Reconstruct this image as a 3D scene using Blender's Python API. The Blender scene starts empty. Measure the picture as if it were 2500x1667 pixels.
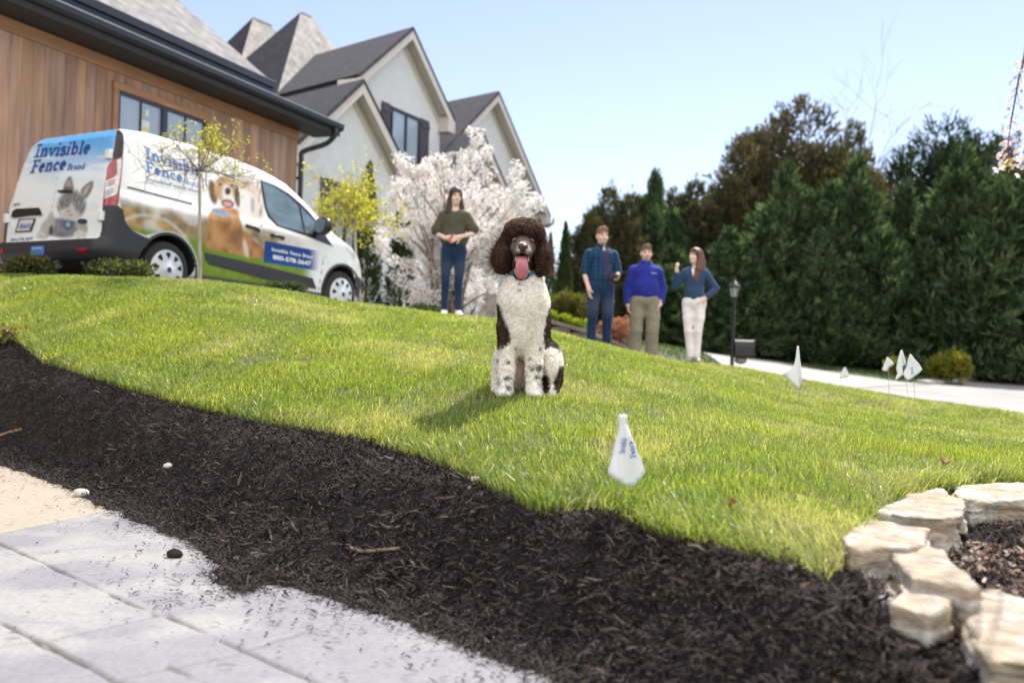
import bpy, bmesh, math, random
import numpy as np
from mathutils import Vector, Matrix
from mathutils.geometry import delaunay_2d_cdt
R = math.radians
scene = bpy.context.scene
COL = scene.collection
rnd = random.Random(7)
rng = np.random.default_rng(7)

# ------------------------------------------------------------------ camera
F_PX = 2431.0
CAM = np.array([0.0, 0.0, 0.75])
_p, _r = R(0.6), R(1.8)
_fw = np.array([0, math.cos(_p), math.sin(_p)])
_up0 = np.array([0, -math.sin(_p), math.cos(_p)])
_rt0 = np.array([1.0, 0, 0])
_rt = math.cos(_r) * _rt0 + math.sin(_r) * _up0
_up = -math.sin(_r) * _rt0 + math.cos(_r) * _up0
cam_data = bpy.data.cameras.new("camera")
cam = bpy.data.objects.new("camera", cam_data)
COL.objects.link(cam)
M4 = Matrix.Identity(4)
for _i, _a in enumerate((_rt, _up, -_fw)):
    for _j in range(3):
        M4[_j][_i] = _a[_j]
for _j in range(3):
    M4[_j][3] = CAM[_j]
cam.matrix_world = M4
cam_data.lens = 35.0
cam_data.sensor_width = 36.0
cam_data.clip_end = 3000
cam_data.clip_start = 0.05
cam_data.dof.use_dof = True
cam_data.dof.focus_distance = 4.55
cam_data.dof.aperture_fstop = 2.2
scene.camera = cam

# ------------------------------------------------------------------ light
SUN_AZ, SUN_EL = R(30), R(54)          # azimuth from +Y towards +X
world = bpy.data.worlds.new("World")
scene.world = world
world.use_nodes = True
_nt = world.node_tree
_bg = _nt.nodes["Background"]
_sky = _nt.nodes.new("ShaderNodeTexSky")
_sky.sky_type = 'NISHITA'
_sky.sun_disc = False
_sky.sun_elevation = SUN_EL
_sky.sun_rotation = SUN_AZ
_sky.air_density = 1.0
_sky.dust_density = 0.15
_sky.ozone_density = 2.0
# bright cloud bank added as fill light, in the unseen sky behind the camera
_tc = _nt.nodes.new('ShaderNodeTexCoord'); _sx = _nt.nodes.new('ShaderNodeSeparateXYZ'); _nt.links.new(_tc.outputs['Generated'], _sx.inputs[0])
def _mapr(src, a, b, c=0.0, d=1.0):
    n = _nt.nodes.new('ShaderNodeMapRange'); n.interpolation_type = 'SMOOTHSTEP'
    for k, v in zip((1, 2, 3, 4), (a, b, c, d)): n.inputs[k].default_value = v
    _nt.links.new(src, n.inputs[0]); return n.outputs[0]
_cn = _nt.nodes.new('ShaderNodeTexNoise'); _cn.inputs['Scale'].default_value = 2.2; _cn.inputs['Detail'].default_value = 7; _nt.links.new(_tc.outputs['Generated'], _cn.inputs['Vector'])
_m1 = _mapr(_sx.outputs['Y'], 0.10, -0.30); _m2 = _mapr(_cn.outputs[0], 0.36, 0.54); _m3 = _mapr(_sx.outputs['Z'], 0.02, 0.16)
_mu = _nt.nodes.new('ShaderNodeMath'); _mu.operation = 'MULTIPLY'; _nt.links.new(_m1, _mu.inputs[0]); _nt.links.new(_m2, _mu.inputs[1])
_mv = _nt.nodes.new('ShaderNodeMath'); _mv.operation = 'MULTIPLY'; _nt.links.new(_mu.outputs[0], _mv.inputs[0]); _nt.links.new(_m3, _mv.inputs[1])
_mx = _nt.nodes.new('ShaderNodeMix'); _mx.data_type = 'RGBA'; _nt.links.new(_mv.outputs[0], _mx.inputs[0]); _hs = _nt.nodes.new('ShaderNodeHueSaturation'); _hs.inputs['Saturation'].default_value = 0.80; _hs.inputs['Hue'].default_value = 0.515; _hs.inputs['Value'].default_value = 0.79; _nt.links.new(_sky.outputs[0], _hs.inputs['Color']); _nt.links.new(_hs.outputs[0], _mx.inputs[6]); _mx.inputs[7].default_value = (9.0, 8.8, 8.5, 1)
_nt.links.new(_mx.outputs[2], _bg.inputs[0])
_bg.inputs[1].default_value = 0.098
_sd = bpy.data.lights.new("sun", 'SUN')
_sd.energy = 3.0
_sd.angle = R(0.5)
_sd.color = (1.0, 0.955, 0.88)
sun = bpy.data.objects.new("sun", _sd)
COL.objects.link(sun)
SUNV = Vector((math.sin(SUN_AZ) * math.cos(SUN_EL), math.cos(SUN_AZ) * math.cos(SUN_EL), math.sin(SUN_EL)))
sun.rotation_euler = SUNV.to_track_quat('Z', 'Y').to_euler()
sun.location = (8, 20, 30)
scene.view_settings.view_transform = 'Standard'
scene.view_settings.look = 'None'
scene.view_settings.exposure = 1.32
scene.view_settings.gamma = 1.0
scene.cycles.max_bounces = 8
scene.cycles.transparent_max_bounces = 8

# ------------------------------------------------------------------ pixel of the 2500 px photo -> point at depth D
def W(u, v, D):
    d = _fw + _rt * (u - 1250.0) / F_PX - _up * (v - 833.5) / F_PX
    return CAM + d * (D / d[1])
def ray(u, v):
    d = _fw + _rt * (u - 1250.0) / F_PX - _up * (v - 833.5) / F_PX
    return d / np.linalg.norm(d)

# ------------------------------------------------------------------ object helpers
def link(o, parent=None):
    COL.objects.link(o)
    if parent is not None:
        o.parent = parent
    return o
def tag(o, label=None, cat=None, group=None, kind=None):
    if label: o['label'] = label
    if cat: o['category'] = cat
    if group: o['group'] = group
    if kind: o['kind'] = kind
    return o
def thing(name, label, cat, loc=(0, 0, 0), rotz=0.0, group=None):
    o = bpy.data.objects.new(name, None)
    o.empty_display_size = 0.1
    link(o)
    o.location = loc
    o.rotation_euler = (0, 0, rotz)
    return tag(o, label, cat, group)

def mesh_np(name, V, F, mats=(), mi=None, col=None, smooth=False):
    """V (n,3); F list of (m,k) int arrays; mi optional list of material index arrays; col (n,3)/(n,4) point colours"""
    V = np.asarray(V, dtype=np.float32)
    if isinstance(F, np.ndarray): F = [F]
    F = [np.asarray(f, dtype=np.int32) for f in F if len(f)]
    me = bpy.data.meshes.new(name)
    me.vertices.add(len(V))
    me.vertices.foreach_set('co', V.ravel())
    nl = sum(f.size for f in F); npoly = sum(len(f) for f in F)
    me.loops.add(nl); me.polygons.add(npoly)
    me.loops.foreach_set('vertex_index', np.concatenate([f.ravel() for f in F]))
    tot = np.concatenate([np.full(len(f), f.shape[1], np.int32) for f in F])
    st = np.concatenate([[0], np.cumsum(tot)[:-1]]).astype(np.int32)
    me.polygons.foreach_set('loop_start', st)
    me.polygons.foreach_set('loop_total', tot)
    if mi is not None:
        me.polygons.foreach_set('material_index', np.asarray(mi, dtype=np.int32))
    me.polygons.foreach_set('use_smooth', np.full(npoly, smooth))
    for m in mats: me.materials.append(m)
    if col is not None:
        c = np.asarray(col, dtype=np.float32)
        if c.shape[1] == 3: c = np.concatenate([c, np.ones((len(c), 1), np.float32)], 1)
        a = me.color_attributes.new('Col', 'FLOAT_COLOR', 'POINT')
        a.data.foreach_set('color', c.ravel())
    me.update(); me.validate()
    return me
def obj_np(name, V, F, mat, parent=None, col=None, smooth=False, org=None, mi=None):
    V = np.asarray(V, dtype=float)
    if org is not None: V = V - np.asarray(org, dtype=float)
    o = bpy.data.objects.new(name, mesh_np(name, V, F, mat if isinstance(mat, (list, tuple)) else [mat], mi=mi, col=col, smooth=smooth))
    link(o, parent)
    if org is not None and parent is None: o.location = org
    return o

class MB:
    """collects simple shapes into one mesh"""
    def __init__(s): s.v = []; s.f = []; s.n = 0
    def add(s, V, F):
        V = np.asarray(V, dtype=float)
        s.v.append(V); s.f += [[int(i) + s.n for i in f] for f in F]; s.n += len(V)
    def box(s, c, size, rz=0.0, M=None):
        x, y, z = (np.asarray(size) / 2.0)
        V = np.array([[-x, -y, -z], [x, -y, -z], [x, y, -z], [-x, y, -z], [-x, -y, z], [x, -y, z], [x, y, z], [-x, y, z]])
        if M is not None: V = V @ np.asarray(M).T
        elif rz:
            c_, s_ = math.cos(rz), math.sin(rz)
            V = V @ np.array([[c_, -s_, 0], [s_, c_, 0], [0, 0, 1]]).T
        s.add(V + np.asarray(c), [[3, 2, 1, 0], [4, 5, 6, 7], [0, 1, 5, 4], [1, 2, 6, 5], [2, 3, 7, 6], [3, 0, 4, 7]])
    def hexa(s, P):      # 8 points bottom ccw, top ccw
        s.add(P, [[3, 2, 1, 0], [4, 5, 6, 7], [0, 1, 5, 4], [1, 2, 6, 5], [2, 3, 7, 6], [3, 0, 4, 7]])
    def prism(s, poly, ext):     # closed polygon (n,3) extruded by vector
        P = np.asarray(poly, float); n = len(P); e = np.asarray(ext, float)
        nrm = sum(np.cross(P[i] - P[0], P[(i + 1) % n] - P[0]) for i in range(1, n - 1))
        if np.dot(nrm, e) > 0: P = P[::-1]
        s.add(np.concatenate([P, P + e]), [list(range(n)), list(range(2 * n - 1, n - 1, -1))] + [[(i + 1) % n, i, i + n, (i + 1) % n + n] for i in range(n)])
    def tube(s, pts, r, seg=8, cap=True, ry=None):
        pts = np.asarray(pts, float); n = len(pts)
        r = np.full(n, r) if np.isscalar(r) else np.asarray(r, float)
        T = np.gradient(pts, axis=0) if n > 2 else np.repeat([pts[1] - pts[0]], 2, 0)
        T /= np.linalg.norm(T, axis=1)[:, None] + 1e-12
        a = np.array([0, 0, 1.0]) if abs(T[0][2]) < 0.9 else np.array([1.0, 0, 0])
        u = np.cross(T[0], a); u /= np.linalg.norm(u)
        V = []
        for i in range(n):
            u = u - T[i] * np.dot(u, T[i]); u /= np.linalg.norm(u) + 1e-12
            w = np.cross(T[i], u)
            for k in range(seg):
                th = 2 * math.pi * k / seg
                V.append(pts[i] + r[i] * (math.cos(th) * u + math.sin(th) * w))
        F = []
        for i in range(n - 1):
            for k in range(seg):
                k2 = (k + 1) % seg
                F.append([i * seg + k, i * seg + k2, (i + 1) * seg + k2, (i + 1) * seg + k])
        if cap:
            F.append(list(range(seg - 1, -1, -1))); F.append([(n - 1) * seg + k for k in range(seg)])
        s.add(V, F)
    def lathe(s, prof, c=(0, 0, 0), seg=16, axis='z'):
        V = []; n = len(prof)
        for r_, z_ in prof:
            for k in range(seg):
                th = 2 * math.pi * k / seg
                a, b = r_ * math.cos(th), r_ * math.sin(th)
                V.append((a, b, z_) if axis == 'z' else ((a, z_, b) if axis == 'y' else (z_, a, b)))
        F = []
        for i in range(n - 1):
            for k in range(seg):
                k2 = (k + 1) % seg
                F.append([i * seg + k, i * seg + k2, (i + 1) * seg + k2, (i + 1) * seg + k])
        if prof[0][0] > 1e-6: F.append(list(range(seg - 1, -1, -1)))
        if prof[-1][0] > 1e-6: F.append([(n - 1) * seg + k for k in range(seg)])
        s.add(np.array(V) + np.asarray(c), F)
    def build(s, name, mat, parent=None, smooth=False, org=None, bevel=0.0, auto=None):
        V = np.concatenate(s.v)
        if org is not None: V = V - np.asarray(org, float)
        me = bpy.data.meshes.new(name)
        me.from_pydata(V.tolist(), [], s.f)
        bm = bmesh.new(); bm.from_mesh(me); bmesh.ops.recalc_face_normals(bm, faces=bm.faces); bm.to_mesh(me); bm.free()
        if smooth:
            me.polygons.foreach_set('use_smooth', np.full(len(me.polygons), True))
            if auto: me.set_sharp_from_angle(angle=R(auto))
        me.materials.append(mat)
        o = bpy.data.objects.new(name, me)
        link(o, parent)
        if org is not None and parent is None: o.location = org
        if bevel:
            b = o.modifiers.new('bevel', 'BEVEL'); b.width = bevel; b.segments = 2; b.limit_method = 'ANGLE'; b.angle_limit = R(40)
        return o

# ------------------------------------------------------------------ materials
def pm(name, col=(0.5, 0.5, 0.5), rough=0.6, var=0.12, vs=6.0, bump=0.0, bs=40.0, metal=0.0, spec=0.5, attr=False,
       transl=0.0, coat=0.0, stretch=None, col2=None, cs=3.0, clo=0.45, chi=0.6, tcol=None, sheen=0.0):
    m = bpy.data.materials.new(name)
    m.use_nodes = True
    nt = m.node_tree; N = nt.nodes; L = nt.links
    b = N['Principled BSDF']
    tc = N.new('ShaderNodeTexCoord')
    co = tc.outputs['Object']
    if stretch:
        mp = N.new('ShaderNodeMapping'); mp.inputs['Scale'].default_value = stretch
        L.new(co, mp.inputs[0]); co = mp.outputs[0]
    if attr:
        at = N.new('ShaderNodeAttribute'); at.attribute_name = 'Col'; base = at.outputs['Color']
    else:
        rg = N.new('ShaderNodeRGB'); rg.outputs[0].default_value = (*col, 1); base = rg.outputs[0]
    if col2 is not None:
        n2 = N.new('ShaderNodeTexNoise'); n2.inputs['Scale'].default_value = cs; n2.inputs['Detail'].default_value = 6
        L.new(co, n2.inputs['Vector'])
        mr = N.new('ShaderNodeMapRange'); mr.inputs['From Min'].default_value = clo; mr.inputs['From Max'].default_value = chi
        L.new(n2.outputs[0], mr.inputs[0])
        mx = N.new('ShaderNodeMix'); mx.data_type = 'RGBA'
        L.new(mr.outputs[0], mx.inputs[0]); L.new(base, mx.inputs[6]); mx.inputs[7].default_value = (*col2, 1)
        base = mx.outputs[2]
    if var:
        nz = N.new('ShaderNodeTexNoise'); nz.inputs['Scale'].default_value = vs; nz.inputs['Detail'].default_value = 5
        L.new(co, nz.inputs['Vector'])
        mr = N.new('ShaderNodeMapRange'); mr.inputs['From Min'].default_value = 0.3; mr.inputs['From Max'].default_value = 0.7
        mr.inputs['To Min'].default_value = 1 - var; mr.inputs['To Max'].default_value = 1 + var
        L.new(nz.outputs[0], mr.inputs[0])
        hs = N.new('ShaderNodeHueSaturation'); L.new(mr.outputs[0], hs.inputs['Value']); L.new(base, hs.inputs['Color'])
        base = hs.outputs[0]
    L.new(base, b.inputs['Base Color'])
    b.inputs['Roughness'].default_value = rough
    b.inputs['Metallic'].default_value = metal
    b.inputs['Specular IOR Level'].default_value = spec
    b.inputs['Coat Weight'].default_value = coat
    b.inputs['Coat Roughness'].default_value = 0.05
    b.inputs['Sheen Weight'].default_value = sheen
    if bump:
        bz = N.new('ShaderNodeTexNoise'); bz.inputs['Scale'].default_value = bs; bz.inputs['Detail'].default_value = 6
        L.new(co, bz.inputs['Vector'])
        bp = N.new('ShaderNodeBump'); bp.inputs['Strength'].default_value = 1.0; bp.inputs['Distance'].default_value = bump
        L.new(bz.outputs[0], bp.inputs['Height']); L.new(bp.outputs[0], b.inputs['Normal'])
    if transl:
        t = N.new('ShaderNodeBsdfTranslucent')
        if tcol is not None:
            mm = N.new('ShaderNodeMix'); mm.data_type = 'RGBA'; mm.blend_type = 'MULTIPLY'; mm.inputs[0].default_value = 1
            L.new(base, mm.inputs[6]); mm.inputs[7].default_value = (*tcol, 1); L.new(mm.outputs[2], t.inputs[0])
        else: L.new(base, t.inputs[0])
        ms = N.new('ShaderNodeMixShader'); ms.inputs[0].default_value = transl
        L.new(b.outputs[0], ms.inputs[1]); L.new(t.outputs[0], ms.inputs[2])
        L.new(ms.outputs[0], N['Material Output'].inputs[0])
    return m

# ------------------------------------------------------------------ noise
def _hash(i, seed):
    i = (i.astype(np.int64) * np.array([73856093, 19349663, 83492791][:i.shape[1]])).sum(1) + seed * 7919
    i = (i ^ (i >> 13)) * 1274126177 & 0x7fffffff
    i = (i ^ (i >> 16)) * 668265263 & 0x7fffffff
    return ((i ^ (i >> 15)) & 0xffff) / 65535.0
def vnoise(P, seed=0):
    P = np.asarray(P, float); shp = P.shape[:-1]; k = P.shape[-1]; P = P.reshape(-1, k)
    i = np.floor(P); f = P - i; f = f * f * (3 - 2 * f)
    out = 0
    for c in range(2 ** k):
        off = np.array([(c >> b) & 1 for b in range(k)])
        w = np.prod(np.where(off, f, 1 - f), axis=1)
        out = out + w * _hash(i + off, seed)
    return out.reshape(shp)
def fbm(P, seed=0, oct=4):
    P = np.asarray(P, float); s = 0; a = 0.5
    for o in range(oct):
        s = s + a * vnoise(P * 2 ** o + o * 17.3, seed + o); a *= 0.5
    return s / (1 - 0.5 ** oct)

# ------------------------------------------------------------------ implicit surfaces
def smin(a, b, k):
    if k <= 0: return np.minimum(a, b)
    h = np.clip(0.5 + 0.5 * (b - a) / k, 0, 1)
    return b * (1 - h) + a * h - k * h * (1 - h)
def smax(a, b, k): return -smin(-a, -b, k)
def surfnet(d, o, h):
    s = d < 0
    nx, ny, nz = d.shape
    cs = np.zeros((nx - 1, ny - 1, nz - 1), np.int8)
    for a in (0, 1):
        for b in (0, 1):
            for c in (0, 1): cs += s[a:nx - 1 + a, b:ny - 1 + b, c:nz - 1 + c]
    act = (cs > 0) & (cs < 8)
    ijk = np.argwhere(act); idx = np.full(act.shape, -1, np.int64); idx[act] = np.arange(len(ijk))
    pos = np.zeros((len(ijk), 3)); cnt = np.zeros(len(ijk))
    E = np.eye(3, dtype=int)
    for ax in range(3):
        o1, o2 = [q for q in range(3) if q != ax]
        for a in (0, 1):
            for b in (0, 1):
                off = a * E[o1] + b * E[o2]
                p = ijk + off; q = p + E[ax]
                da = d[p[:, 0], p[:, 1], p[:, 2]]; db = d[q[:, 0], q[:, 1], q[:, 2]]
                m = (da < 0) != (db < 0)
                t = np.where(m, da / np.where(m, da - db, 1), 0)
                pos[m] += (p + t[:, None] * E[ax])[m]; cnt[m] += 1
    V = np.asarray(o) + h * pos / cnt[:, None]
    Q = []
    for ax in range(3):
        b, c = (ax + 1) % 3, (ax + 2) % 3
        sl = [slice(None)] * 3
        s0 = list(sl); s0[ax] = slice(0, -1); s1 = list(sl); s1[ax] = slice(1, None)
        cr = s[tuple(s0)] != s[tuple(s1)]
        cr = cr.copy()
        for q in (b, c):
            z = list(sl); z[q] = 0; cr[tuple(z)] = False
            z[q] = -1; cr[tuple(z)] = False
        e = np.argwhere(cr)
        if not len(e): continue
        ins = s[e[:, 0], e[:, 1], e[:, 2]]
        def g(db, dc):
            t = e - db * E[b] - dc * E[c]
            return idx[t[:, 0], t[:, 1], t[:, 2]]
        q = np.stack([g(1, 1), g(0, 1), g(0, 0), g(1, 0)], 1)
        q[~ins] = q[~ins][:, ::-1]
        Q.append(q)
    return V, np.concatenate(Q)
class Field:
    def __init__(s, lo, hi, h):
        s.lo = np.asarray(lo, float); s.h = h
        s.n = np.maximum(4, np.ceil((np.asarray(hi) - s.lo) / h).astype(int) + 1)
        s.d = np.full(tuple(s.n), 0.5, np.float64)
        s.ax = [s.lo[i] + h * np.arange(s.n[i]) for i in range(3)]
    def _sub(s, lo, hi, pad):
        i0 = np.clip(np.floor((np.asarray(lo) - pad - s.lo) / s.h).astype(int), 0, s.n)
        i1 = np.clip(np.ceil((np.asarray(hi) + pad - s.lo) / s.h).astype(int) + 1, 0, s.n)
        sl = tuple(slice(a, b) for a, b in zip(i0, i1))
        X = np.meshgrid(*[s.ax[i][sl[i]] for i in range(3)], indexing='ij')
        return sl, np.stack(X, -1)
    def put(s, fn, lo, hi, k=0.02, sub=False):
        pad = k + 3 * s.h
        sl, P = s._sub(lo, hi, pad)
        if P.size == 0: return
        v = fn(P)
        s.d[sl] = smax(s.d[sl], -v, k) if sub else smin(s.d[sl], v, k)
    def cap(s, a, b, ra, rb=None, k=0.02, sub=False, flat=None):
        a = np.asarray(a, float); b = np.asarray(b, float); rb = ra if rb is None else rb
        ba = b - a; L2 = max(ba @ ba, 1e-9)
        def fn(P):
            pa = P - a
            t = np.clip((pa @ ba) / L2, 0, 1)
            return np.linalg.norm(pa - t[..., None] * ba, axis=-1) - (ra + (rb - ra) * t)
        r = max(ra, rb)
        s.put(fn, np.minimum(a, b) - r, np.maximum(a, b) + r, k, sub)
    def ell(s, c, r, k=0.02, M=None, sub=False):
        c = np.asarray(c, float); r = np.asarray(r, float); M_ = None if M is None else np.asarray(M, float)
        def fn(P):
            q = P - c
            if M_ is not None: q = q @ M_
            k0 = np.linalg.norm(q / r, axis=-1); k1 = np.linalg.norm(q / (r * r), axis=-1)
            return k0 * (k0 - 1) / (k1 + 1e-9)
        R_ = np.full(3, r.max()) if M_ is not None else r
        s.put(fn, c - R_, c + R_, k, sub)
    def chain(s, pts, rs, k=0.02):
        pts = [np.asarray(p, float) for p in pts]
        def fn(P):
            d = None
            for i in range(len(pts) - 1):
                a, b = pts[i], pts[i + 1]; ba = b - a; pa = P - a; t = np.clip((pa @ ba) / max(ba @ ba, 1e-9), 0, 1)
                v = np.linalg.norm(pa - t[..., None] * ba, axis=-1) - (rs[i] + (rs[i + 1] - rs[i]) * t)
                d = v if d is None else smin(d, v, .012)
            return d
        r = max(rs); A = np.array(pts); s.put(fn, A.min(0) - r, A.max(0) + r, k)
    def noise(s, amp, scale, seed=0, oct=2, band=0.08):
        m = np.abs(s.d) < band
        P = np.stack(np.meshgrid(*s.ax, indexing='ij'), -1)[m]
        s.d[m] += amp * (fbm(P * scale, seed, oct) * 2 - 1)
    def mesh(s): return surfnet(s.d, s.lo, s.h)
def relax(V, Q, n=1, w=0.5):
    e = np.concatenate([Q[:, [0, 1]], Q[:, [1, 2]], Q[:, [2, 3]], Q[:, [3, 0]]]) if Q.shape[1] == 4 else np.concatenate([Q[:, [0, 1]], Q[:, [1, 2]], Q[:, [2, 0]]])
    cnt = np.bincount(np.concatenate([e[:, 0], e[:, 1]]), minlength=len(V))[:, None]
    for _ in range(n):
        acc = np.stack([np.bincount(e[:, 0], V[e[:, 1], i], len(V)) + np.bincount(e[:, 1], V[e[:, 0], i], len(V)) for i in range(3)], 1)
        V = V * (1 - w) + w * acc / np.maximum(cnt, 1)
    return V
def vnormals(V, Q):
    a, b, c = V[Q[:, 0]], V[Q[:, 1]], V[Q[:, 2]]
    n = np.cross(b - a, c - a)
    N = np.zeros_like(V)
    for k in range(Q.shape[1]):
        for i in range(3): N[:, i] += np.bincount(Q[:, k], n[:, i], len(V))
    return N / (np.linalg.norm(N, axis=1)[:, None] + 1e-12)
def poly_sdf(P, poly):
    """signed distance (neg inside) of points (...,2) to polygon"""
    P = np.asarray(P, float); poly = np.asarray(poly, float)
    d = np.full(P.shape[:-1], 1e9); s = np.ones(P.shape[:-1])
    n = len(poly)
    for i in range(n):
        a, b = poly[i], poly[i - 1]
        e = b - a; w = P - a
        t = np.clip((w @ e) / max(e @ e, 1e-12), 0, 1)
        q = w - t[..., None] * e
        d = np.minimum(d, (q ** 2).sum(-1))
        c1 = P[..., 1] >= a[1]; c2 = P[..., 1] < b[1]; c3 = e[0] * w[..., 1] > e[1] * w[..., 0]
        fl = (c1 & c2 & c3) | (~c1 & ~c2 & ~c3)
        s = np.where(fl, -s, s)
    return s * np.sqrt(d)
def sstep(a, b, x):
    t = np.clip((x - a) / (b - a), 0, 1); return t * t * (3 - 2 * t)
def smoothpoly(pts, n=4, closed=True):
    """Catmull-Rom resample"""
    P = np.asarray(pts, float); m = len(P); out = []
    rg_ = range(m if closed else m - 1)
    for i in rg_:
        if closed: p0, p1, p2, p3 = P[i - 1], P[i], P[(i + 1) % m], P[(i + 2) % m]
        else: p0, p1, p2, p3 = P[max(i - 1, 0)], P[i], P[i + 1], P[min(i + 2, m - 1)]
        for t in np.arange(n) / n:
            out.append(0.5 * ((2 * p1) + (-p0 + p2) * t + (2 * p0 - 5 * p1 + 4 * p2 - p3) * t * t + (-p0 + 3 * p1 - 3 * p2 + p3) * t ** 3))
    if not closed: out.append(P[-1])
    return np.array(out)
def fill_poly(poly, res=None):
    """triangulate 2D polygon, with inner grid points; returns verts2d, tris"""
    P = [Vector(p) for p in np.asarray(poly, float)]
    n = len(P)
    pts = list(P)
    if res:
        A = np.asarray(poly, float)
        if res > 0:
            xs = np.arange(A[:, 0].min(), A[:, 0].max(), res); ys = np.arange(A[:, 1].min(), A[:, 1].max(), res)
            G = np.stack(np.meshgrid(xs, ys, indexing='ij'), -1).reshape(-1, 2)
            G = G[poly_sdf(G, A) < -0.35 * res]
            pts += [Vector(g) for g in G]
    r = delaunay_2d_cdt(pts, [(i, (i + 1) % n) for i in range(n)], [list(range(n))], 1, 1e-6)
    return np.array([tuple(v) for v in r[0]]), np.array([f for f in r[2]], dtype=int)
def dense(poly, step, closed=True):
    P = np.asarray(poly, float); out = []
    m = len(P)
    for i in range(m if closed else m - 1):
        a, b = P[i], P[(i + 1) % m]
        k = max(1, int(np.ceil(np.linalg.norm(b - a) / step)))
        out += [a + (b - a) * t for t in np.arange(k) / k]
    if not closed: out.append(P[-1])
    return np.array(out)
# ================================================================== GROUND
GB = [(-260, 690, 9.6), (-120, 750, 8.9), (0, 808, 8.0), (106, 882, 6.8), (300, 945, 5.8), (510, 1004, 5.0), (680, 1036, 4.5), (903, 1074, 4.0), (1063, 1127, 3.6),
      (1200, 1185, 3.2), (1318, 1233, 2.95), (1488, 1249, 2.85), (1616, 1297, 2.65), (1807, 1345, 2.5), (2009, 1392, 2.4)]
CREST = [(-250, 665, 10.4), (0, 678, 10.6), (400, 690, 10.5), (650, 709, 10.8), (833, 747, 11.2), (1000, 764, 11.8), (1115, 781, 12.5), (1250, 788, 12.5),
         (1424, 836, 12.5), (1540, 864, 12.5), (1725, 902, 12.0), (1945, 976, 10.5), (2250, 1026, 9.5), (2500, 1061, 8.5), (2800, 1091, 8.0)]
ctl = [W(*p) for p in GB + CREST]
ctl += [W(1265, 962, 4.6), W(2500, 1180, 4.0), W(2300, 1200, 3.6), W(1470, 865, 14.5), W(1570, 890, 14.7), W(1695, 888, 14.7)]
_gb = np.array([(u, *W(u, v, D)[1:]) for u, v, D in GB] + [(2250, 3.5, .29), (2500, 4.0, .29), (2800, 4.2, .29)]); _cr = np.array([(u, *W(u, v, D)[1:]) for u, v, D in CREST])
for u in (-200, 0, 250, 500, 750, 1000, 1250, 1424, 1600, 1800, 2000, 2250, 2500):
    db, zb_, dc, zc_ = (np.interp(u, a[:, 0], a[:, k]) for a, k in ((_gb, 1), (_gb, 2), (_cr, 1), (_cr, 2)))
    for t in ((.3, .6, .85) if u > 400 else (.4, .75)):
        D_ = db + (dc - db) * t; zz = zb_ + (zc_ - zb_) * (t + .30 * t * (1 - t)); q = W(u, 800, D_); ctl.append(np.array([q[0], q[1], zz]))
# drive by the garage, house side, bed
ctl += [np.array(p) for p in [(-8, 14, 1.22), (-4.7, 12.1, 1.22), (-2.3, 15.4, 1.13), (-6, 18, 1.15), (-9, 11, 1.25), (-4, 22, 1.2), (-2.5, 13.6, 1.16),
       (0, 17, 1.15), (0.5, 24, 1.4), (-14, 24, 1.3), (-12, 10, 1.3), (1.5, 21, 1.1), (3.0, 30, 1.3), (-8, 40, 1.5)]]
# road, drive and far lawn
ctl += [W(2500, 1010, 14.0), W(2110, 950, 24.0), W(2300, 937, 30.0), W(2500, 918, 40.0), W(2000, 900, 32.0), W(1800, 850, 44.0), W(1720, 848, 42.0), W(2400, 905, 42.0)]
ctl += [np.array(p) for p in [(4.6, 17.5, 0.32), (5, 21.5, 0.2), (8, 13.5, 0.13), (12, 14, 0.1), (20, 20, 0.12), (10, 19, 0.1), (16, 10, 0.12), (8, 9.5, 0.2), (30, 14, 0.15), (3.5, 38, 1.3), (25, 50, 1.0), (0, 60, 1.6)]]
def on_z(u, v, z):
    d = ray(u, v); t = (z - CAM[2]) / d[2]
    return CAM + d * t
PAVE_PX = [(-330, 1060), (-150, 1098), (0, 1136), (90, 1160), (183, 1198), (264, 1240), (366, 1283), (468, 1327), (502, 1349), (549, 1383), (520, 1415), (595, 1449), (640, 1428), (723, 1432),
           (800, 1455), (870, 1480), (940, 1498), (1025, 1527), (1140, 1583), (1268, 1625), (1353, 1662), (1420, 1700)]
PAVE_EDGE = np.array([on_z(u, v, 0.0)[:2] for u, v in PAVE_PX])
_ex = [p for p in PAVE_EDGE[::2]]
ctl += [np.array([p[0], p[1], 0.0]) for p in _ex]
ctl += [np.array([p[0] - 0.35, p[1] - 0.4, -0.01]) for p in _ex] + [np.array(p) for p in [(-4, 2, 0), (-2, 1, 0), (0, 0, 0), (-6, 4, 0), (1.4, 1.2, 0.05), (1.25, 2.1, 0.12), (1.6, 2.6, 0.16), (1.75, 2.95, 0.18), (2.2, 3.2, 0.19), (2.9, 3.4, 0.2), (2.5, 2.4, 0.15), (4, 3, 0.2), (3, 0, 0.1), (0, -4, 0), (-7, -1, 0)]]
ctl = np.array(ctl)
_C = ctl[:, :2]; _NC = len(_C)
def _U(r2): return 0.5 * r2 * np.log(r2 + 1e-9)
_K = _U(((_C[:, None] - _C[None]) ** 2).sum(-1)) + np.eye(_NC) * 0.05
_P = np.concatenate([np.ones((_NC, 1)), _C], 1)
_A = np.block([[_K, _P], [_P.T, np.zeros((3, 3))]])
_wts = np.linalg.solve(_A, np.concatenate([ctl[:, 2], np.zeros(3)]))
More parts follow.
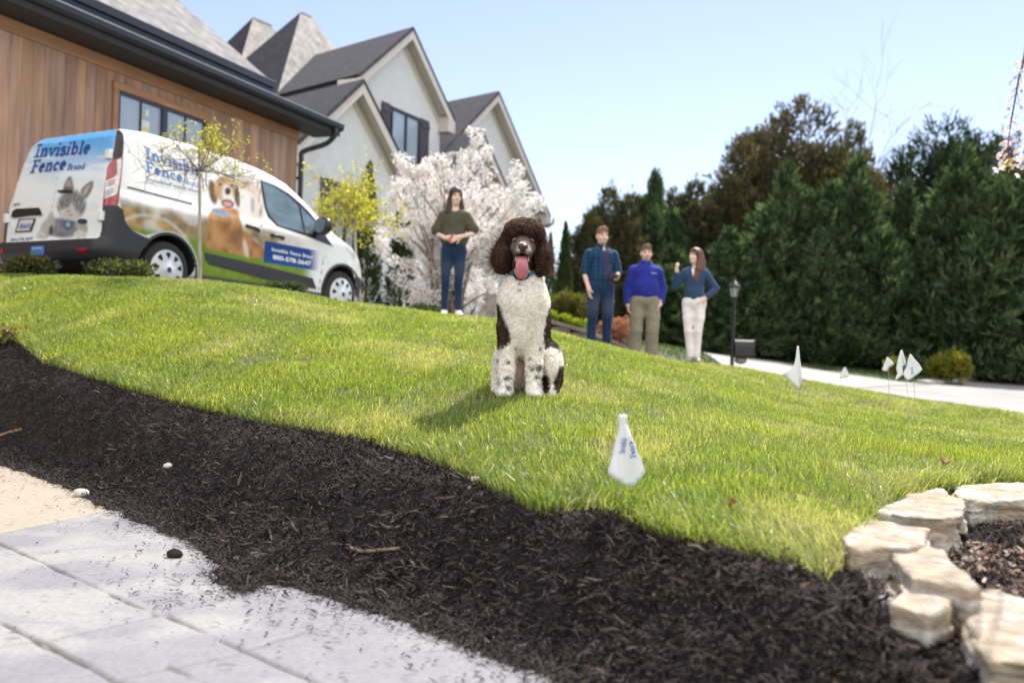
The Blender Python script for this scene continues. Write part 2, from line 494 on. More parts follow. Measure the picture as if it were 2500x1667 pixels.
def Z(x, y):
    x = np.asarray(x, float); y = np.asarray(y, float); shp = np.broadcast(x, y).shape
    q = np.stack(np.broadcast_arrays(x, y), -1).reshape(-1, 2)
    out = np.empty(len(q))
    for i in range(0, len(q), 40000):
        s = q[i:i + 40000]
        d2 = ((s[:, None] - _C[None]) ** 2).sum(-1)
        z = _U(d2) @ _wts[:_NC] + _wts[_NC] + s @ _wts[_NC + 1:]
        r = np.hypot(s[:, 0] - 6, s[:, 1] - 22)
        k = sstep(28, 60, r)
        out[i:i + 40000] = np.clip(z, -0.1, 2.2) * (1 - k) + 1.1 * k
    return out.reshape(shp)
_si = [(330, 760), (640, 1010), (740, 1045), (1010, 1112), (1235, 1095), (1300, 1245), (1400, 1400), (1700, 1450)]
_so = [(330, 760), (435, 600), (505, 500), (600, 440), (645, 375), (745, 335), (870, 282), (1040, 242), (1150, 258), (1230, 214), (1430, 200), (1900, 196)]
STONE_OUT = np.array([on_z(1900 + a * 0.3617, 1100 + b * 0.3617, 0.30 if i else 0.26)[:2] for i, (a, b) in enumerate(_so)])
# the visible lawn: smooth profile along each line of sight line of the plan
_tg = np.linspace(-.66, .66, 265)
def _sm(tx, v, sig=.030):
    o_ = np.argsort(tx); y_ = np.interp(_tg, np.asarray(tx)[o_], np.asarray(v)[o_]); k_ = np.exp(-.5 * (np.arange(-24, 25) * (_tg[1] - _tg[0]) / sig) ** 2); k_ /= k_.sum()
    return np.convolve(np.pad(y_, 24, mode='edge'), k_, mode='valid')
_gw = np.array([W(*p) for p in GB]); _cw = np.array([W(*p) for p in CREST])
_gt = np.concatenate([_gw[:, 0] / _gw[:, 1], [.34, .41, .50, .66]]); _gD = np.concatenate([_gw[:, 1], [2.75, 3.15, 3.75, 4.1]]); _gz = np.concatenate([_gw[:, 2], [.265, .275, .285, .29]])
_ptx = np.concatenate([PAVE_EDGE[:, 0] / PAVE_EDGE[:, 1], [.2, .4, .66]]); _pD = np.concatenate([PAVE_EDGE[:, 1], [1.9, 1.5, 1.2]]); _pz = np.concatenate([np.zeros(len(PAVE_EDGE)), [.02, .06, .08]])
PR = dict(pD=_sm(_ptx, _pD, .02), pz=_sm(_ptx, _pz), gD=_sm(_gt, _gD, .02), gz=_sm(_gt, _gz, .025), cD=_sm(_cw[:, 0] / _cw[:, 1], _cw[:, 1]), cz=_sm(_cw[:, 0] / _cw[:, 1], _cw[:, 2], .022))
_ZT = Z
def Z(x, y):
    x, y = np.broadcast_arrays(np.asarray(x, float), np.asarray(y, float)); zt_ = np.asarray(_ZT(x, y)).copy()
    tx = x / np.maximum(y, .3); g = lambda k: np.interp(tx, _tg, PR[k])
    D = [g('pD'), g('gD')]; D += [D[1] + .22 * (g('cD') - D[1]), g('cD')]; D += [D[3] + 2.6]
    zz = [g('pz'), g('gz')]; L_ = D[3] - D[1]; zz += [zz[1] + .22 * (g('cz') - zz[1]) + .0125 * L_, g('cz')]; zz += [zz[3] - .24]
    hh = [D[i + 1] - D[i] for i in range(4)]; dl = [(zz[i + 1] - zz[i]) / hh[i] for i in range(4)]
    m = [dl[0]] + [np.where(dl[i] * dl[i + 1] > 0, 2 * dl[i] * dl[i + 1] / np.where(dl[i] + dl[i + 1] == 0, 1, dl[i] + dl[i + 1]), 0) for i in range(3)] + [dl[3]]
    out = np.where(y < D[0], zz[0], zz[4])
    for i in range(4):
        s_ = np.clip((y - D[i]) / hh[i], 0, 1); a_ = (y >= D[i]) & (y < D[i + 1])
        v = (2 * s_ ** 3 - 3 * s_ ** 2 + 1) * zz[i] + (s_ ** 3 - 2 * s_ ** 2 + s_) * hh[i] * m[i] + (-2 * s_ ** 3 + 3 * s_ ** 2) * zz[i + 1] + (s_ ** 3 - s_ ** 2) * hh[i] * m[i + 1]
        out = np.where(a_, v, out)
    w = sstep(.2, 2.2, y - D[3]) ; w = np.maximum(w, sstep(.60, .66, np.abs(tx))); w = np.where(y < .8, 1, w)
    return out * (1 - w) + zt_ * w
BED2 = np.concatenate([[on_z(1900 + a * 0.3617, 1100 + b * 0.3617, 0.2)[:2] for a, b in _si[::-1]], STONE_OUT[1:], [(6, 3.5), (6, 0.0), (2.2, 1.0)]])
_Z0 = Z
def Z(x, y):
    z = _Z0(x, y); x, y = np.broadcast_arrays(np.asarray(x, float), np.asarray(y, float))
    m = (x > 0.5) & (y < 5) & (y > -1)
    if m.any():
        d = poly_sdf(np.stack([x[m], y[m]], -1), BED2) if x.ndim else poly_sdf(np.array([float(x), float(y)]), BED2)
        k = sstep(-0.01, -0.12, d)
        if x.ndim: z[m] = z[m] * (1 - k) + np.minimum(z[m] - .05, 0.165 + 0.02 * (y[m] - 2.5)) * k
        else: z = z * (1 - k) + min(float(z) - .05, .165 + .02 * (float(y) - 2.5)) * k
    return z
GBW = np.array([W(*p)[:2] for p in GB])
GBS = smoothpoly(GBW, 6, closed=False)
def bed_noise(x, y): return (fbm(np.stack([x * 3.0, y * 3.0], -1), 11, 3) - 0.5)

M_soil = pm('lawn_soil', (0.055, 0.075, 0.022), 0.9, var=0.35, vs=3, bump=0.01, bs=60, col2=(0.075, 0.065, 0.03), cs=8)
def axis_grid(lo, hi, step, far_lo, far_hi):
    a = list(np.arange(lo, hi + 1e-6, step))
    d = step
    while a[-1] < far_hi: d *= 1.25; a.append(a[-1] + d)
    d = step
    while a[0] > far_lo: d *= 1.25; a.insert(0, a[0] - d)
    return np.array(a)
gx = axis_grid(-7, 8, 0.07, -700, 700); gy = axis_grid(1.0, 17.5, 0.07, -120, 1200)
GX, GY = np.meshgrid(gx, gy, indexing='ij')
GZ = Z(GX, GY)
# mulch bed polygon (plan)
STONE_SIDE = np.concatenate([STONE_OUT, [(6, 3.5), (6, -1.5), (2.0, 0.6)]])
BED = np.concatenate([PAVE_EDGE, [(0.55, 1.45), (1.3, 0.9)], STONE_SIDE[::-1], GBS[::-1]])
PAVE0 = np.concatenate([PAVE_EDGE, [(0.9, 1.2), (1.5, -3), (-9, -3), (-9, 7.5)]])
PAVE = np.concatenate([PAVE_EDGE + np.array([0.4, 0.45]), [(0.9, 1.2), (1.5, -3), (-9, -3), (-9, 7.5)]])
_inb = poly_sdf(np.stack([GX, GY], -1), BED); _inp = poly_sdf(np.stack([GX, GY], -1), PAVE)
GZ = GZ - 0.06 * sstep(0.03, -0.03, np.minimum(_inb, _inp)); GZ = np.where(_inp < 0.05, np.minimum(GZ, -0.03), GZ)
# road sits a kerb below the verge
ROAD = np.array([W(1960, 0, 20.5)[:2], (5.6, 19.5), (6.3, 15.0), (7.6, 12.4), (10, 10.6), (16, 9.0), (60, 6), (120, 10), (120, 90), tuple(W(2700, 0, 47)[:2]), tuple(W(2500, 0, 39.5)[:2]), tuple(W(2300, 0, 30.3)[:2]),
                 tuple(W(2215, 0, 27.6)[:2]), tuple(W(2110, 0, 24.6)[:2])])
DRIVE = np.array([(6.0, 19.0), (6.6, 22.0), tuple(W(2110, 0, 24.4)[:2]), tuple(W(2290, 0, 29.6)[:2]), tuple(W(2215, 0, 30)[:2]), tuple(W(2105, 0, 31)[:2]), tuple(W(2000, 0, 32.5)[:2]), tuple(W(1880, 0, 37)[:2]), tuple(W(1800, 0, 43)[:2]),
                  tuple(W(1735, 0, 55)[:2]), tuple(W(1690, 0, 60)[:2]), tuple(W(1640, 0, 44)[:2]), tuple(W(1720, 0, 33)[:2]), tuple(W(1800, 0, 25)[:2])])
_inr = poly_sdf(np.stack([GX, GY], -1), ROAD); _ind = poly_sdf(np.stack([GX, GY], -1), DRIVE)
GZ = GZ - 0.10 * sstep(0.35, -0.25, np.minimum(_inr, _ind))
n0, n1 = GX.shape
ii = np.arange(n0 * n1).reshape(n0, n1)
GF = np.stack([ii[:-1, :-1], ii[1:, :-1], ii[1:, 1:], ii[:-1, 1:]], -1).reshape(-1, 4)
ground = obj_np('lawn_ground', np.stack([GX, GY, GZ], -1).reshape(-1, 3), GF, M_soil, smooth=True)
tag(ground, 'sloping lawn soil under short green grass', 'lawn', kind='structure')

def sheet(name, poly, res, zfun, mat, label, cat, colfun=None, smooth=True):
    V2, T = fill_poly(dense(poly, res), res)
    V = np.concatenate([V2, zfun(V2[:, 0], V2[:, 1])[:, None]], 1)
    a, b, c = V[T[:, 0]], V[T[:, 1]], V[T[:, 2]]
    fl = np.cross(b - a, c - a)[:, 2] < 0
    T[fl] = T[fl][:, ::-1]
    o = obj_np(name, V, T, mat, col=None if colfun is None else colfun(V), smooth=smooth)
    return tag(o, label, cat, kind='structure')
M_road = pm('road_concrete', (0.30, 0.285, 0.27), 0.85, var=0.1, vs=0.6, bump=0.003, bs=60, col2=(0.26, 0.25, 0.24), cs=0.5)
M_drive = pm('drive_concrete', (0.33, 0.315, 0.30), 0.85, var=0.08, vs=0.9, bump=0.003, bs=60)
sheet('road', ROAD, 0.9, lambda x, y: Z(x, y) - 0.05, M_road, 'pale concrete road past the bottom of the lawn', 'road')
sheet('driveway', DRIVE, 0.6, lambda x, y: Z(x, y) - 0.035, M_drive, 'pale concrete driveway climbing away between lawn and trees', 'driveway')
# kerb along the far side of the road
kp = np.array([W(u, 0, D)[:2] for u, D in ((2290, 29.7), (2330, 31.2), (2400, 34.5), (2500, 39.6), (2620, 44.5), (2800, 50))])
kp = smoothpoly(kp, 5, closed=False)
kb = MB()
for i in range(len(kp) - 1):
    a, b = kp[i], kp[i + 1]; t = (b - a) / np.linalg.norm(b - a); nn = np.array([-t[1], t[0]]) * 0.32
    za, zb = float(Z(*a)), float(Z(*b))
    kb.hexa([(*a, za - .3), (*b, zb - .3), (*(b + nn), zb - .3), (*(a + nn), za - .3), (*a, za + 0.05), (*b, zb + 0.05), (*(b + nn), zb + 0.09), (*(a + nn), za + 0.09)])
tag(kb.build('kerb', M_drive), 'low concrete kerb along the far side of the road', 'kerb', kind='structure')
# garage drive under the van
GDR = np.array([(-12, 9.0), (-6.3, 10.9), (-3.2, 11.6), (-1.6, 13.6), (-1.2, 17.0), (-3.0, 21.5), (-5.0, 21.3), (-9.5, 10.0)])
sheet('garage_drive', GDR, 0.4, lambda x, y: Z(x, y) + 0.012, M_drive, 'concrete parking apron beside the wooden garage', 'driveway')

# ------------------------------------------------------------------ stamped concrete pavement
def pline(px): return np.array([on_z(u, v, 0)[:2] for u, v in px])
JOINTS = [(pline([(-400, 1160), (0, 1327), (200, 1417), (378, 1502)]), 1.0), (pline([(408, 1504), (560, 1572), (744, 1655), (900, 1725)]), 0.9),
          (pline([(-250, 1400), (0, 1517), (187, 1612), (276, 1660), (420, 1730)]), 1.0), (pline([(408, 1625), (500, 1667), (640, 1730)]), 0.7),
          (pline([(378, 1502), (408, 1500)]), 0.5), (pline([(290, 1655), (560, 1600), (820, 1515), (1000, 1480)]), 0.35), (pline([(-250, 1660), (0, 1575), (130, 1560), (378, 1505)]), 0.3),
          (pline([(-300, 1345), (-100, 1318), (0, 1300), (110, 1278), (272, 1243)]), 0.6)]
px = np.arange(-4.6, 0.9, 0.008); py = np.arange(1.7, 6.6, 0.008)
PX, PY = np.meshgrid(px, py, indexing='ij'); PP = np.stack([PX, PY], -1)
keep = poly_sdf(PP, PAVE) < 0
groove = np.zeros(PX.shape)
wob = (fbm(PP * 9, 31, 2) - 0.5) * 0.02
for pl, st in JOINTS:
    d = np.full(PX.shape, 9.0)
    for a, b in zip(pl[:-1], pl[1:]):
        e = b - a; w = PP - a; t = np.clip((w @ e) / (e @ e), 0, 1)
        d = np.minimum(d, np.linalg.norm(w - t[..., None] * e, axis=-1))
    d = np.abs(d + wob)
    groove = np.maximum(groove, st * sstep(0.011, 0.003, d))
cream = poly_sdf(PP, np.concatenate([JOINTS[-1][0], [(-1.6, 4.6), (-1.6, 8), (-9, 8)]])) < 0
relief = fbm(PP * 5, 41, 4)
pz = -0.009 * groove + 0.006 * (relief - 0.5) + 0.0015 * (fbm(PP * 40, 43, 2) - .5)
stain = sstep(0.42, 0.62, fbm(PP * 2.2, 51, 4)); veins = sstep(0.06, 0.0, np.abs(fbm(PP * 1.6, 61, 4) - 0.5))
base = np.array([0.30, 0.288, 0.284]); dark = np.array([0.19, 0.187, 0.205]); crm = np.array([0.36, 0.30, 0.235]); dirt = np.array([0.09, 0.075, 0.065])
pc = base * (1 - 0.75 * stain[..., None]) + dark * 0.75 * stain[..., None]
pc = pc * (1 - 0.42 * veins[..., None]) + dark * 0.42 * veins[..., None]; pc = pc * (.93 + .14 * fbm(PP * 26, 44, 3)[..., None])
pc = np.where(cream[..., None], crm * (0.93 + 0.14 * relief[..., None]), pc)
spk = (vnoise(PP * 70, 71) > 0.93) & (fbm(PP * 1.5, 72, 2) > 0.5)
pc = np.where(spk[..., None], pc * 0.55, pc)
pc = pc * (1 - groove[..., None]) + dirt * groove[..., None]
n0, n1 = PX.shape
ii = np.arange(n0 * n1).reshape(n0, n1)
k4 = keep[:-1, :-1] & keep[1:, :-1] & keep[1:, 1:] & keep[:-1, 1:]
PF = np.stack([ii[:-1, :-1], ii[1:, :-1], ii[1:, 1:], ii[:-1, 1:]], -1)[k4]
M_pave = pm('stamped_concrete', attr=True, rough=0.55, var=0.13, vs=55, bump=0.0016, bs=110, spec=0.5)
_rm = np.full(n0 * n1, -1); _us = np.unique(PF); _rm[_us] = np.arange(len(_us))
pave = obj_np('pavement', np.stack([PX, PY, pz], -1).reshape(-1, 3)[_us], _rm[PF], M_pave, col=pc.reshape(-1, 3)[_us], smooth=True)
tag(pave, 'pale stamped concrete path with dark joints', 'path', kind='structure')

# ------------------------------------------------------------------ mulch
def bed_sd(x, y): return -poly_sdf(np.stack([x, y], -1), BED)
def mulch_z(x, y):
    q = np.stack([x, y], -1)
    ins = np.maximum(bed_sd(x, y), 0)
    n = fbm(q * 4.0, 5, 3) - 0.5; n2 = fbm(q * 16, 6, 3) - 0.5
    kp_ = sstep(-0.02, 0.45, poly_sdf(q, PAVE0))
    return np.maximum(Z(x, y), 0.0) * kp_ + 0.004 + 0.035 * sstep(0, 0.25, ins) + (0.030 * n + 0.030 * n2) * sstep(0, 0.12, ins)
M_mulch = pm('mulch', (0.022, 0.0175, 0.0175), 0.95, var=0.45, vs=40, bump=0.012, bs=55, spec=0.1, col2=(0.034, 0.027, 0.027), cs=14)
mx = np.arange(-6.5, 4.2, 0.022); my = np.arange(1.0, 9.6, 0.022)
MX, MY = np.meshgrid(mx, my, indexing='ij')
edge_n = (fbm(np.stack([MX, MY], -1) * 7, 9, 3) - 0.5) * 0.10
keep = (poly_sdf(np.stack([MX, MY], -1), BED) + edge_n) < 0.02
k4 = keep[:-1, :-1] & keep[1:, :-1] & keep[1:, 1:] & keep[:-1, 1:]
n0, n1 = MX.shape; ii = np.arange(n0 * n1).reshape(n0, n1)
MF = np.stack([ii[:-1, :-1], ii[1:, :-1], ii[1:, 1:], ii[:-1, 1:]], -1)[k4]
_us = np.unique(MF); _rm = np.full(n0 * n1, -1); _rm[_us] = np.arange(len(_us))
mv = np.stack([MX.ravel()[_us], MY.ravel()[_us]], -1)
mv = np.concatenate([mv, mulch_z(mv[:, 0], mv[:, 1])[:, None]], 1)
tag(obj_np('mulch_bed', mv, _rm[MF], M_mulch, smooth=True), 'dark brown mulch bank between the path and the lawn', 'mulch', kind='structure')
# shreds of bark
def ribbons(P, D, L, wd, up, bend, col, name, mat):
    """two-segment ribbons: P base (n,3), D direction, L length, wd width, up normal"""
    n = len(P)
    S = np.cross(D, up); S /= np.linalg.norm(S, axis=1)[:, None] + 1e-9
    mid = P + D * (L * 0.5)[:, None] + up * bend[:, None]; end = P + D * L[:, None]
    w = (S * wd[:, None] * 0.5)
    V = np.stack([P - w * .6, P + w * .6, mid - w, mid + w, end - w * .5, end + w * .5], 1).reshape(-1, 3)
    b = np.arange(n)[:, None] * 6
    F = np.concatenate([b + [0, 1, 3, 2], b + [2, 3, 5, 4]])
    return obj_np(name, V, F, mat, col=np.repeat(col, 6, 0))
N = 170000
yy = 1.6 + 7.6 * rng.random(N * 4) ** np.where(rng.random(N * 4) < .45, .8, 1.7)
uu = rng.uniform(-200, 3300, N * 4)
xx = (uu - 1250) / F_PX * yy
sd = bed_sd(xx, yy) + rng.normal(0, 0.03, N * 4)
ok = np.where(sd > -0.01)[0][:N]; n = len(ok)
x, y = xx[ok], yy[ok]
th = rng.uniform(0, 2 * np.pi, n); el = rng.normal(0.1, 0.35, n)
D = np.stack([np.cos(th) * np.cos(el), np.sin(th) * np.cos(el), np.sin(el)], 1)
up = np.stack([rng.normal(0, .5, n), rng.normal(0, .5, n), np.ones(n)], 1); up /= np.linalg.norm(up, axis=1)[:, None]
Lh = rng.gamma(3, 0.0065, n) + 0.006
c = np.array([0.036, 0.0285, 0.0285]) * rng.uniform(0.35, 2.4, n)[:, None]
lt = rng.random(n) < 0.012; c[lt] = np.array([0.17, 0.13, 0.095]) * rng.uniform(0.5, 1.4, lt.sum())[:, None]
z = np.where(bed_sd(x, y) > 0, mulch_z(x, y), 0.004) + rng.uniform(-0.002, 0.012, n)
M_shred = pm('bark_shred', attr=True, rough=0.9, var=0.2, vs=30, spec=0.12)
tag(ribbons(np.stack([x, y, z], 1), D, Lh, rng.uniform(0.0015, 0.0055, n), up, rng.normal(0.002, 0.004, n), c, 'mulch_shreds', M_shred),
    'shredded dark bark strands covering the mulch bank', 'mulch', kind='stuff')
N = 5200
yy = 1.6 + 6.5 * rng.random(N * 4) ** 1.5; uu = rng.uniform(-150, 2750, N * 4); xx = (uu - 1250) / F_PX * yy
ok = np.where((bed_sd(xx, yy) > 0.03) & (fbm(np.stack([xx, yy], -1) * 3.5, 15, 3) > .42))[0][:N]; x, y = xx[ok], yy[ok]; n = len(ok)
th = rng.uniform(0, 2 * np.pi, n); el = rng.normal(0.15, 0.3, n); D = np.stack([np.cos(th) * np.cos(el), np.sin(th) * np.cos(el), np.sin(el)], 1)
up = np.stack([rng.normal(0, .6, n), rng.normal(0, .6, n), np.ones(n)], 1); up /= np.linalg.norm(up, axis=1)[:, None]
c = np.array([[.040, .029, .024], [.026, .020, .018], [.060, .043, .034], [.018, .014, .014], [.075, .06, .052]])[rng.integers(0, 5, n)] * rng.uniform(.8, 1.6, (n, 1))
tag(ribbons(np.stack([x, y, mulch_z(x, y) + rng.uniform(0, .014, n)], 1), D, rng.uniform(.02, .065, n), rng.uniform(.005, .014, n), up, rng.normal(0, .006, n), c, 'bark_chips', M_shred),
    'larger brown bark chips lying in patches on the mulch bank', 'mulch', kind='stuff')
# crumbs of mulch spilled on the pavement
N = 900
t = rng.random(N); ei = (t * (len(PAVE_EDGE) - 1)).astype(int); fr = rng.random(N)[:, None]
b_ = PAVE_EDGE[ei] * (1 - fr) + PAVE_EDGE[ei + 1] * fr
off = rng.exponential(0.16, N)[:, None] * np.array([-0.7, -0.72])
q = b_ + off + rng.normal(0, 0.04, (N, 2))
th = rng.uniform(0, 2 * np.pi, N)
D = np.stack([np.cos(th), np.sin(th), rng.uniform(0, .25, N)], 1)
up = np.tile([0, 0, 1.0], (N, 1)) + rng.normal(0, .2, (N, 3)); up /= np.linalg.norm(up, axis=1)[:, None]
tag(ribbons(np.concatenate([q, np.full((N, 1), 0.006)], 1), D, rng.gamma(2, .008, N) + .004, rng.uniform(.002, .008, N), up, rng.uniform(0, .005, N), np.tile([[.03, .024, .022]], (N, 1)) * rng.uniform(.5, 2, (N, 1)), 'mulch_crumbs', M_shred),
    'crumbs of dark bark scattered over the pale path', 'mulch', kind='stuff')

# ------------------------------------------------------------------ grass
LAWN_B = np.array([(W(*p)[0] / W(*p)[1], W(*p)[1]) for p in GB])
LAWN_B = np.concatenate([LAWN_B, [(p[0] / p[1], p[1]) for p in STONE_OUT[1:]]])
def far_d(tx):
    u = tx * F_PX + 1250
    return np.interp(u, [-250, 0, 400, 650, 833, 1000, 1115, 1250, 1424, 1540, 1725, 1945, 2250, 2500, 2800],
                     [10.6, 10.75, 10.9, 11.3, 11.9, 12.6, 14.5, 16.0, 17.0, 17.8, 18.8, 19.0, 14.5, 11.5, 10.5])
def near_d(tx): return np.interp(tx, LAWN_B[:, 0], LAWN_B[:, 1])
def make_grass(N, seed):
    r = np.random.default_rng(seed)
    tx = r.uniform(-0.60, 0.70, N)
    a = near_d(tx) - 0.06 - 0.10 * sstep(.30, .36, tx); b = far_d(tx)
    g = r.random(N); e = 0.55                       # pdf ~ D^(e-1)
    D = (a ** e + g * (b ** e - a ** e)) ** (1 / e)
    x = tx * D; y = D
    # tufts pulled in clumps
    q = np.stack([x, y], -1)
    cl = fbm(q * 2.6, 81, 3); cl2 = fbm(q * 9, 82, 2); pat = fbm(q * 0.9, 83, 3)
    edge = sstep(0.5, 0.0, D - near_d(tx))
    keepm = r.random(N) < 0.35 + 1.1 * sstep(0.3, 0.55, cl2) + edge
    # short grass where the crest falls away to the road
    x, y, D, tx, cl, cl2, pat, edge = [k[keepm] for k in (x, y, D, tx, cl, cl2, pat, edge)]
    n = len(x)
    sc = np.clip(D / 5.0, 0.85, 2.2)
    h = (0.020 + 0.032 * r.random(n) ** 1.2) * (0.72 + 0.56 * cl) + edge * 0.055 * r.random(n)
    h = h * (1 + 0.12 * (sc - 1))
    wd = (0.0024 + 0.0014 * r.random(n)) * sc
    la = (fbm(np.stack([x * 1.7, y * 1.7], -1), 85, 2) - 0.5) * 14 + r.normal(0, 1.1, n)
    ln = np.abs(r.normal(0.35, 0.33, n)) + 0.25 * edge
    dx, dy = np.cos(la), np.sin(la)
    fa = r.uniform(0, 2 * np.pi, n)
    sx, sy = np.cos(fa) * wd * .5, np.sin(fa) * wd * .5
    z0 = Z(x, y) - 0.004 + 0.02 * (cl - .5)
    P0 = np.stack([x, y, z0], 1)
    m1 = h * 0.45; m2 = h * 0.8
    lx = np.stack([dx, dy, np.zeros(n)], 1)
    p1 = P0 + np.stack([0 * x, 0 * x, m1], 1) + lx * (h * 0.18 * ln)[:, None]
    p2 = P0 + np.stack([0 * x, 0 * x, m2 * (1 - 0.12 * ln)], 1) + lx * (h * 0.55 * ln)[:, None]
    p3 = P0 + np.stack([0 * x, 0 * x, h * (1 - 0.35 * np.minimum(ln, 1.4))], 1) + lx * (h * 1.05 * ln)[:, None]
    s = np.stack([sx, sy, np.zeros(n)], 1)
    V = np.stack([P0 - s * .7, P0 + s * .7, p1 - s, p1 + s, p2 - s * .75, p2 + s * .75, p3], 1).reshape(-1, 3)
    b7 = np.arange(n)[:, None] * 7
    Q = np.concatenate([b7 + [0, 1, 3, 2], b7 + [2, 3, 5, 4]]); T = b7 + [4, 5, 6]
    g1 = np.array([0.300, 0.355, 0.070]); g2 = np.array([0.170, 0.245, 0.052]); g3 = np.array([0.50, 0.47, 0.25]); g4 = np.array([0.55, 0.49, 0.31])
    k = np.clip(.5 + (pat - .5) * .9 + r.normal(0, .25, n), 0, 1)[:, None]
    c = g2 * (1 - k) + g1 * k
    dry = np.clip(sstep(0.52, 0.74, fbm(np.stack([x, y], -1) * np.array([2.2, 1.4]), 87, 4) + r.normal(0, .07, n)) * 0.55 + (r.random(n) < 0.09) * 0.7, 0, 1)[:, None]
    c = c * (1 - dry) + g3 * dry
    dead = (r.random(n) < 0.03 + 0.05 * edge)[:, None]
    c = np.where(dead, g4, c) * r.uniform(.55, 1.35, n)[:, None]
    return V, Q, T, np.repeat(c, 7, 0)
gm = bpy.data.materials.new('grass_blade'); gm.use_nodes = True
_n = gm.node_tree.nodes; _l = gm.node_tree.links; _b = _n['Principled BSDF']
_at = _n.new('ShaderNodeAttribute'); _at.attribute_name = 'Col'
_l.new(_at.outputs['Color'], _b.inputs['Base Color']); _b.inputs['Roughness'].default_value = 0.36; _b.inputs['Specular IOR Level'].default_value = 0.5
_t = _n.new('ShaderNodeBsdfTranslucent'); _mm = _n.new('ShaderNodeMix'); _mm.data_type = 'RGBA'; _mm.blend_type = 'MULTIPLY'; _mm.inputs[0].default_value = 1
_l.new(_at.outputs['Color'], _mm.inputs[6]); _mm.inputs[7].default_value = (1.5, 1.5, 0.7, 1); _l.new(_mm.outputs[2], _t.inputs[0])
_ms = _n.new('ShaderNodeMixShader'); _ms.inputs[0].default_value = 0.5
_l.new(_b.outputs[0], _ms.inputs[1]); _l.new(_t.outputs[0], _ms.inputs[2]); _l.new(_ms.outputs[0], _n['Material Output'].inputs[0])
GRASS_N = 760000
V, Q, T, c = make_grass(GRASS_N, 3)
tag(obj_np('lawn_grass', V, [Q, T], gm, col=c), 'short bright green grass blades covering the sloping lawn', 'grass', kind='stuff')
del V, Q, T, c
# verge beyond the drive: sparse broad tufts, in the shade of the trees
def far_grass():
    r = np.random.default_rng(5)
    N = 60000
    x = r.uniform(3, 34, N); y = r.uniform(24, 58, N); q = np.stack([x, y], -1)
    ok = (poly_sdf(q, ROAD) > 0.35) & (poly_sdf(q, DRIVE) > 0.1) & (x / y < 0.6) & (x / y > 0.1)
    x, y = x[ok], y[ok]; n = len(x)
    h = r.uniform(.03, .08, n); th = r.uniform(0, 6.28, n); w = .03
    P = np.stack([x, y, Z(x, y) - .01], 1); s = np.stack([np.cos(th), np.sin(th), 0 * x], 1) * w
    V = np.stack([P - s, P + s, P + np.stack([r.normal(0, .02, n), r.normal(0, .02, n), h], 1)], 1).reshape(-1, 3)
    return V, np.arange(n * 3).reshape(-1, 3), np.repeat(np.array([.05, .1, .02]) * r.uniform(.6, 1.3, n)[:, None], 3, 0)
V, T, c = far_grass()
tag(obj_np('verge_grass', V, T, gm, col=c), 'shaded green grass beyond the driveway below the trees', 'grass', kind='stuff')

# ------------------------------------------------------------------ flagstones round the lower bed
M_stone = pm('flagstone', (0.36, 0.285, 0.205), 0.9, var=0.38, vs=22, bump=0.010, bs=55, col2=(0.44, 0.41, 0.37), cs=6, stretch=(1, 1, 3))
def z8(p): return (1900 + p[0] * 0.3617, 1100 + p[1] * 0.3617)
STONES = [
 ('long pale flagstone at the far end of the stone edging, beside the lawn', [(1150, 268), (1230, 222), (1430, 209), (1640, 205), (1900, 215), (1900, 335), (1659, 330), (1480, 318), (1300, 330), (1200, 300)], 0.315, 0.10),
 ('pale wedge flagstone behind the thin overhanging slab', [(745, 350), (800, 330), (870, 290), (1040, 250), (1140, 262), (1262, 338), (1250, 392), (1110, 385)], 0.318, 0.08),
 ('thin flat slab overhanging the dark bed, with a rough brown underside', [(635, 395), (660, 370), (800, 352), (1100, 372), (1245, 398), (1225, 440), (1130, 462), (1000, 458), (850, 445), (740, 420)], 0.325, 0.11),
 ('large chunky tan boulder at the corner of the lawn, beside tall grass', [(428, 562), (500, 505), (600, 448), (740, 436), (830, 468), (1018, 508), (1012, 625), (900, 655), (720, 650), (560, 655), (470, 640)], 0.30, 0.17),
 ('brownish slab with its shaded side face next to the corner boulder', [(722, 648), (900, 660), (1000, 655), (1132, 668), (1215, 760), (1400, 912), (1300, 930), (1160, 895), (880, 835)], 0.285, 0.16),
 ('whitish rounded block half sunk in mulch below the brownish slab', [(872, 822), (950, 833), (1152, 885), (1140, 950), (1158, 1050), (1010, 1105), (860, 1060), (738, 1030), (830, 945)], 0.25, 0.17),
 ('biggest yellowish flagstone in the near corner of the photo', [(1138, 932), (1300, 928), (1450, 925), (1700, 1010), (1950, 1150), (1950, 1440), (1700, 1430), (1400, 1392), (1300, 1240), (1235, 1090)], 0.235, 0.17),
 ('small broken stone with dark mulch on top, left of the whitish block', [(640, 880), (700, 822), (790, 860), (835, 920), (745, 1030), (655, 1005)], 0.215, 0.11),
]
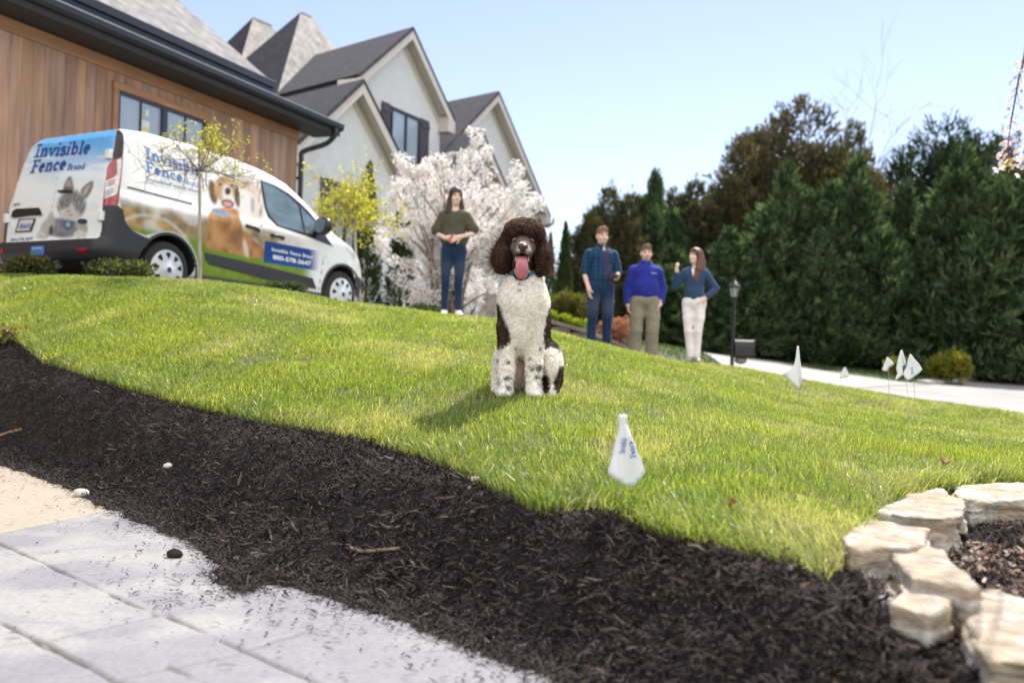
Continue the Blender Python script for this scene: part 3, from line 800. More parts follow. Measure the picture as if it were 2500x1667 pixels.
for k, (lab, pts, zt, th) in enumerate(STONES):
    P2 = np.array([on_z(*z8(p), zt)[:2] for p in pts])
    c0 = P2.mean(0); lo = P2.min(0) - .04; hi = P2.max(0) + .04
    f = Field((*lo, zt - th - .03), (*hi, zt + .04), 0.007)
    X = np.stack(np.meshgrid(*f.ax, indexing='ij'), -1)
    lay = np.floor((X[..., 2] + .02 * fbm(X * 5, 160 + k, 2)) / .024); d2 = poly_sdf(X[:, :, 0, :2], P2)[:, :, None] + .022 * (vnoise(np.stack([lay, 0 * lay + k, np.floor(X[..., 0] * 7 + 3 * X[..., 1])], -1), 170) - .6) + 0.02 * (fbm(np.stack([X[..., 2] * 22, X[..., 0] * 3, X[..., 1] * 3], -1), 90 + k, 3) - .5)
    tilt = zt + 0.012 * (X[..., 0] - c0[0]) + 0.02 * (fbm(X * np.array([6, 6, 2]), 120 + k, 3) - .5)
    d = smax(d2 + 0.003, np.maximum(X[..., 2] - tilt, tilt - th - X[..., 2]), 0.006)
    f.d = d + 0.016 * (fbm(X * 14, 140 + k, 4) - .5) + .010 * np.abs(fbm(X * np.array([9, 9, 40]), 150 + k, 3) - .5)
    V, Q = f.mesh(); o = obj_np('flagstone', V, Q, M_stone, smooth=True, org=(*c0, zt - th))
    tag(o, lab, 'stone', 'flagstones edging the lower bed')
# litter of leaves and chips inside the stone edging
N = 16000
x = rng.uniform(1.05, 2.6, N); y = rng.uniform(1.6, 3.3, N)
lit = (y < 3.02 + 0.10 * (x - 1.5) + .12 * (fbm(np.stack([x, y], -1) * 4, 78, 2) - .5)) & (fbm(np.stack([x, y], -1) * 5, 77, 2) > .30) & (poly_sdf(np.stack([x, y], -1), BED2) < -.03); x, y = x[lit], y[lit]; N = len(x)
th = rng.uniform(0, 6.28, N); D = np.stack([np.cos(th), np.sin(th), rng.normal(.1, .25, N)], 1)
up = np.stack([rng.normal(0, .5, N), rng.normal(0, .5, N), np.ones(N)], 1); up /= np.linalg.norm(up, axis=1)[:, None]
c = np.array([[.33, .24, .18], [.22, .14, .1], [.45, .38, .32], [.10, .07, .06]])[rng.integers(0, 4, N)] * rng.uniform(.6, 1.2, (N, 1))
tag(ribbons(np.stack([x, y, mulch_z(x, y) + rng.uniform(.0, .02, N)], 1), D, rng.uniform(.012, .035, N), rng.uniform(.008, .02, N), up, rng.normal(0, .004, N), c, 'leaf_litter', M_shred),
    'dry pale leaf litter and wood chips inside the stone edging', 'leaf litter', kind='stuff')
# pebbles and dry leaves
M_peb = pm('pebble', (0.62, 0.57, 0.52), 0.6, var=0.15, vs=40)
for lab, u, v, zz, r_ in [('round cream pebble at the edge of the mulch on the path', 200, 1196, .03, .03), ('bright white pebble lying in the middle of the mulch bank', 1158, 1310, .14, .014),
                      ('small tan pebble in the mulch near the front marker flag', 1520, 1363, .17, .011), ('pale narrow pebble in the mulch above the cream one', 411, 1163, .13, .018), ('dark clod of soil on the pale path', 426, 1352, .012, .024)]:
    p = on_z(u, v, zz)
    zs = max(float(mulch_z(np.array([p[0]]), np.array([p[1]]))[0]), 0.0) if bed_sd(np.array([p[0]]), np.array([p[1]]))[0] > 0 else 0.0
    f = Field((-r_ * 2, -r_ * 2, -r_ * 2), (r_ * 2, r_ * 2, r_ * 2), r_ / 9)
    f.ell((0, 0, 0), (r_ * 1.2, r_ * .8, r_ * .7)); f.noise(r_ * .3, .8 / r_, int(u), 2, 1)
    V, Q = f.mesh()
    o = obj_np('pebble', V, Q, M_peb if 'dark' not in lab else M_mulch, smooth=True); o.location = (p[0], p[1], zs + r_ * .5)
    tag(o, lab, 'pebble' if 'dark' not in lab else 'clod')
M_dry = pm('dry_leaf', (0.20, 0.10, 0.045), 0.7, var=0.3, vs=60, transl=.3)
def dry_leaf(lab, u, v, D, s, rz, col=None):
    p = W(u, v, D); p[2] = float(Z(p[0], p[1])) + 0.045
    t = np.linspace(0, 1, 7); w = np.sin(np.pi * t ** .8) * .3 * (1 + .3 * np.sin(t * 19))
    V = []
    for i, a in enumerate(t):
        for sgn in (-1, 0, 1): V.append((a * s - s / 2, sgn * w[i] * s, (.25 * (sgn * w[i]) ** 2 * 8 + .18 * math.sin(a * 4)) * s))
    F = [[i * 3 + j, i * 3 + j + 1, i * 3 + j + 4, i * 3 + j + 3] for i in range(6) for j in range(2)]
    o = obj_np('dry_leaf', V, np.array(F), M_dry, smooth=True); o.location = p; o.rotation_euler = (.3, .2, rz)
    tag(o, lab, 'leaf')
dry_leaf('curled brown dry leaf on the lawn left of the dog', 748, 916, 5.5, .07, .3)
dry_leaf('brown dry leaf in the grass beside the far flagstone', 2305, 1180, 3.95, .07, 1.2)
dry_leaf('tan dry leaf in the tall grass near the corner boulder', 1790, 1300, 2.75, .05, 2.2)
# ================================================================== WOODEN GARAGE
def frame_mat(org, yaw):
    """local x along the wall (to the right, away), y into the building (left), z up"""
    c, s = math.cos(yaw), math.sin(yaw)
    m = Matrix(((s, -c, 0, org[0]), (c, s, 0, org[1]), (0, 0, 1, org[2]), (0, 0, 0, 1)))
    return m
M_black = pm('black_metal', (0.014, 0.013, 0.016), 0.35, var=0.1, vs=3)
M_soffit = pm('black_soffit', (0.016, 0.014, 0.015), 0.6, var=0.1)
M_glass = pm('window_glass', (0.30, 0.37, 0.44), 0.04, var=0.10, vs=1.3, spec=0.9)
M_whitetrim = pm('white_trim', (0.62, 0.60, 0.57), 0.6, var=0.05)
def wood_mat():
    m = pm('cedar_plank', attr=True, rough=0.65, var=0.26, vs=9, stretch=(1, 1, 0.12), bump=0.002, bs=40, col2=(0.36, 0.275, 0.25), cs=5, clo=.50, chi=.85)
    return m
M_wood = wood_mat()
def shingle_mat(name, c1, c2, s=1.0):
    m = bpy.data.materials.new(name); m.use_nodes = True
    nt = m.node_tree; N = nt.nodes; L = nt.links; b = N['Principled BSDF']
    uv = N.new('ShaderNodeUVMap')
    br = N.new('ShaderNodeTexBrick'); br.inputs['Scale'].default_value = 1.0
    br.inputs['Brick Width'].default_value = 0.30 * s; br.inputs['Row Height'].default_value = 0.14 * s; br.inputs['Mortar Size'].default_value = 0.008
    br.inputs['Color1'].default_value = (*c1, 1); br.inputs['Color2'].default_value = (*c2, 1)
    br.inputs['Mortar'].default_value = (*[k * .45 for k in c1], 1); br.offset = 0.37; br.inputs['Bias'].default_value = 0
    L.new(uv.outputs[0], br.inputs['Vector'])
    nz = N.new('ShaderNodeTexNoise'); nz.inputs['Scale'].default_value = 2.5; nz.inputs['Detail'].default_value = 6
    L.new(uv.outputs[0], nz.inputs['Vector'])
    mr = N.new('ShaderNodeMapRange'); mr.inputs['From Min'].default_value = .3; mr.inputs['From Max'].default_value = .7; mr.inputs['To Min'].default_value = .75; mr.inputs['To Max'].default_value = 1.25
    L.new(nz.outputs[0], mr.inputs[0])
    hs = N.new('ShaderNodeHueSaturation'); L.new(br.outputs[0], hs.inputs['Color']); L.new(mr.outputs[0], hs.inputs['Value'])
    L.new(hs.outputs[0], b.inputs['Base Color']); b.inputs['Roughness'].default_value = .9
    bp = N.new('ShaderNodeBump'); bp.inputs['Distance'].default_value = .012; L.new(br.outputs['Fac'], bp.inputs['Height']); bp.invert = True
    L.new(bp.outputs[0], b.inputs['Normal'])
    return m
M_shg = shingle_mat('grey_shingles', (0.175, 0.165, 0.17), (0.26, 0.245, 0.245))
M_shd = shingle_mat('charcoal_shade_shingles', (0.026, 0.025, 0.034), (0.040, 0.038, 0.050))  # charcoal roofs; also the painted shade side of the hip roofs
M_shl = shingle_mat('sunlit_hip_shingles', (0.32, 0.295, 0.28), (0.40, 0.37, 0.35))  # hip roof shingles with sunlight put into the colour
def roof_face(name, quads, mat, parent, thick=0.06):
    """quads: list of planar polygons (3D, local); makes a slab with UVs along eave / slope"""
    bm = bmesh.new(); uvl = bm.loops.layers.uv.new('UVMap')
    for q in quads:
        q = [Vector(p) for p in q]
        n = sum(((q[i] - q[0]).cross(q[(i + 1) % len(q)] - q[0]) for i in range(1, len(q) - 1)), Vector()).normalized()
        if n.z < 0: q = q[::-1]; n = -n
        up = (Vector((0, 0, 1)) - n * n.z); up = up.normalized() if up.length > 1e-4 else Vector((0, 1, 0))
        ax = up.cross(n)
        def face(ps):
            f = bm.faces.new([bm.verts.new(p) for p in ps])
            for l in f.loops: l[uvl].uv = (l.vert.co.dot(ax), l.vert.co.dot(up))
        face(q); lo = [p - n * thick for p in q]
        face(lo[::-1])
        for i in range(len(q)):
            j = (i + 1) % len(q); face([q[j], q[i], lo[i], lo[j]])
    me = bpy.data.meshes.new(name); bm.to_mesh(me); bm.free(); me.materials.append(mat)
    return link(bpy.data.objects.new(name, me), parent)

G_YAW = R(21)
_g0 = W(735, 0, 21.2); _gd = np.array([math.sin(G_YAW), math.cos(G_YAW), 0])
GORG = (_g0[0], _g0[1], 1.0)
garage = thing('wooden_garage', 'garage clad in vertical cedar planks with black gutters and grey shingle roof, beside the van', 'garage')
garage.matrix_world = frame_mat(GORG, G_YAW)
# local coordinates: x=0 at right corner, negative to the left; z up from 1.0
def gpx(u, v):       # photo pixel -> local (x,z) on the wall plane
    d = ray(u, v); nrm = np.array([math.cos(G_YAW), -math.sin(G_YAW), 0.0])
    t = ((np.array(GORG) - CAM) @ nrm) / (d @ nrm); p = CAM + d * t - np.array(GORG)
    return float(p @ _gd), float(p[2])
zt = gpx(735, 325)[1]                        # top of the plank wall at the corner
wl = -15.0
win = [gpx(283, 221), gpx(497, 297)]
wx0, wx1 = win[0][0], win[1][0]; wz1 = 0.5 * (win[0][1] + win[1][1]); wz0 = wz1 - 1.75
pv = []; pf = []; pc_ = []
x = 0.0; k = 0
r2 = np.random.default_rng(12)
mbp = MB(); cols = []
def plank(x0, x1, z0, z1):
    sh = r2.uniform(.75, 1.2); hue = r2.uniform(-.1, .1)
    c = np.array([0.36 * (1 + hue * .4), 0.212, 0.135 * (1 - hue)]) * sh
    d = r2.uniform(0, .004)
    mbp.hexa([(x0, 0.03, z0), (x1, 0.03, z0), (x1, 0.001, z0), (x0, 0.001, z0), (x0, 0.03, z1), (x1, 0.03, z1), (x1, 0.001, z1), (x0, 0.001, z1)])
    v = mbp.v[-1]; v[:, 1] -= 0.03 + d
    cols.append(np.tile(c, (8, 1)))
while x > wl:
    wdt = 0.205
    a, b = x - wdt + 0.008, x
    if b <= wx0 - 0.1 or a >= wx1 + 0.1: plank(a, b, -0.8, zt - 0.20)
    else:
        plank(a, b, wz1 + 0.14, zt - 0.20); plank(a, b, -0.8, wz0 - 0.12)
        if a < wx0 - 0.1: plank(a, wx0 - 0.12, wz0 - 0.12, wz1 + 0.14)
        if b > wx1 + 0.1: plank(wx1 + 0.12, b, wz0 - 0.12, wz1 + 0.14)
    x -= wdt
o = mbp.build('plank_cladding', M_wood, garage)
ca = o.data.color_attributes.new('Col', 'FLOAT_COLOR', 'POINT')
cc = np.concatenate(cols); ca.data.foreach_set('color', np.concatenate([cc, np.ones((len(cc), 1))], 1).astype(np.float32).ravel())
core = MB(); core.box((wl / 2, 3.6, zt / 2 - 0.6), (-wl, 7.1, zt + 1.2)); core.build('wall', pm('garage_core', (.05, .03, .02), .9), garage)
M_woodtrim = pm('cedar_trim', (0.33, 0.17, 0.085), 0.65, var=0.2, vs=7, stretch=(.15, 1, 1))
tr = MB(); tr.box((wl / 2, -0.035, zt - 0.10), (-wl, 0.06, 0.19)); tr.box((wl / 2, -0.05, zt - 0.035), (-wl, 0.05, 0.05)); tr.build('frieze_board', M_woodtrim, garage)
wf = MB()
wm = (wx0 + wx1) / 2; wh = wz1 - wz0; ww = wx1 - wx0
for c_, s_ in [((wm, -.05, wz1 + .065), (ww + .26, .07, .12)), ((wx0 - .07, -.05, wz0 + wh / 2), (.11, .07, wh)), ((wx1 + .07, -.05, wz0 + wh / 2), (.11, .07, wh)), ((wm, -.05, wz0 - .06), (ww + .26, .08, .1))]: wf.box(c_, s_)
wfo = wf.build('window_trim', M_woodtrim, garage)
wn = MB(); t_ = .05
M_bframe = pm('dark_window_frame', (0.02, 0.024, 0.045), 0.4)
wn.box((wm, -.03, wz1 - t_ / 2), (ww, .06, t_)); wn.box((wm, -.03, wz0 + t_ / 2), (ww, .06, t_)); wn.box((wx0 + t_ / 2, -.031, wz0 + wh / 2), (t_, .06, wh - 2 * t_)); wn.box((wx1 - t_ / 2, -.031, wz0 + wh / 2), (t_, .06, wh - 2 * t_))
wn.box((wm, -.034, wz0 + wh / 2), (.13, .07, wh - 2 * t_))
for s_ in (-1, 1): wn.box((wm + s_ * (ww / 4 + .01), -.028, wz0 + wh / 2), (.025, .045, wh - 2 * t_))
win_o = wn.build('window', M_bframe, garage)
gl = MB(); gl.box((wm, -.012, wz0 + wh / 2), (ww - .06, .02, wh - .06)); gl.build('pane', M_glass, win_o)
M_sticker = pm('pale_notice', (0.62, 0.66, 0.62), 0.6); M_yel = pm('yellow_notice', (0.62, 0.55, 0.25), 0.6)
nt_ = MB(); nx0, nz0 = gpx(352, 303)
nt_.box((nx0, -.026, nz0 - .16), (.19, .006, .42)); nt_.box((nx0 + .03, -.026, nz0 + .19), (.07, .006, .11)); nt_.build('notice', M_sticker, win_o)
ny_ = MB(); ny_.lathe([(0, -.034), (.085, -.034), (.085, -.030), (0, -.030)], (nx0, 0, nz0 - .14), 14, 'y'); ny_.build('yellow_disc', M_yel, win_o)
# eaves : soffit, fascia, gutter, roof slope, upper gutter
OV = 0.62
ev = MB(); ev.box((wl / 2 + .32, -OV / 2, zt + 0.03), (-wl + .72, OV, 0.05)); ev.box((wl / 2 + .32, -OV - .015, zt + .12), (-wl + .74, .03, .24))
ev.build('soffit', M_soffit, garage)
gp = [(-OV - .031, zt + .10), (-OV - .09, zt + .11), (-OV - .125, zt + .16), (-OV - .13, zt + .245), (-OV - .118, zt + .245), (-OV - .112, zt + .17), (-OV - .08, zt + .125), (-OV - .031, zt + .115)]
gm_ = MB(); gm_.prism([(0.70, y, z) for y, z in gp], (wl - .76, 0, 0)); gm_.build('gutter', M_black, garage)
gr_ = MB(); gr_.box((wl / 2 + .32, -OV - .124, zt + .252), (-wl + .74, .022, .012)); gr_.build('gutter_rim', pm('gutter_rim', (.55, .54, .53), .3, metal=.3), garage)
PIT = math.tan(R(40))
# lower skirt roof then a step with a second gutter, then the main slope hipped at the right end
y1 = 0.15; z1_ = zt + .27 + (OV + y1) * .42
roof_face('skirt_roof', [[(0.72, -OV - .05, zt + .27), (wl - .06, -OV - .05, zt + .27), (wl - .06, y1, z1_), (-0.1, y1, z1_)]], M_shd, garage)
ug = MB(); xr = gpx(672, 200)[0]
for c_, s_ in [((0, 0), (0, 0))]:
    ug.box(((wl + xr) / 2, y1 - .06, z1_ + .12), (xr - wl, .10, .24)); ug.box(((wl + xr) / 2, y1 - .14, z1_ + .17), (xr - wl, .05, .13))
ug.build('upper_gutter', M_black, garage)
ur = MB(); ur.box(((wl + xr) / 2, y1 - .155, z1_ + .243), (xr - wl + .02, .022, .012)); ur.build('upper_gutter_rim', pm('gutter_rim_dim', (.32, .31, .31), .35, metal=.2), garage)
zb = z1_ + .22; hb = 5.0
def rp(y): return zb + (y - y1) * PIT * 1.12
yr = 5.2
roof_face('roof', [[(xr + .02, y1 - .1, zb), (wl, y1 - .1, zb), (wl, yr, rp(yr)), (xr - 3.0, yr, rp(yr))], [(xr + .02, y1 - .1, zb), (xr - 3.0, yr, rp(yr)), (xr - 2.8, yr * 2, zb), (xr + .02, yr * 2, zb)]], M_shg, garage)
# downspout and globe lamp
dx = 0.03
ds = MB()
pts = smoothpoly([(0.42, -OV - .07, zt + .12), (0.42, -OV - .07, zt - .02), (0.36, -OV + .12, zt - .22), (0.10, -.12, zt - .42), (0.06, -.10, zt - .62), (0.06, -.10, zt - 1.2), (0.06, -.10, zt - 3), (0.06, -.10, -.5)], 5, closed=False)
ds.tube(pts, .055, 10)
for zz in (zt - 1.0, zt - 2.6): ds.box((.06, -.06, zz), (.16, .1, .05))
ds.build('downspout', M_black, garage, smooth=True, auto=50)
lx, lz = gpx(758, 314)
wl_ = MB(); wl_.lathe([(0, -.085), (.04, -.077), (.075, -.04), (.085, 0), (.075, .04), (.04, .077), (0, .085)], (lx, -.10, lz), 16); 
lamp = wl_.build('wall_lamp', pm('lamp_globe', (.75, .72, .68), .35), garage, smooth=True)
lb = MB(); lb.lathe([(.05, -.03), (.05, .0), (.02, .0)], (lx, -.0, lz), 12, 'y'); lb.build('lamp_base', M_black, lamp)

# ================================================================== WHITE HOUSE
H_YAW = R(25)
_h0 = W(1082, 0, 34.0)
HORG = np.array([_h0[0], _h0[1], 1.2]); _hd = np.array([math.sin(H_YAW), math.cos(H_YAW), 0]); _hn = np.array([math.cos(H_YAW), -math.sin(H_YAW), 0.0])
house = thing('white_house', 'white painted brick house with steep gables and dark shingle roofs behind the blossom tree', 'house')
house.matrix_world = frame_mat(HORG, H_YAW)
def hpx(u, v, off=0.0):      # pixel -> (x, z) on plane parallel to front wall moved outwards by off
    d = ray(u, v); o_ = HORG + _hn * off
    t = ((o_ - CAM) @ _hn) / (d @ _hn); p = CAM + d * t - HORG
    return float(p @ _hd), float(p[2])
M_brick = pm('white_brick', (0.69, 0.705, 0.715), 0.85, var=0.06, vs=3, bump=0.012, bs=16, stretch=(1, 1, 2.2))
M_trim2 = pm('cream_trim', (0.60, 0.55, 0.50), 0.65, var=0.04)
M_shutter = pm('plum_grey_shutter', (0.075, 0.065, 0.075), 0.6, var=0.1)
M_pane = pm('bright_pane', (0.34, 0.42, 0.50), 0.05, var=0.08, vs=1, spec=.9)
SKEW = math.tan(R(17))
def gable(u_p, v_p, u_e, v_e, off, depth, ovh, wall_z0=-1.5, right_only_px=None, mat=M_shd, ridge_back=None, wallname='wall', half=None):
    """gable facing the lawn: peak pixel, right eave pixel, on plane moved out by off"""
    xp, zp = hpx(u_p, v_p, off + ovh); xe, ze = hpx(u_e, v_e, off + ovh)
    hw = (xe - xp) if half is None else half
    sl = (zp - ze) / (xe - xp)
    y0 = -off                                # wall plane local y
    yo = y0 - ovh
    # wall pentagon prism
    side = 0.32
    xw0, xw1 = xp - hw + side, xp + hw - side
    zw = zp - .30
    m = MB(); m.prism([(xw0, y0, wall_z0), (xw1, y0, wall_z0), (xw1, y0, zw - sl * (xw1 - xp)), (xp, y0, zw), (xw0, y0, zw - sl * (xp - xw0))], (SKEW * depth, depth, 0))
    m.build(wallname, M_brick, house)
    # roof slabs
    zl = zp - sl * hw
    th = .10
    sk = SKEW * (depth + ovh)
    roof_face('roof', [[(xp, yo, zp), (xp - hw, yo, zl), (xp - hw + sk, depth + y0, zl), (xp + sk, depth + y0, zp)], [(xp, yo, zp), (xp + hw, yo, zl), (xp + hw + sk, depth + y0, zl), (xp + sk, depth + y0, zp)]], mat, house, th)
    # rake boards + soffit returns
    n = MB(); L_ = math.hypot(hw, zp - zl); w_ = .28
    for s_ in (-1, 1):
        a = np.array([xp, zp - .12]); b = np.array([xp + s_ * hw, zl - .12]); d_ = (b - a) / np.linalg.norm(b - a); dn = np.array([0, -1.0])
        q = [a, b, b + dn * w_, a + dn * w_]
        n.prism([(p[0], yo + .01, p[1]) for p in q], (0, .05, 0))
        # sloping soffit between rake and wall
        q2 = [a + dn * .10, b + dn * .10, b + dn * .14, a + dn * .14]
        n.prism([(p[0], yo + .06, p[1]) for p in q2], (0, ovh - .07, 0))
        # inner frieze on wall
        q3 = [a + dn * .16, b + dn * .16, b + dn * .46, a + dn * .46]
        n.prism([(p[0], y0 - .03, p[1]) for p in q3], (0, .028, 0))
        # boxed return
        bx = xp + s_ * (hw - .22)
        n.prism([(bx - .24, yo + .012, zl - .5), (bx + .24, yo + .012, zl - .5), (bx + .24, yo + .012, zl - .13), (bx - s_ * .24, yo + .012, zl + .02)] if s_ > 0 else
                [(bx - .24, yo + .012, zl - .5), (bx + .24, yo + .012, zl - .5), (bx + .24, yo + .012, zl + .0), (bx - .24, yo + .012, zl - .13)], (0, ovh + .3, 0))
    n.build('rake_board', M_trim2, house)
    return xp, zp, hw, zl, sl, y0
G2 = gable(1010, 65, 1112, 292, 0.0, 6.5, 0.42)
G1 = gable(889, 192, 1012, 440, 1.6, 9.0, 0.40)
G3 = gable(1219, 222, 1346, 528, -0.3, 8.0, 0.45, half=None)
G4 = gable(1180, 318, 1238, 452, 0.9, 6.0, 0.34)
# house body behind the gables
bd = MB(); bd.box((-2.0, 7.0, 1.6), (16.0, 10.5, 6.2)); bd.build('rear_wall', M_brick, house)
# window of the tall gable with shutters
def hwindow(u0, v0, u1, v1, off, parent, hz=1.45):
    x0, za = hpx(u0, v0, off); x1, zb_ = hpx(u1, v1, off); z1 = (za + zb_) / 2; y = -off; z0 = z1 - hz
    m = MB(); xm = (x0 + x1) / 2; w = x1 - x0
    for c_, s_ in [((xm, y - .03, z1 - .05), (w, .08, .1)), ((xm, y - .03, z0 + .05), (w, .08, .1)), ((x0 + .04, y - .032, (z0 + z1) / 2), (.08, .08, hz - .2)), ((x1 - .05, y - .032, (z0 + z1) / 2), (.1, .08, hz - .2)), ((xm, y - .034, (z0 + z1) / 2), (.09, .085, hz - .2))]: m.box(c_, s_)
    wo = m.build('window', M_bframe, parent)
    g = MB(); g.box((xm, y - .012, (z0 + z1) / 2), (w - .08, .02, hz - .08)); g.build('pane', M_pane, wo)
    s = MB(); s.box((xm, y - .08, z0 - .07), (w + .16, .16, .12)); s.build('sill', M_trim2, wo)
    return x0, x1, z0, z1, y, wo
def shutter(x0, x1, z0, z1, y, parent):
    m = MB(); n = 4; w = (x1 - x0) / n
    for i in range(n): m.box((x0 + w * (i + .5), y - .035, (z0 + z1) / 2), (w - .012, .03, z1 - z0))
    for zz in (z0 + .22, z1 - .22): m.box(((x0 + x1) / 2, y - .065, zz), (x1 - x0 - .02, .03, .13))
    m.build('shutter', M_shutter, parent)
x0, x1, z0, z1, y, wo = hwindow(953, 258, 1023, 292, 0.0, house, 1.62)
shutter(x0 - .55, x0 - .04, z0 - .02, z1 + .04, y, house); shutter(x1 + .06, x1 + .62, z0 - .02, z1 + .04, y, house)
x0, x1, z0, z1, y, wo = hwindow(812, 440, 868, 462, 1.6, house, 2.4)
shutter(x0 - .55, x0 - .04, z0, z1 + .03, y, house)
# stone front below the small gable and a dark metal canopy
M_veneer = pm('stone_veneer', (0.27, 0.22, 0.20), 0.9, var=0.35, vs=6, bump=0.02, bs=14, col2=(0.36, 0.33, 0.32), cs=4)
sx, sz = hpx(1100, 420, 1.0); sx1, sz1 = hpx(1262, 560, 1.0)
st = MB(); xp4, zp4, hw4, zl4, sl4, y4 = G4
st.prism([(xp4 - hw4 + .33, y4 - .02, -1.5), (xp4 + hw4 + .1, y4 - .02, -1.5), (xp4 + hw4 + .1, y4 - .02, zl4 + .4), (xp4, y4 - .02, zp4 - .55), (xp4 - hw4 + .33, y4 - .02, zl4 + .4)], (0, .4, 0))
st.build('stone_front', M_veneer, house)
cn = MB(); cx, cz = hpx(1035, 415, 1.2)
cn.hexa([(cx - .9, -1.9, cz - .3), (cx + .9, -1.9, cz - .3), (cx + .9, -.3, cz - .3), (cx - .9, -.3, cz - .3), (cx - .7, -1.7, cz - .2), (cx + .7, -1.7, cz - .2), (cx + .5, -.3, cz + .45), (cx - .5, -.3, cz + .45)])
cn.build('porch_canopy', M_shd, house)
# small downpipe bracket at the far eave
xe, ze = hpx(1341, 536, .2)
dp = MB(); dp.tube(smoothpoly([(xe - .12, -.45, ze + .02), (xe - .14, -.4, ze - .22), (xe - .45, -.1, ze - .35), (xe - .5, .12, ze - .5), (xe - .5, .12, -1)], 5, closed=False), .045, 8); dp.build('downspout', M_black, house, smooth=True)
# hipped roofs rising behind
def hip(u, v, D, zb, a, b, rl, name='roof'):
    """hip roof: apex at the pixel; a run towards the camera side, b run towards the lawn side, rl ridge length to the back-right"""
    p = W(u, v, D)
    M_ = np.array((house.matrix_world.inverted() if False else frame_mat(HORG, H_YAW).inverted()))
    q = (M_ @ np.append(p, 1))[:3]
    x_, y_, z_ = q
    c5, s5 = math.cos(R(-5)), math.sin(R(-5))
    def rot(dx, dy, zz): return (x_ + dx * c5 - dy * s5, y_ + dx * s5 + dy * c5, zz)
    fl = rot(-a, -b, zb); fr = rot(rl + a, -b, zb); bl = rot(-a, b, zb); br_ = rot(rl + a, b, zb); A = (x_, y_, z_); B = rot(rl, 0, z_)
    roof_face(name, [[fl, bl, A]], M_shd, house); roof_face(name, [[fl, fr, B, A]], M_shl, house); roof_face(name, [[fr, br_, B]], M_shl, house); roof_face(name, [[bl, br_, B, A]], M_shl, house)  # one roof covering: shade face painted dark, sunny faces painted light
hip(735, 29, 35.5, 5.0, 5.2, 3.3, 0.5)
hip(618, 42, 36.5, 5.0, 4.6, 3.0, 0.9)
# wall below the garage-side roof, tying the buildings together
# ================================================================== PLANTS
M_bark = pm('bark', (0.16, 0.13, 0.105), 0.9, var=0.3, vs=14, bump=0.01, bs=30, stretch=(1, 1, .25))
M_palebark = pm('pale_bark', (0.36, 0.32, 0.27), 0.85, var=0.3, vs=18, bump=0.004, bs=40, stretch=(1, 1, .3))
M_twig = pm('twig', (0.22, 0.16, 0.13), 0.85, var=0.25, vs=10)
M_leaf = pm('leaf', attr=True, rough=0.55, var=0.0, transl=0.5, tcol=(1.3, 1.3, .7), spec=.35)
M_conifer = pm('conifer_foliage', attr=True, rough=0.75, var=0.0, transl=0.36, tcol=(1.2, 1.25, .7), spec=.25)
M_petal = pm('petal', attr=True, rough=0.6, var=0.0, transl=0.45, spec=.3)
def unit(r, n):
    v = r.normal(0, 1, (n, 3)); return v / np.linalg.norm(v, axis=1)[:, None]
def leaves(P, D, L, wd, r, col, fold=0.0):
    """pointed leaf quads at P along D"""
    n = len(P)
    up = unit(r, n); S = np.cross(D, up); S /= np.linalg.norm(S, axis=1)[:, None] + 1e-9
    m = P + D * (L * .5)[:, None]
    V = np.stack([P, m - S * (wd * .5)[:, None], P + D * L[:, None], m + S * (wd * .5)[:, None]], 1).reshape(-1, 3)
    return V, np.arange(n * 4).reshape(-1, 4), np.repeat(col, 4, 0)
def mix_cols(r, n, cols, jit=.25):
    c = np.asarray(cols, float)
    return c[r.integers(0, len(c), n)] * r.uniform(1 - jit, 1 + jit, n)[:, None]

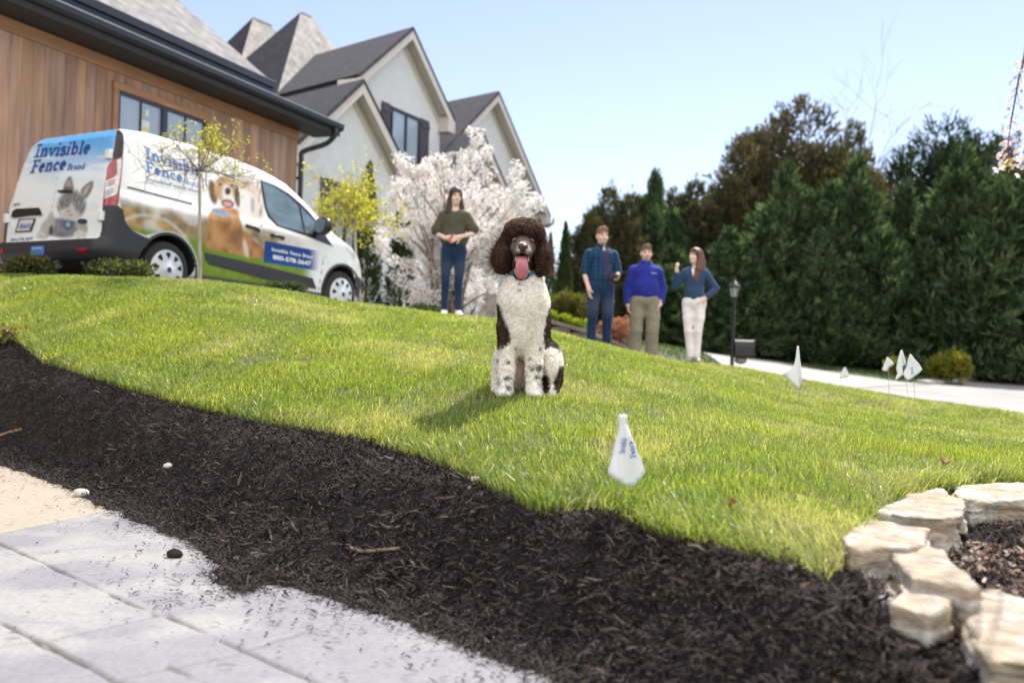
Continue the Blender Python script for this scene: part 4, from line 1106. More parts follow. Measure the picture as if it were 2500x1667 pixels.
def conifer_mesh(seed, h, w, cols, n=9000, shape='cone', lump=.35, L=.34, spiky=.0):
    """foliage sprays on wandering branches; unit tree based at z=0"""
    r = np.random.default_rng(seed)
    nb = n // 14
    np_ = 9; pa = r.uniform(0, 6.28, np_); pr_ = w * .26 * np.sqrt(r.random(np_)); pr_[0] = 0
    pc = np.stack([np.cos(pa) * pr_, np.sin(pa) * pr_], 1); phh = h * (1 - .34 * r.random(np_) - .30 * pr_ / w); phh[0] = h; pw = w * r.uniform(.55, .85, np_)
    if shape == 'cone' and lump < .2: pc[:] = 0; phh[:] = h; pw[:] = w
    pi = r.integers(0, np_, nb); t = r.random(nb) ** (0.8 if shape == 'cone' else .9)
    az = r.uniform(0, 2 * np.pi, nb)
    if shape == 'cone': prof = (1 - t) ** .75 * (0.35 + .65 * sstep(0, .18, t)) * 1.05 + .05
    elif shape == 'dome': prof = np.sqrt(np.clip(1 - ((t - .42) / .60) ** 2, 0.01, 1))
    else: prof = (np.clip(1 - t, 0, 1) ** .5) * (.55 + .45 * sstep(0, .2, t)) + .04
    lumpv = fbm(np.stack([np.cos(az) * 2.2 + 5, np.sin(az) * 2.2 + 5, t * 6 + pi * 3.1], -1), seed, 3)
    Rr = prof * pw[pi] / 2 * (1 + lump * (lumpv - .5) * 2) * r.uniform(.45, 1.06, nb) ** .6
    Rr *= 1 + spiky * (r.random(nb) < .12) * r.uniform(.1, .45, nb)
    hh = phh[pi]; tip = np.stack([np.cos(az) * Rr + pc[pi, 0], np.sin(az) * Rr + pc[pi, 1], t * hh + r.uniform(0, .08, nb) * h * .6 + (r.random(nb) < .03) * r.uniform(0, .05, nb) * h], 1)
    root = np.stack([tip[:, 0] * .5 + pc[pi, 0] * .5, tip[:, 1] * .5 + pc[pi, 1] * .5, tip[:, 2] - .10 * h * r.uniform(.4, 1.2, nb)], 1)
    k = 14; s = r.uniform(.35, 1.0, (nb, k))
    P = root[:, None] + (tip - root)[:, None] * s[..., None] + r.normal(0, .055 * w / 5, (nb, k, 3))
    bd = (tip - root); bd /= np.linalg.norm(bd, axis=1)[:, None] + 1e-9
    D = bd[:, None] * .8 + r.normal(0, .45, (nb, k, 3)) + np.array([0, 0, .35]); D /= np.linalg.norm(D, axis=-1)[..., None]
    c = mix_cols(r, nb, cols, .3)[:, None] * r.uniform(.75, 1.3, (nb, k, 1))
    P = P.reshape(-1, 3); D = D.reshape(-1, 3); c = c.reshape(-1, 3)
    m = P[:, 2] > 0.0; P, D, c = P[m], D[m], c[m]
    n_ = len(P)
    V, Q, C = leaves(P, D, r.uniform(.6, 1.4, n_) * L, r.uniform(.17, .32, n_) * L, r, c)
    return V, Q, C
def trunk_mesh(seed, h, r0, lean=.03):
    r = np.random.default_rng(seed); m = MB()
    p = np.array([[0, 0, -.3], [0, 0, h * .3], [r.normal(0, lean) * h, r.normal(0, lean) * h, h * .7], [r.normal(0, lean) * h, r.normal(0, lean) * h, h * .96]])
    m.tube(smoothpoly(p, 4, closed=False), np.linspace(r0, r0 * .12, 13), 8)
    for i in range(9):
        t = r.uniform(.2, .85); a = r.uniform(0, 6.28); b = p[0] * 0 + np.array([0, 0, h * t]); e = b + np.array([math.cos(a), math.sin(a), .5]) * h * .16 * (1.1 - t)
        m.tube([b, (b + e) / 2 + [0, 0, .05 * h * .2], e], [r0 * .3, r0 * .2, r0 * .06], 5)
    return m
PROTO = {}
def proto(key, *a, trunk=True, **k):
    V, Q, C = conifer_mesh(*a, **k)
    PROTO[key] = (mesh_np('crown', V, Q, [M_conifer], col=C), a[1], a[2])
    t = trunk_mesh(a[0] + 50, a[1], .03 * a[1] * .7); o = t.build('trunk', M_bark); PROTO[key] += (o.data,); bpy.data.objects.remove(o)
green = [(0.050, 0.088, 0.040), (0.076, 0.122, 0.054), (0.028, 0.052, 0.025), (0.118, 0.168, 0.078)]
olive = [(0.078, 0.076, 0.035), (0.055, 0.062, 0.032), (0.095, 0.082, 0.040), (0.040, 0.048, 0.027)]
brown = [(0.098, 0.080, 0.038), (0.072, 0.066, 0.034), (0.118, 0.090, 0.042), (0.052, 0.052, 0.028)]
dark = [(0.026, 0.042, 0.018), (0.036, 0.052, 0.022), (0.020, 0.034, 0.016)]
proto('leyland', 1, 8.0, 5.6, green, n=64000, shape='cone', lump=.55, L=.30)
proto('leyland_b', 2, 8.0, 5.2, green, n=64000, shape='cone', lump=.65, L=.32)
proto('cedar', 3, 9.0, 5.6, olive, n=52000, shape='egg', lump=.5, L=.28, spiky=.8)
proto('brown_cedar', 4, 10.0, 7.0, brown, n=64000, shape='egg', lump=.5, L=.28, spiky=.8)
proto('round', 5, 9.0, 7.5, dark, n=50000, shape='dome', lump=.35, L=.28)
proto('column', 6, 4.0, 1.3, [(0.036, 0.062, 0.016), (0.050, 0.080, 0.020), (0.028, 0.05, 0.014)], n=17000, shape='cone', lump=.12, L=.10)
def tree(key, name, label, u, vtop, D, wpx, group, rz=0.0, base=None, cat='tree'):
    me, h0, w0, tm = PROTO[key]
    p = W(u, 800, D); z0 = float(Z(p[0], p[1])) - .1 if base is None else base
    top = W(u, vtop, D)[2]; h = top - z0; w = wpx / F_PX * D * (1.0 if key == 'column' else 1.22)
    o = thing(name, label, cat, (p[0], p[1], z0), rz, group)
    o.scale = (w / w0, w / w0, h / h0 * .97)
    c = bpy.data.objects.new('crown', me); link(c, o); t = bpy.data.objects.new('trunk', tm); link(t, o)
    return o
TG = 'tall evergreens along the back of the road'
for i, (k, u, v, D, w, lab) in enumerate([
    ('cedar', 1432, 520, 37, 150, 'small dusky evergreen at the left end of the tree line, nearest the columnar conifers'),
    ('cedar', 1478, 455, 38, 190, 'olive cedar with a pointed top behind the man in the plaid shirt'),
    ('leyland', 1590, 425, 40, 210, 'dark green pointed evergreen behind the man in the blue pullover'),
    ('cedar', 1690, 440, 41, 240, 'olive brown cedar rising above the woman in denim'),
    ('brown_cedar', 1800, 330, 42, 260, 'brown cedar with a thin spire at the left shoulder of the tallest tree'),
    ('brown_cedar', 1945, 238, 43, 390, 'tallest brown cedar in the tree line with a broad ragged crown'),
    ('brown_cedar', 2075, 300, 44, 250, 'brownish cedar leaning on the right side of the tallest tree'),
    ('round', 2300, 292, 45, 350, 'round crowned dark tree standing behind the right hand evergreens'),
    ('round', 2470, 330, 46, 300, 'dark crowned tree cut by the right edge of the photo behind the hanging blossom'),
    ('leyland_b', 1775, 560, 36, 250, 'lower green evergreen directly above the lamp post'),
    ('leyland', 1915, 405, 37, 290, 'fresh green evergreen with twin leaders below the tallest tree'),
    ('leyland_b', 2080, 395, 37, 300, 'fresh green bushy evergreen right of the one with twin leaders'),
    ('leyland', 2200, 450, 38, 260, 'green evergreen below the round crowned dark tree'),
    ('leyland_b', 2345, 365, 36, 340, 'widest fresh green evergreen near the right edge'),
    ('leyland', 2495, 420, 35, 330, 'green evergreen cut by the right edge of the photo'),
    ('cedar', 1535, 470, 40.5, 170, 'olive cedar between the two pointed dark evergreens at the left of the tree line'),
    ('leyland_b', 1745, 470, 41.5, 200, 'dark evergreen left of the thin spired brown cedar'),
    ('brown_cedar', 1870, 290, 45, 260, 'brown cedar close behind the left flank of the tallest tree'),
    ('leyland', 2010, 520, 36.5, 260, 'low fresh green evergreen between the twin leader and the bushy one'),
    ('leyland_b', 2270, 480, 36.5, 240, 'low green evergreen left of the widest one'),
    ('leyland', 1640, 600, 38, 260, 'low dark evergreen filling the gap behind the blue pullover and the denim jacket'),
    ('leyland_b', 2640, 420, 37, 330, 'evergreen just outside the right edge of the photo')]):
    tree(k, 'evergreen_tree' if k != 'round' else 'round_tree', lab, u, v, D, w, TG, rz=i * 1.3)
# dark undergrowth between the trunks
def blob(r, c, rad, n, L, cols, up=.3, shell=.5, jit=.3):
    d = unit(r, n); rr = (shell + (1 - shell) * r.random(n) ** .5)[:, None]
    lump = 1 + .35 * (fbm(d * 2.5 + np.asarray(c), 3, 2) - .5)[:, None] * 2
    P = d * rr * lump * np.asarray(rad) + np.asarray(c)
    D = d + r.normal(0, .5, (n, 3)) + [0, 0, up]; D /= np.linalg.norm(D, axis=1)[:, None]
    return leaves(P, D, L * r.uniform(.7, 1.3, n), L * r.uniform(.4, .7, n), r, mix_cols(r, n, cols, jit))
def merge(parts):
    V = []; Q = []; C = []; n = 0
    for v, q, c in parts: V.append(v); Q.append(q + n); C.append(c); n += len(v)
    return np.concatenate(V), np.concatenate(Q), np.concatenate(C)
r = np.random.default_rng(33)
parts = []
for u in np.arange(1560, 2760, 60):
    D = np.interp(u, [1560, 1800, 2100, 2500, 2760], [40, 43, 38, 41, 44]) + r.uniform(-1, 3)
    p = W(u, 800, D); z = float(Z(p[0], p[1])); rad = (r.uniform(1.2, 2.0), r.uniform(1, 1.6), r.uniform(1.4, 2.6))
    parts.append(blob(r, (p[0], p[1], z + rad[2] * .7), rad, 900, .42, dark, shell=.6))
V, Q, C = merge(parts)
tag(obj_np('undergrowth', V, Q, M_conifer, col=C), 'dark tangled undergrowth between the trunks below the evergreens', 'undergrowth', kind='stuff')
# columnar conifers near the house
CG = 'columnar conifers by the house'
tree('column', 'columnar_conifer', 'tall slim columnar conifer right of the dog, behind the clipped hedge', 1374, 545, 25, 62, CG, .3)
tree('column', 'columnar_conifer', 'narrower columnar conifer half hidden by the dog, left of the tall slim one', 1338, 570, 26, 44, CG, 1.3)
tree('column', 'columnar_conifer', 'broad columnar conifer right behind the pair of slender yellow trees', 890, 402, 19.5, 96, CG, 2.1)
tree('column', 'columnar_conifer', 'columnar conifer behind the left branches of the blossom tree', 975, 465, 19.8, 100, CG, 3.3)

# ---------------- branching small trees
def branch_tree(seed, base, top, stems, gen=3, r0=.03, spread=.8, lens=(1, .6, .35), nchild=(7, 6, 4), droop=0.0):
    """returns list of (polyline, radii) and twig tips [(pos, dir)]"""
    r = np.random.default_rng(seed); out = []; tips = []
    def grow(p, d, L, rad, g):
        k = 5; pts = [p]; dd = d.copy()
        for i in range(k):
            dd = dd + r.normal(0, .16, 3) + [0, 0, -.05 * droop * (g + 1)]; dd /= np.linalg.norm(dd)
            pts.append(pts[-1] + dd * L / k)
        out.append((np.array(pts), np.linspace(rad, rad * .45, k + 1)))
        if g == gen - 1:
            tips.extend((pts[j], dd) for j in range(1, k + 1)); return
        for j in range(nchild[g]):
            t = r.uniform(.25, 1.0); i = min(int(t * k), k - 1); q = pts[i] + (pts[i + 1] - pts[i]) * (t * k - i)
            a = unit(r, 1)[0]; nd = dd * .55 + a * spread; nd[2] += .15 - droop * .25; nd /= np.linalg.norm(nd)
            grow(q, nd, L * lens[min(g + 1, len(lens) - 1)] / lens[g] * r.uniform(.7, 1.2), rad * .5, g + 1)
        tips.append((pts[-1], dd))
    for d, L in stems: grow(np.asarray(top, float), np.asarray(d, float) / np.linalg.norm(d), L, r0 * .5, 0)
    return out, tips
def leafy_tree(name, label, base, top, r0, stems, seed, cols, nleaf, L, group=None, droop=0.0, spread=.8, lens=(1, .6, .35), nchild=(7, 6, 4), lean=0, keepfn=None, cat='tree'):
    o = thing(name, label, cat, base, 0, group); b = np.asarray(base, float)
    m = MB(); mid = (b + np.asarray(top)) / 2 + np.array([lean, 0, 0])
    m.tube(smoothpoly([b - [0, 0, .1], b * .75 + mid * .25 + [lean * .4, 0, 0], mid, np.asarray(top)], 5, closed=False), np.linspace(r0 * 1.25, r0 * .85, 16), 9)
    m.build('trunk', M_palebark, o, smooth=True, org=base)
    br_, tips = branch_tree(seed, base, top, stems, 3, r0, spread, lens, nchild, droop)
    mb = MB()
    for pts, rad in br_: mb.tube(pts, np.maximum(rad, .0018), 4, cap=False)
    mb.build('branches', M_twig, o, org=base)
    r = np.random.default_rng(seed + 9)
    tp = np.array([t[0] for t in tips]); td = np.array([t[1] for t in tips])
    if keepfn is not None: k = keepfn(tp, r); tp, td = tp[k], td[k]
    i = r.integers(0, len(tp), nleaf)
    P = tp[i] + r.normal(0, L * .45, (nleaf, 3)); D = td[i] * .4 + unit(r, nleaf); D /= np.linalg.norm(D, axis=1)[:, None]
    V, Q, C = leaves(P, D, L * r.uniform(.6, 1.3, nleaf), L * r.uniform(.5, .9, nleaf), r, mix_cols(r, nleaf, cols, .25))
    obj_np('crown', V - b, Q, M_leaf, o, col=C)
    return o
yel = [(0.58, 0.54, 0.06), (0.46, 0.50, 0.06), (0.66, 0.60, 0.13), (0.36, 0.42, 0.05)]
def star(n, el, L, seed):
    r = np.random.default_rng(seed)
    return [((math.cos(a), math.sin(a), math.tan(R(el + r.uniform(-18, 22)))), L * r.uniform(.75, 1.15)) for a in np.arange(n) * 2 * math.pi / n + r.uniform(0, .5, n)]
b0 = W(488, 695, 10.3); b0[2] = float(Z(b0[0], b0[1])) - .02; t0 = W(487, 418, 10.3)
leafy_tree('young_tree', 'slender young tree with sparse yellow buds standing in front of the white van', b0, t0, .017, star(10, 20, .50, 3) + [((.1, 0, 1), .42), ((-.3, .2, 1), .38), ((.5, -.2, .9), .45)], 21, yel, 1350, .027, 'young yellow leaved trees', spread=.85, nchild=(6, 5, 4), lens=(1, .55, .3), keepfn=lambda p, r: r.random(len(p)) < .25 + .9 * sstep(t0[2] + .02, t0[2] + .35, p[:, 2] + (p[:, 0] - t0[0]) * .35))
b1 = W(898, 733, 15.0); b1[2] = min(b1[2], float(Z(b1[0], b1[1]))); t1 = W(866, 548, 15.0)
leafy_tree('young_tree', 'leaning young tree with bright yellow leaves, right one of the pair by the van bonnet', b1, t1, .022, star(8, 38, .55, 5) + [((0, .1, 1), .8), ((-.5, 0, .8), .7)], 23, yel, 2500, .042, 'young yellow leaved trees', spread=.8, lean=-.06)
b2 = W(886, 731, 15.6); b2[2] = min(b2[2], float(Z(b2[0], b2[1]))); t2 = W(850, 555, 15.6)
leafy_tree('young_tree', 'second leaning young yellow tree of the pair, its trunk nearest the van', b2, t2, .020, star(8, 30, .55, 8) + [((-.1, .1, 1), .7), ((.5, 0, .8), .65)], 25, yel, 2000, .042, 'young yellow leaved trees', spread=.8, lean=-.05)

# ---------------- blossom tree
def zc(p): return (700 + p[0] * .2976, 350 + p[1] * .2976)
ctips = [(950, 150), (1110, 180), (1270, 150), (1520, 45), (1635, 85), (1890, 250), (2030, 500), (2000, 440), (1545, 300), (1610, 215), (860, 255), (745, 640), (780, 830), (930, 1000), (1030, 1280), (960, 1150), (1160, 760),
         (1620, 430), (1720, 330), (1480, 620), (1620, 620), (1750, 640), (1890, 560), (900, 440), (1000, 560), (1130, 330), (1230, 250), (1330, 300), (1420, 180), (1090, 900), (1170, 1060), (1530, 900), (1600, 1080), (1700, 1160), (1480, 1180), (1560, 1220), (860, 640), (1010, 760),
         (1700, 520), (1820, 430), (1400, 400), (1050, 450), (980, 330), (1180, 560), (1660, 800), (1380, 560), (1900, 460), (1240, 420)]
r = np.random.default_rng(44)
CD = 17.3
cb = W(1098, 765, CD); cb[2] = float(Z(cb[0], cb[1])) - .02
cherry = thing('blossom_tree', 'wide many stemmed shrub tree covered in white blossom behind the girl', 'tree', cb)
mb = MB(); blos = []
for i, t in enumerate(ctips):
    u, v = zc(t); e = W(u, v, CD + r.uniform(-1.0, 1.0))
    s = cb + np.array([r.normal(0, .12), r.normal(0, .12), 0.0]); d = e - s
    mid = s + d * .45 + np.array([-.12 * d[0], -.12 * d[1], .16 * abs(d[2]) + .05]) + r.normal(0, .06, 3)
    pts = smoothpoly([s, s + (mid - s) * .5 + r.normal(0, .03, 3), mid, mid + (e - mid) * .55 + r.normal(0, .05, 3), e], 5, closed=False)
    mb.tube(pts, np.linspace(.028, .005, len(pts)), 5, cap=False)
    for j in range(5, len(pts)):
        fr = j / len(pts)
        for q in range(r.integers(1, 4)):
            if r.random() < -.02 + .36 * fr ** 1.2: blos.append(pts[j] + r.normal(0, .05, 3))
        if r.random() < .08 + .20 * fr:
            a = unit(r, 1)[0]; dd = (pts[j] - pts[j - 1]); dd /= np.linalg.norm(dd); nd = dd * .7 + a * .6; L = r.uniform(.15, .45)
            q2 = np.array([pts[j], pts[j] + nd * L * .5 + r.normal(0, .02, 3), pts[j] + nd * L]); mb.tube(q2, [.008, .006, .003], 4, cap=False)
            for tt in np.linspace(.25, 1, int(2 + L * 8)): blos.append(q2[0] + (q2[2] - q2[0]) * tt + r.normal(0, .03, 3))
mb.build('stems', M_twig, cherry, org=cb)
B = np.array(blos); n = len(B)
rad = r.uniform(.065, .135, n); k = 44
d = unit(r, n * k).reshape(n, k, 3)
P = (B[:, None] + d * rad[:, None, None] * r.uniform(.5, 1, (n, k, 1))).reshape(-1, 3); D = (d * .7 + unit(r, n * k).reshape(n, k, 3) * .7).reshape(-1, 3); D /= np.linalg.norm(D, axis=1)[:, None]
m_ = len(P)
pcol = np.where(r.random((m_, 1)) < .06, [[.45, .42, .12]], [[.95, .915, .905]]) * r.uniform(.86, 1.0, (m_, 1))
V, Q, C = leaves(P, D, r.uniform(.030, .05, m_), r.uniform(.026, .042, m_), r, pcol)
obj_np('blossom', V - cb, Q, M_petal, cherry, col=C)

# ---------------- low shrubs, hedge, ground plants
def shrub(name, label, u, v, D, rad, n, L, cols, group=None, cat='shrub', up=.3, shell=.45, seed=1, twigs=True, zbase=None):
    r = np.random.default_rng(seed)
    p = W(u, v, D); z = float(Z(p[0], p[1])) if zbase is None else zbase
    if zbase is None and p[2] < z: p[2] = z
    p[2] = z
    o = thing(name, label, cat, p, 0, group)
    parts = []
    for i in range(5):
        c = np.array([r.uniform(-.55, .55) * rad[0], r.uniform(-.5, .5) * rad[1], rad[2] * r.uniform(.75, 1.0)])
        parts.append(blob(r, c, np.asarray(rad) * r.uniform(.5, .75), n // 5, L, cols, up, shell))
    V, Q, C = merge(parts); m = V[Q[:, 0], 2] > -.02; Q = Q[m]
    obj_np('foliage', V, Q, M_leaf, o, col=C)
    m = MB()
    for i in range(9):
        a = r.uniform(0, 6.28); e = np.array([math.cos(a) * rad[0] * .8, math.sin(a) * rad[1] * .8, rad[2] * r.uniform(.9, 1.5)])
        m.tube([(0, 0, -.03), e * .5 + [0, 0, .05], e], [.012, .008, .003], 4, cap=False)
    m.build('stems', M_twig, o)
    return o
SG = 'low juniper shrubs along the garage apron'
jun = [(0.13, 0.145, 0.05), (0.09, 0.11, 0.045), (0.19, 0.19, 0.07), (0.06, 0.075, 0.03)]
jun2 = [(0.06, 0.085, 0.05), (0.085, 0.11, 0.065), (0.045, 0.065, 0.04)]
shrub('juniper_shrub', 'spiky yellow green juniper under the rear bumper of the van', 92, 668, 10.9, (.34, .25, .16), 2600, .055, jun, SG, seed=2)
shrub('juniper_shrub', 'rounded olive juniper touching the rear wheel of the van', 295, 672, 10.8, (.34, .25, .15), 2600, .045, jun[:2] + jun[3:], SG, seed=3)
shrub('juniper_shrub', 'blue green juniper in front of the van door sill', 690, 706, 11.3, (.24, .2, .10), 1700, .045, jun2, SG, seed=4)
shrub('juniper_shrub', 'blue green juniper beneath the left side of the blossom tree', 1040, 745, 14.3, (.25, .2, .17), 1700, .05, jun2, SG, seed=5)
# clipped hedge and bed behind the dog
lime = [(0.26, 0.33, 0.03), (0.33, 0.38, 0.05), (0.20, 0.27, 0.03)]
hed = [(0.09, 0.13, 0.025), (0.16, 0.17, 0.035), (0.06, 0.09, 0.02), (0.20, 0.12, 0.05)]
HB = 1.35
shrub('clipped_hedge', 'boxy clipped hedge with reddish top between the dog and the plaid shirt man', 1388, 790, 19.2, (.40, .38, .36), 5200, .05, hed, None, 'hedge', seed=7, zbase=HB)
shrub('clipped_hedge', 'rounded green bush partly hidden by the dog, left of the boxy hedge', 1322, 775, 19.8, (.30, .3, .42), 3600, .05, [hed[0], hed[2], lime[2]], None, 'hedge', seed=8, zbase=HB)
for i, (u, v, lab) in enumerate([(1335, 765, 'lime green ground plant right beside the dog above the stone wall'), (1372, 775, 'middle lime green ground plant on the stone wall'), (1412, 783, 'lime green ground plant nearest the plaid shirt man on the stone wall')]):
    shrub('lime_plant', lab, u, v, 17.9, (.17, .16, .12), 900, .05, lime, 'lime ground plants on the stone wall', 'plant', seed=10 + i, zbase=1.32 - .07 * i)
mauve = [(0.34, 0.16, 0.13), (0.42, 0.22, 0.18), (0.26, 0.11, 0.09)]
shrub('japanese_maple', 'low weeping shrub with pink leaves between the two standing men', 1508, 808, 18.0, (.40, .35, .30), 1500, .06, mauve, None, 'shrub', seed=14, zbase=.95)
# stone retaining wall
M_wallst = pm('retaining_block', (0.20, 0.155, 0.14), 0.9, var=.3, vs=5, bump=.02, bs=18)
rw = [(W(1180, 790, 16.8), 1.36), (W(1345, 770, 16.8), 1.33), (W(1440, 800, 16.9), 1.17), (W(1525, 834, 17.2), .95), (W(1548, 845, 17.3), .85)]
wall = thing('retaining_wall', 'low brown stone retaining wall sloping down behind the men', 'wall', (rw[1][0][0], rw[1][0][1], .8))
wo = np.array([rw[1][0][0], rw[1][0][1], .8])
rr = np.random.default_rng(3); mw = MB(); mc = MB()
for (a, za), (b, zb2) in zip(rw[:-1], rw[1:]):
    n = max(2, int(np.linalg.norm(b[:2] - a[:2]) / .32))
    for i in range(n):
        for lv in range(3):
            t0_, t1_ = (i + .02 + .5 * (lv % 2)) / n, (i + .98 + .5 * (lv % 2)) / n
            p0 = a + (b - a) * t0_; p1 = a + (b - a) * t1_; zz = za + (zb2 - za) * (t0_ + t1_) / 2 - .09 - lv * .16
            dd = (p1 - p0)[:2]; L = np.linalg.norm(dd); rz = math.atan2(dd[1], dd[0]); c = (p0 + p1) / 2
            mw.box((c[0], c[1] + .12 + rr.uniform(-.015, .015), zz - .08), (L - .008, .22, .152), rz)
    p0, p1 = a, b; d2 = (b - a)[:2]; L = np.linalg.norm(d2); th_ = math.atan2(zb2 - za, L)
    mc.hexa([(a[0], a[1] - .02, za - .085), (b[0], b[1] - .02, zb2 - .085), (b[0], b[1] + .28, zb2 - .085), (a[0], a[1] + .28, za - .085), (a[0], a[1] - .02, za - .02), (b[0], b[1] - .02, zb2 - .02), (b[0], b[1] + .28, zb2 - .02), (a[0], a[1] + .28, za - .02)])
mw.build('block_course', M_wallst, wall, org=wo, bevel=.012); mc.build('capstone', pm('capstone', (.23, .19, .17), .9, var=.25, vs=4), wall, org=wo, bevel=.01)
bedm = MB()
P_ = [(W(1180, 0, 17.0)[0], 17.05, 1.33), (rw[1][0][0], 17.05, 1.30), (rw[2][0][0], 17.1, 1.14), (rw[3][0][0], 17.4, .90), (rw[4][0][0], 17.6, .82), (2.5, 19.5, 1.0), (1.9, 25.5, 1.42), (-3.6, 25.5, 1.45), (-2.2, 19, 1.36)]
bedm.prism(P_, (0, 0, -.6)); tag(bedm.build('garden_bed', M_mulch), 'mulched garden bed above the stone retaining wall', 'garden bed', kind='structure')
# shrubs across the road
shrub('yellow_shrub', 'bushy yellow green shrub across the road in front of the dark trees', 2305, 915, 31.5, (.62, .5, .55), 2600, .15, [(0.22, 0.22, 0.03), (0.16, 0.17, 0.03), (0.28, 0.26, 0.04)], None, 'shrub', up=.9, seed=20)
shrub('yellow_shrub', 'smaller yellow green shrub behind the marker flags across the road', 2195, 912, 31.0, (.40, .35, .40), 1300, .13, [(0.20, 0.21, 0.03), (0.14, 0.15, 0.03)], None, 'shrub', up=.6, seed=21)
shrub('sapling', 'sparse light leaved sapling below the evergreens at the right edge', 2440, 880, 36, (.9, .7, .85), 420, .17, [(0.20, 0.22, 0.07), (0.14, 0.17, 0.05)], None, 'sapling', seed=22, shell=.2)
shrub('small_plant', 'yellowish clump of weeds at the upper left corner of the mulch', 20, 850, 7.6, (.22, .18, .07), 700, .045, [(0.30, 0.27, 0.07), (0.2, 0.2, .05)], None, 'plant', seed=23)
# bare twiggy tree behind
bt = W(2120, 700, 47); bt[2] = 1.0
bare = thing('bare_tree', 'thin leafless tree whose twigs rise above the evergreens', 'tree', bt)
mb = MB()
br_, tp_ = branch_tree(71, bt, W(2115, 430, 47), [((.1, 0, 1), 4.6), ((.45, 0, .9), 3.8), ((-.25, 0, 1), 3.6), ((.8, 0, .8), 3.2)], 3, .12, .5, (1, .5, .3), (6, 4, 3))
for pts, rad in br_: mb.tube(pts, np.maximum(rad * .25, .004), 4, cap=False)
mb.build('twigs', M_twig, bare, org=bt)
tk = MB(); tk.tube([bt, W(2115, 430, 47)], [.10, .03], 8); tk.build('trunk', M_bark, bare, org=bt)

# ---------------- hanging blossom branch in the foreground
def zh(p): return (2380 + p[0] * .2105, 120 + p[1] * .2105)
HD = 3.1
hang = thing('weeping_branch', 'hanging twig of pale pink blossom at the upper right edge', 'branch', W(2494, 60, HD))
ho = W(2494, 60, HD)
line = [W(2560, -1100, HD) + [0, .1, 0], W(2535, -420, HD)] + [W(2510, 40, HD)] + [W(*zh(p), HD) for p in [(570, 120), (520, 300), (480, 520), (440, 740), (405, 950), (385, 1120), (378, 1250)]]
line2 = [W(2590, -1000, HD + .15), W(2560, -400, HD + .1)] + [W(2540, 90, HD + .1)] + [W(*zh(p), HD + .1) for p in [(640, 900), (600, 1150), (575, 1350), (560, 1450)]]
m = MB(); m.tube(smoothpoly(line, 5, closed=False), np.linspace(.0045, .0014, 46), 6); m.tube(smoothpoly(line2, 5, closed=False), np.linspace(.0042, .0013, 31), 6)
r = np.random.default_rng(55); fl = []
def flower(c, d, s):
    d = d / np.linalg.norm(d); a = np.cross(d, [0.3, .2, 1]); a /= np.linalg.norm(a); b = np.cross(d, a); out = []
    for i in range(5):
        th = i * 2 * math.pi / 5; e = math.cos(th) * a + math.sin(th) * b; s_ = np.cross(d, e)
        tipd = e * .8 + d * .55
        out.append([c, c + tipd * s * .45 - s_ * s * .34, c + tipd * s * .85 - s_ * s * .22 + d * s * .06, c + tipd * s * .82 + s_ * s * .22 + d * s * .06, c + tipd * s * .45 + s_ * s * .34])
    return out
ped = MB()
fpos = [(245, 1250), (300, 1170), (270, 1390), (320, 1350), (440, 1270), (450, 1180), (430, 1340), (520, 1260), (540, 1340), (530, 1450), (340, 1090), (330, 1230), (480, 1150), (410, 1300), (280, 1300), (550, 1000), (520, 1080), (560, 1240),
        (490, 170), (540, 180), (480, 240), (520, 250), (470, 310), (410, 380), (545, 380), (450, 480), (420, 520), (520, 470), (400, 590), (520, 590), (390, 690), (550, 680), (360, 790), (490, 780), (420, 850), (330, 950), (480, 900), (400, 950), (470, 1040), (380, 1080), (555, 900)]
for i, p in enumerate(fpos):
    c = W(*zh((p[0] + r.normal(0, 8), p[1] + r.normal(0, 8))), HD + r.uniform(-.04, .05)); d = np.array([r.normal(0, .6), -.5 + r.normal(0, .5), -.7])
    fl += flower(c, d, r.uniform(.015, .021) if p[1] > 900 else r.uniform(.010, .015))
    L = np.array(line); q = smoothpoly(L, 5, closed=False); j = np.argmin(np.abs(q[:, 2] - (c[2] + .02))); ped.tube([q[j], c], [.0009, .0007], 4)
F_ = np.array(fl).reshape(-1, 3)
n = len(fl)
pcl = np.tile([[.86, .62, .60], [.90, .80, .79], [.92, .88, .87], [.92, .88, .87], [.90, .80, .79]], (n, 1))
obj_np('blossom', F_ - ho, np.arange(n * 5).reshape(-1, 5), M_petal, hang, col=pcl)
m.build('twig', pm('red_twig', (.16, .06, .06), .7), hang, org=ho); ped.build('stalk', pm('red_stalk', (.3, .06, .06), .7), hang, org=ho)
P = np.array([W(*zh((r.normal(385, 22), r.normal(1290, 45))), HD) for _ in range(16)]); D = unit(r, 16) * .5 + [0, 0, -1]; D /= np.linalg.norm(D, axis=1)[:, None]
V, Q, C = leaves(P, D, r.uniform(.012, .022, 16), r.uniform(.006, .01, 16), r, np.tile([[.45, .36, .04]], (16, 1)))
obj_np('young_leaf', V - ho, Q, M_leaf, hang, col=C)
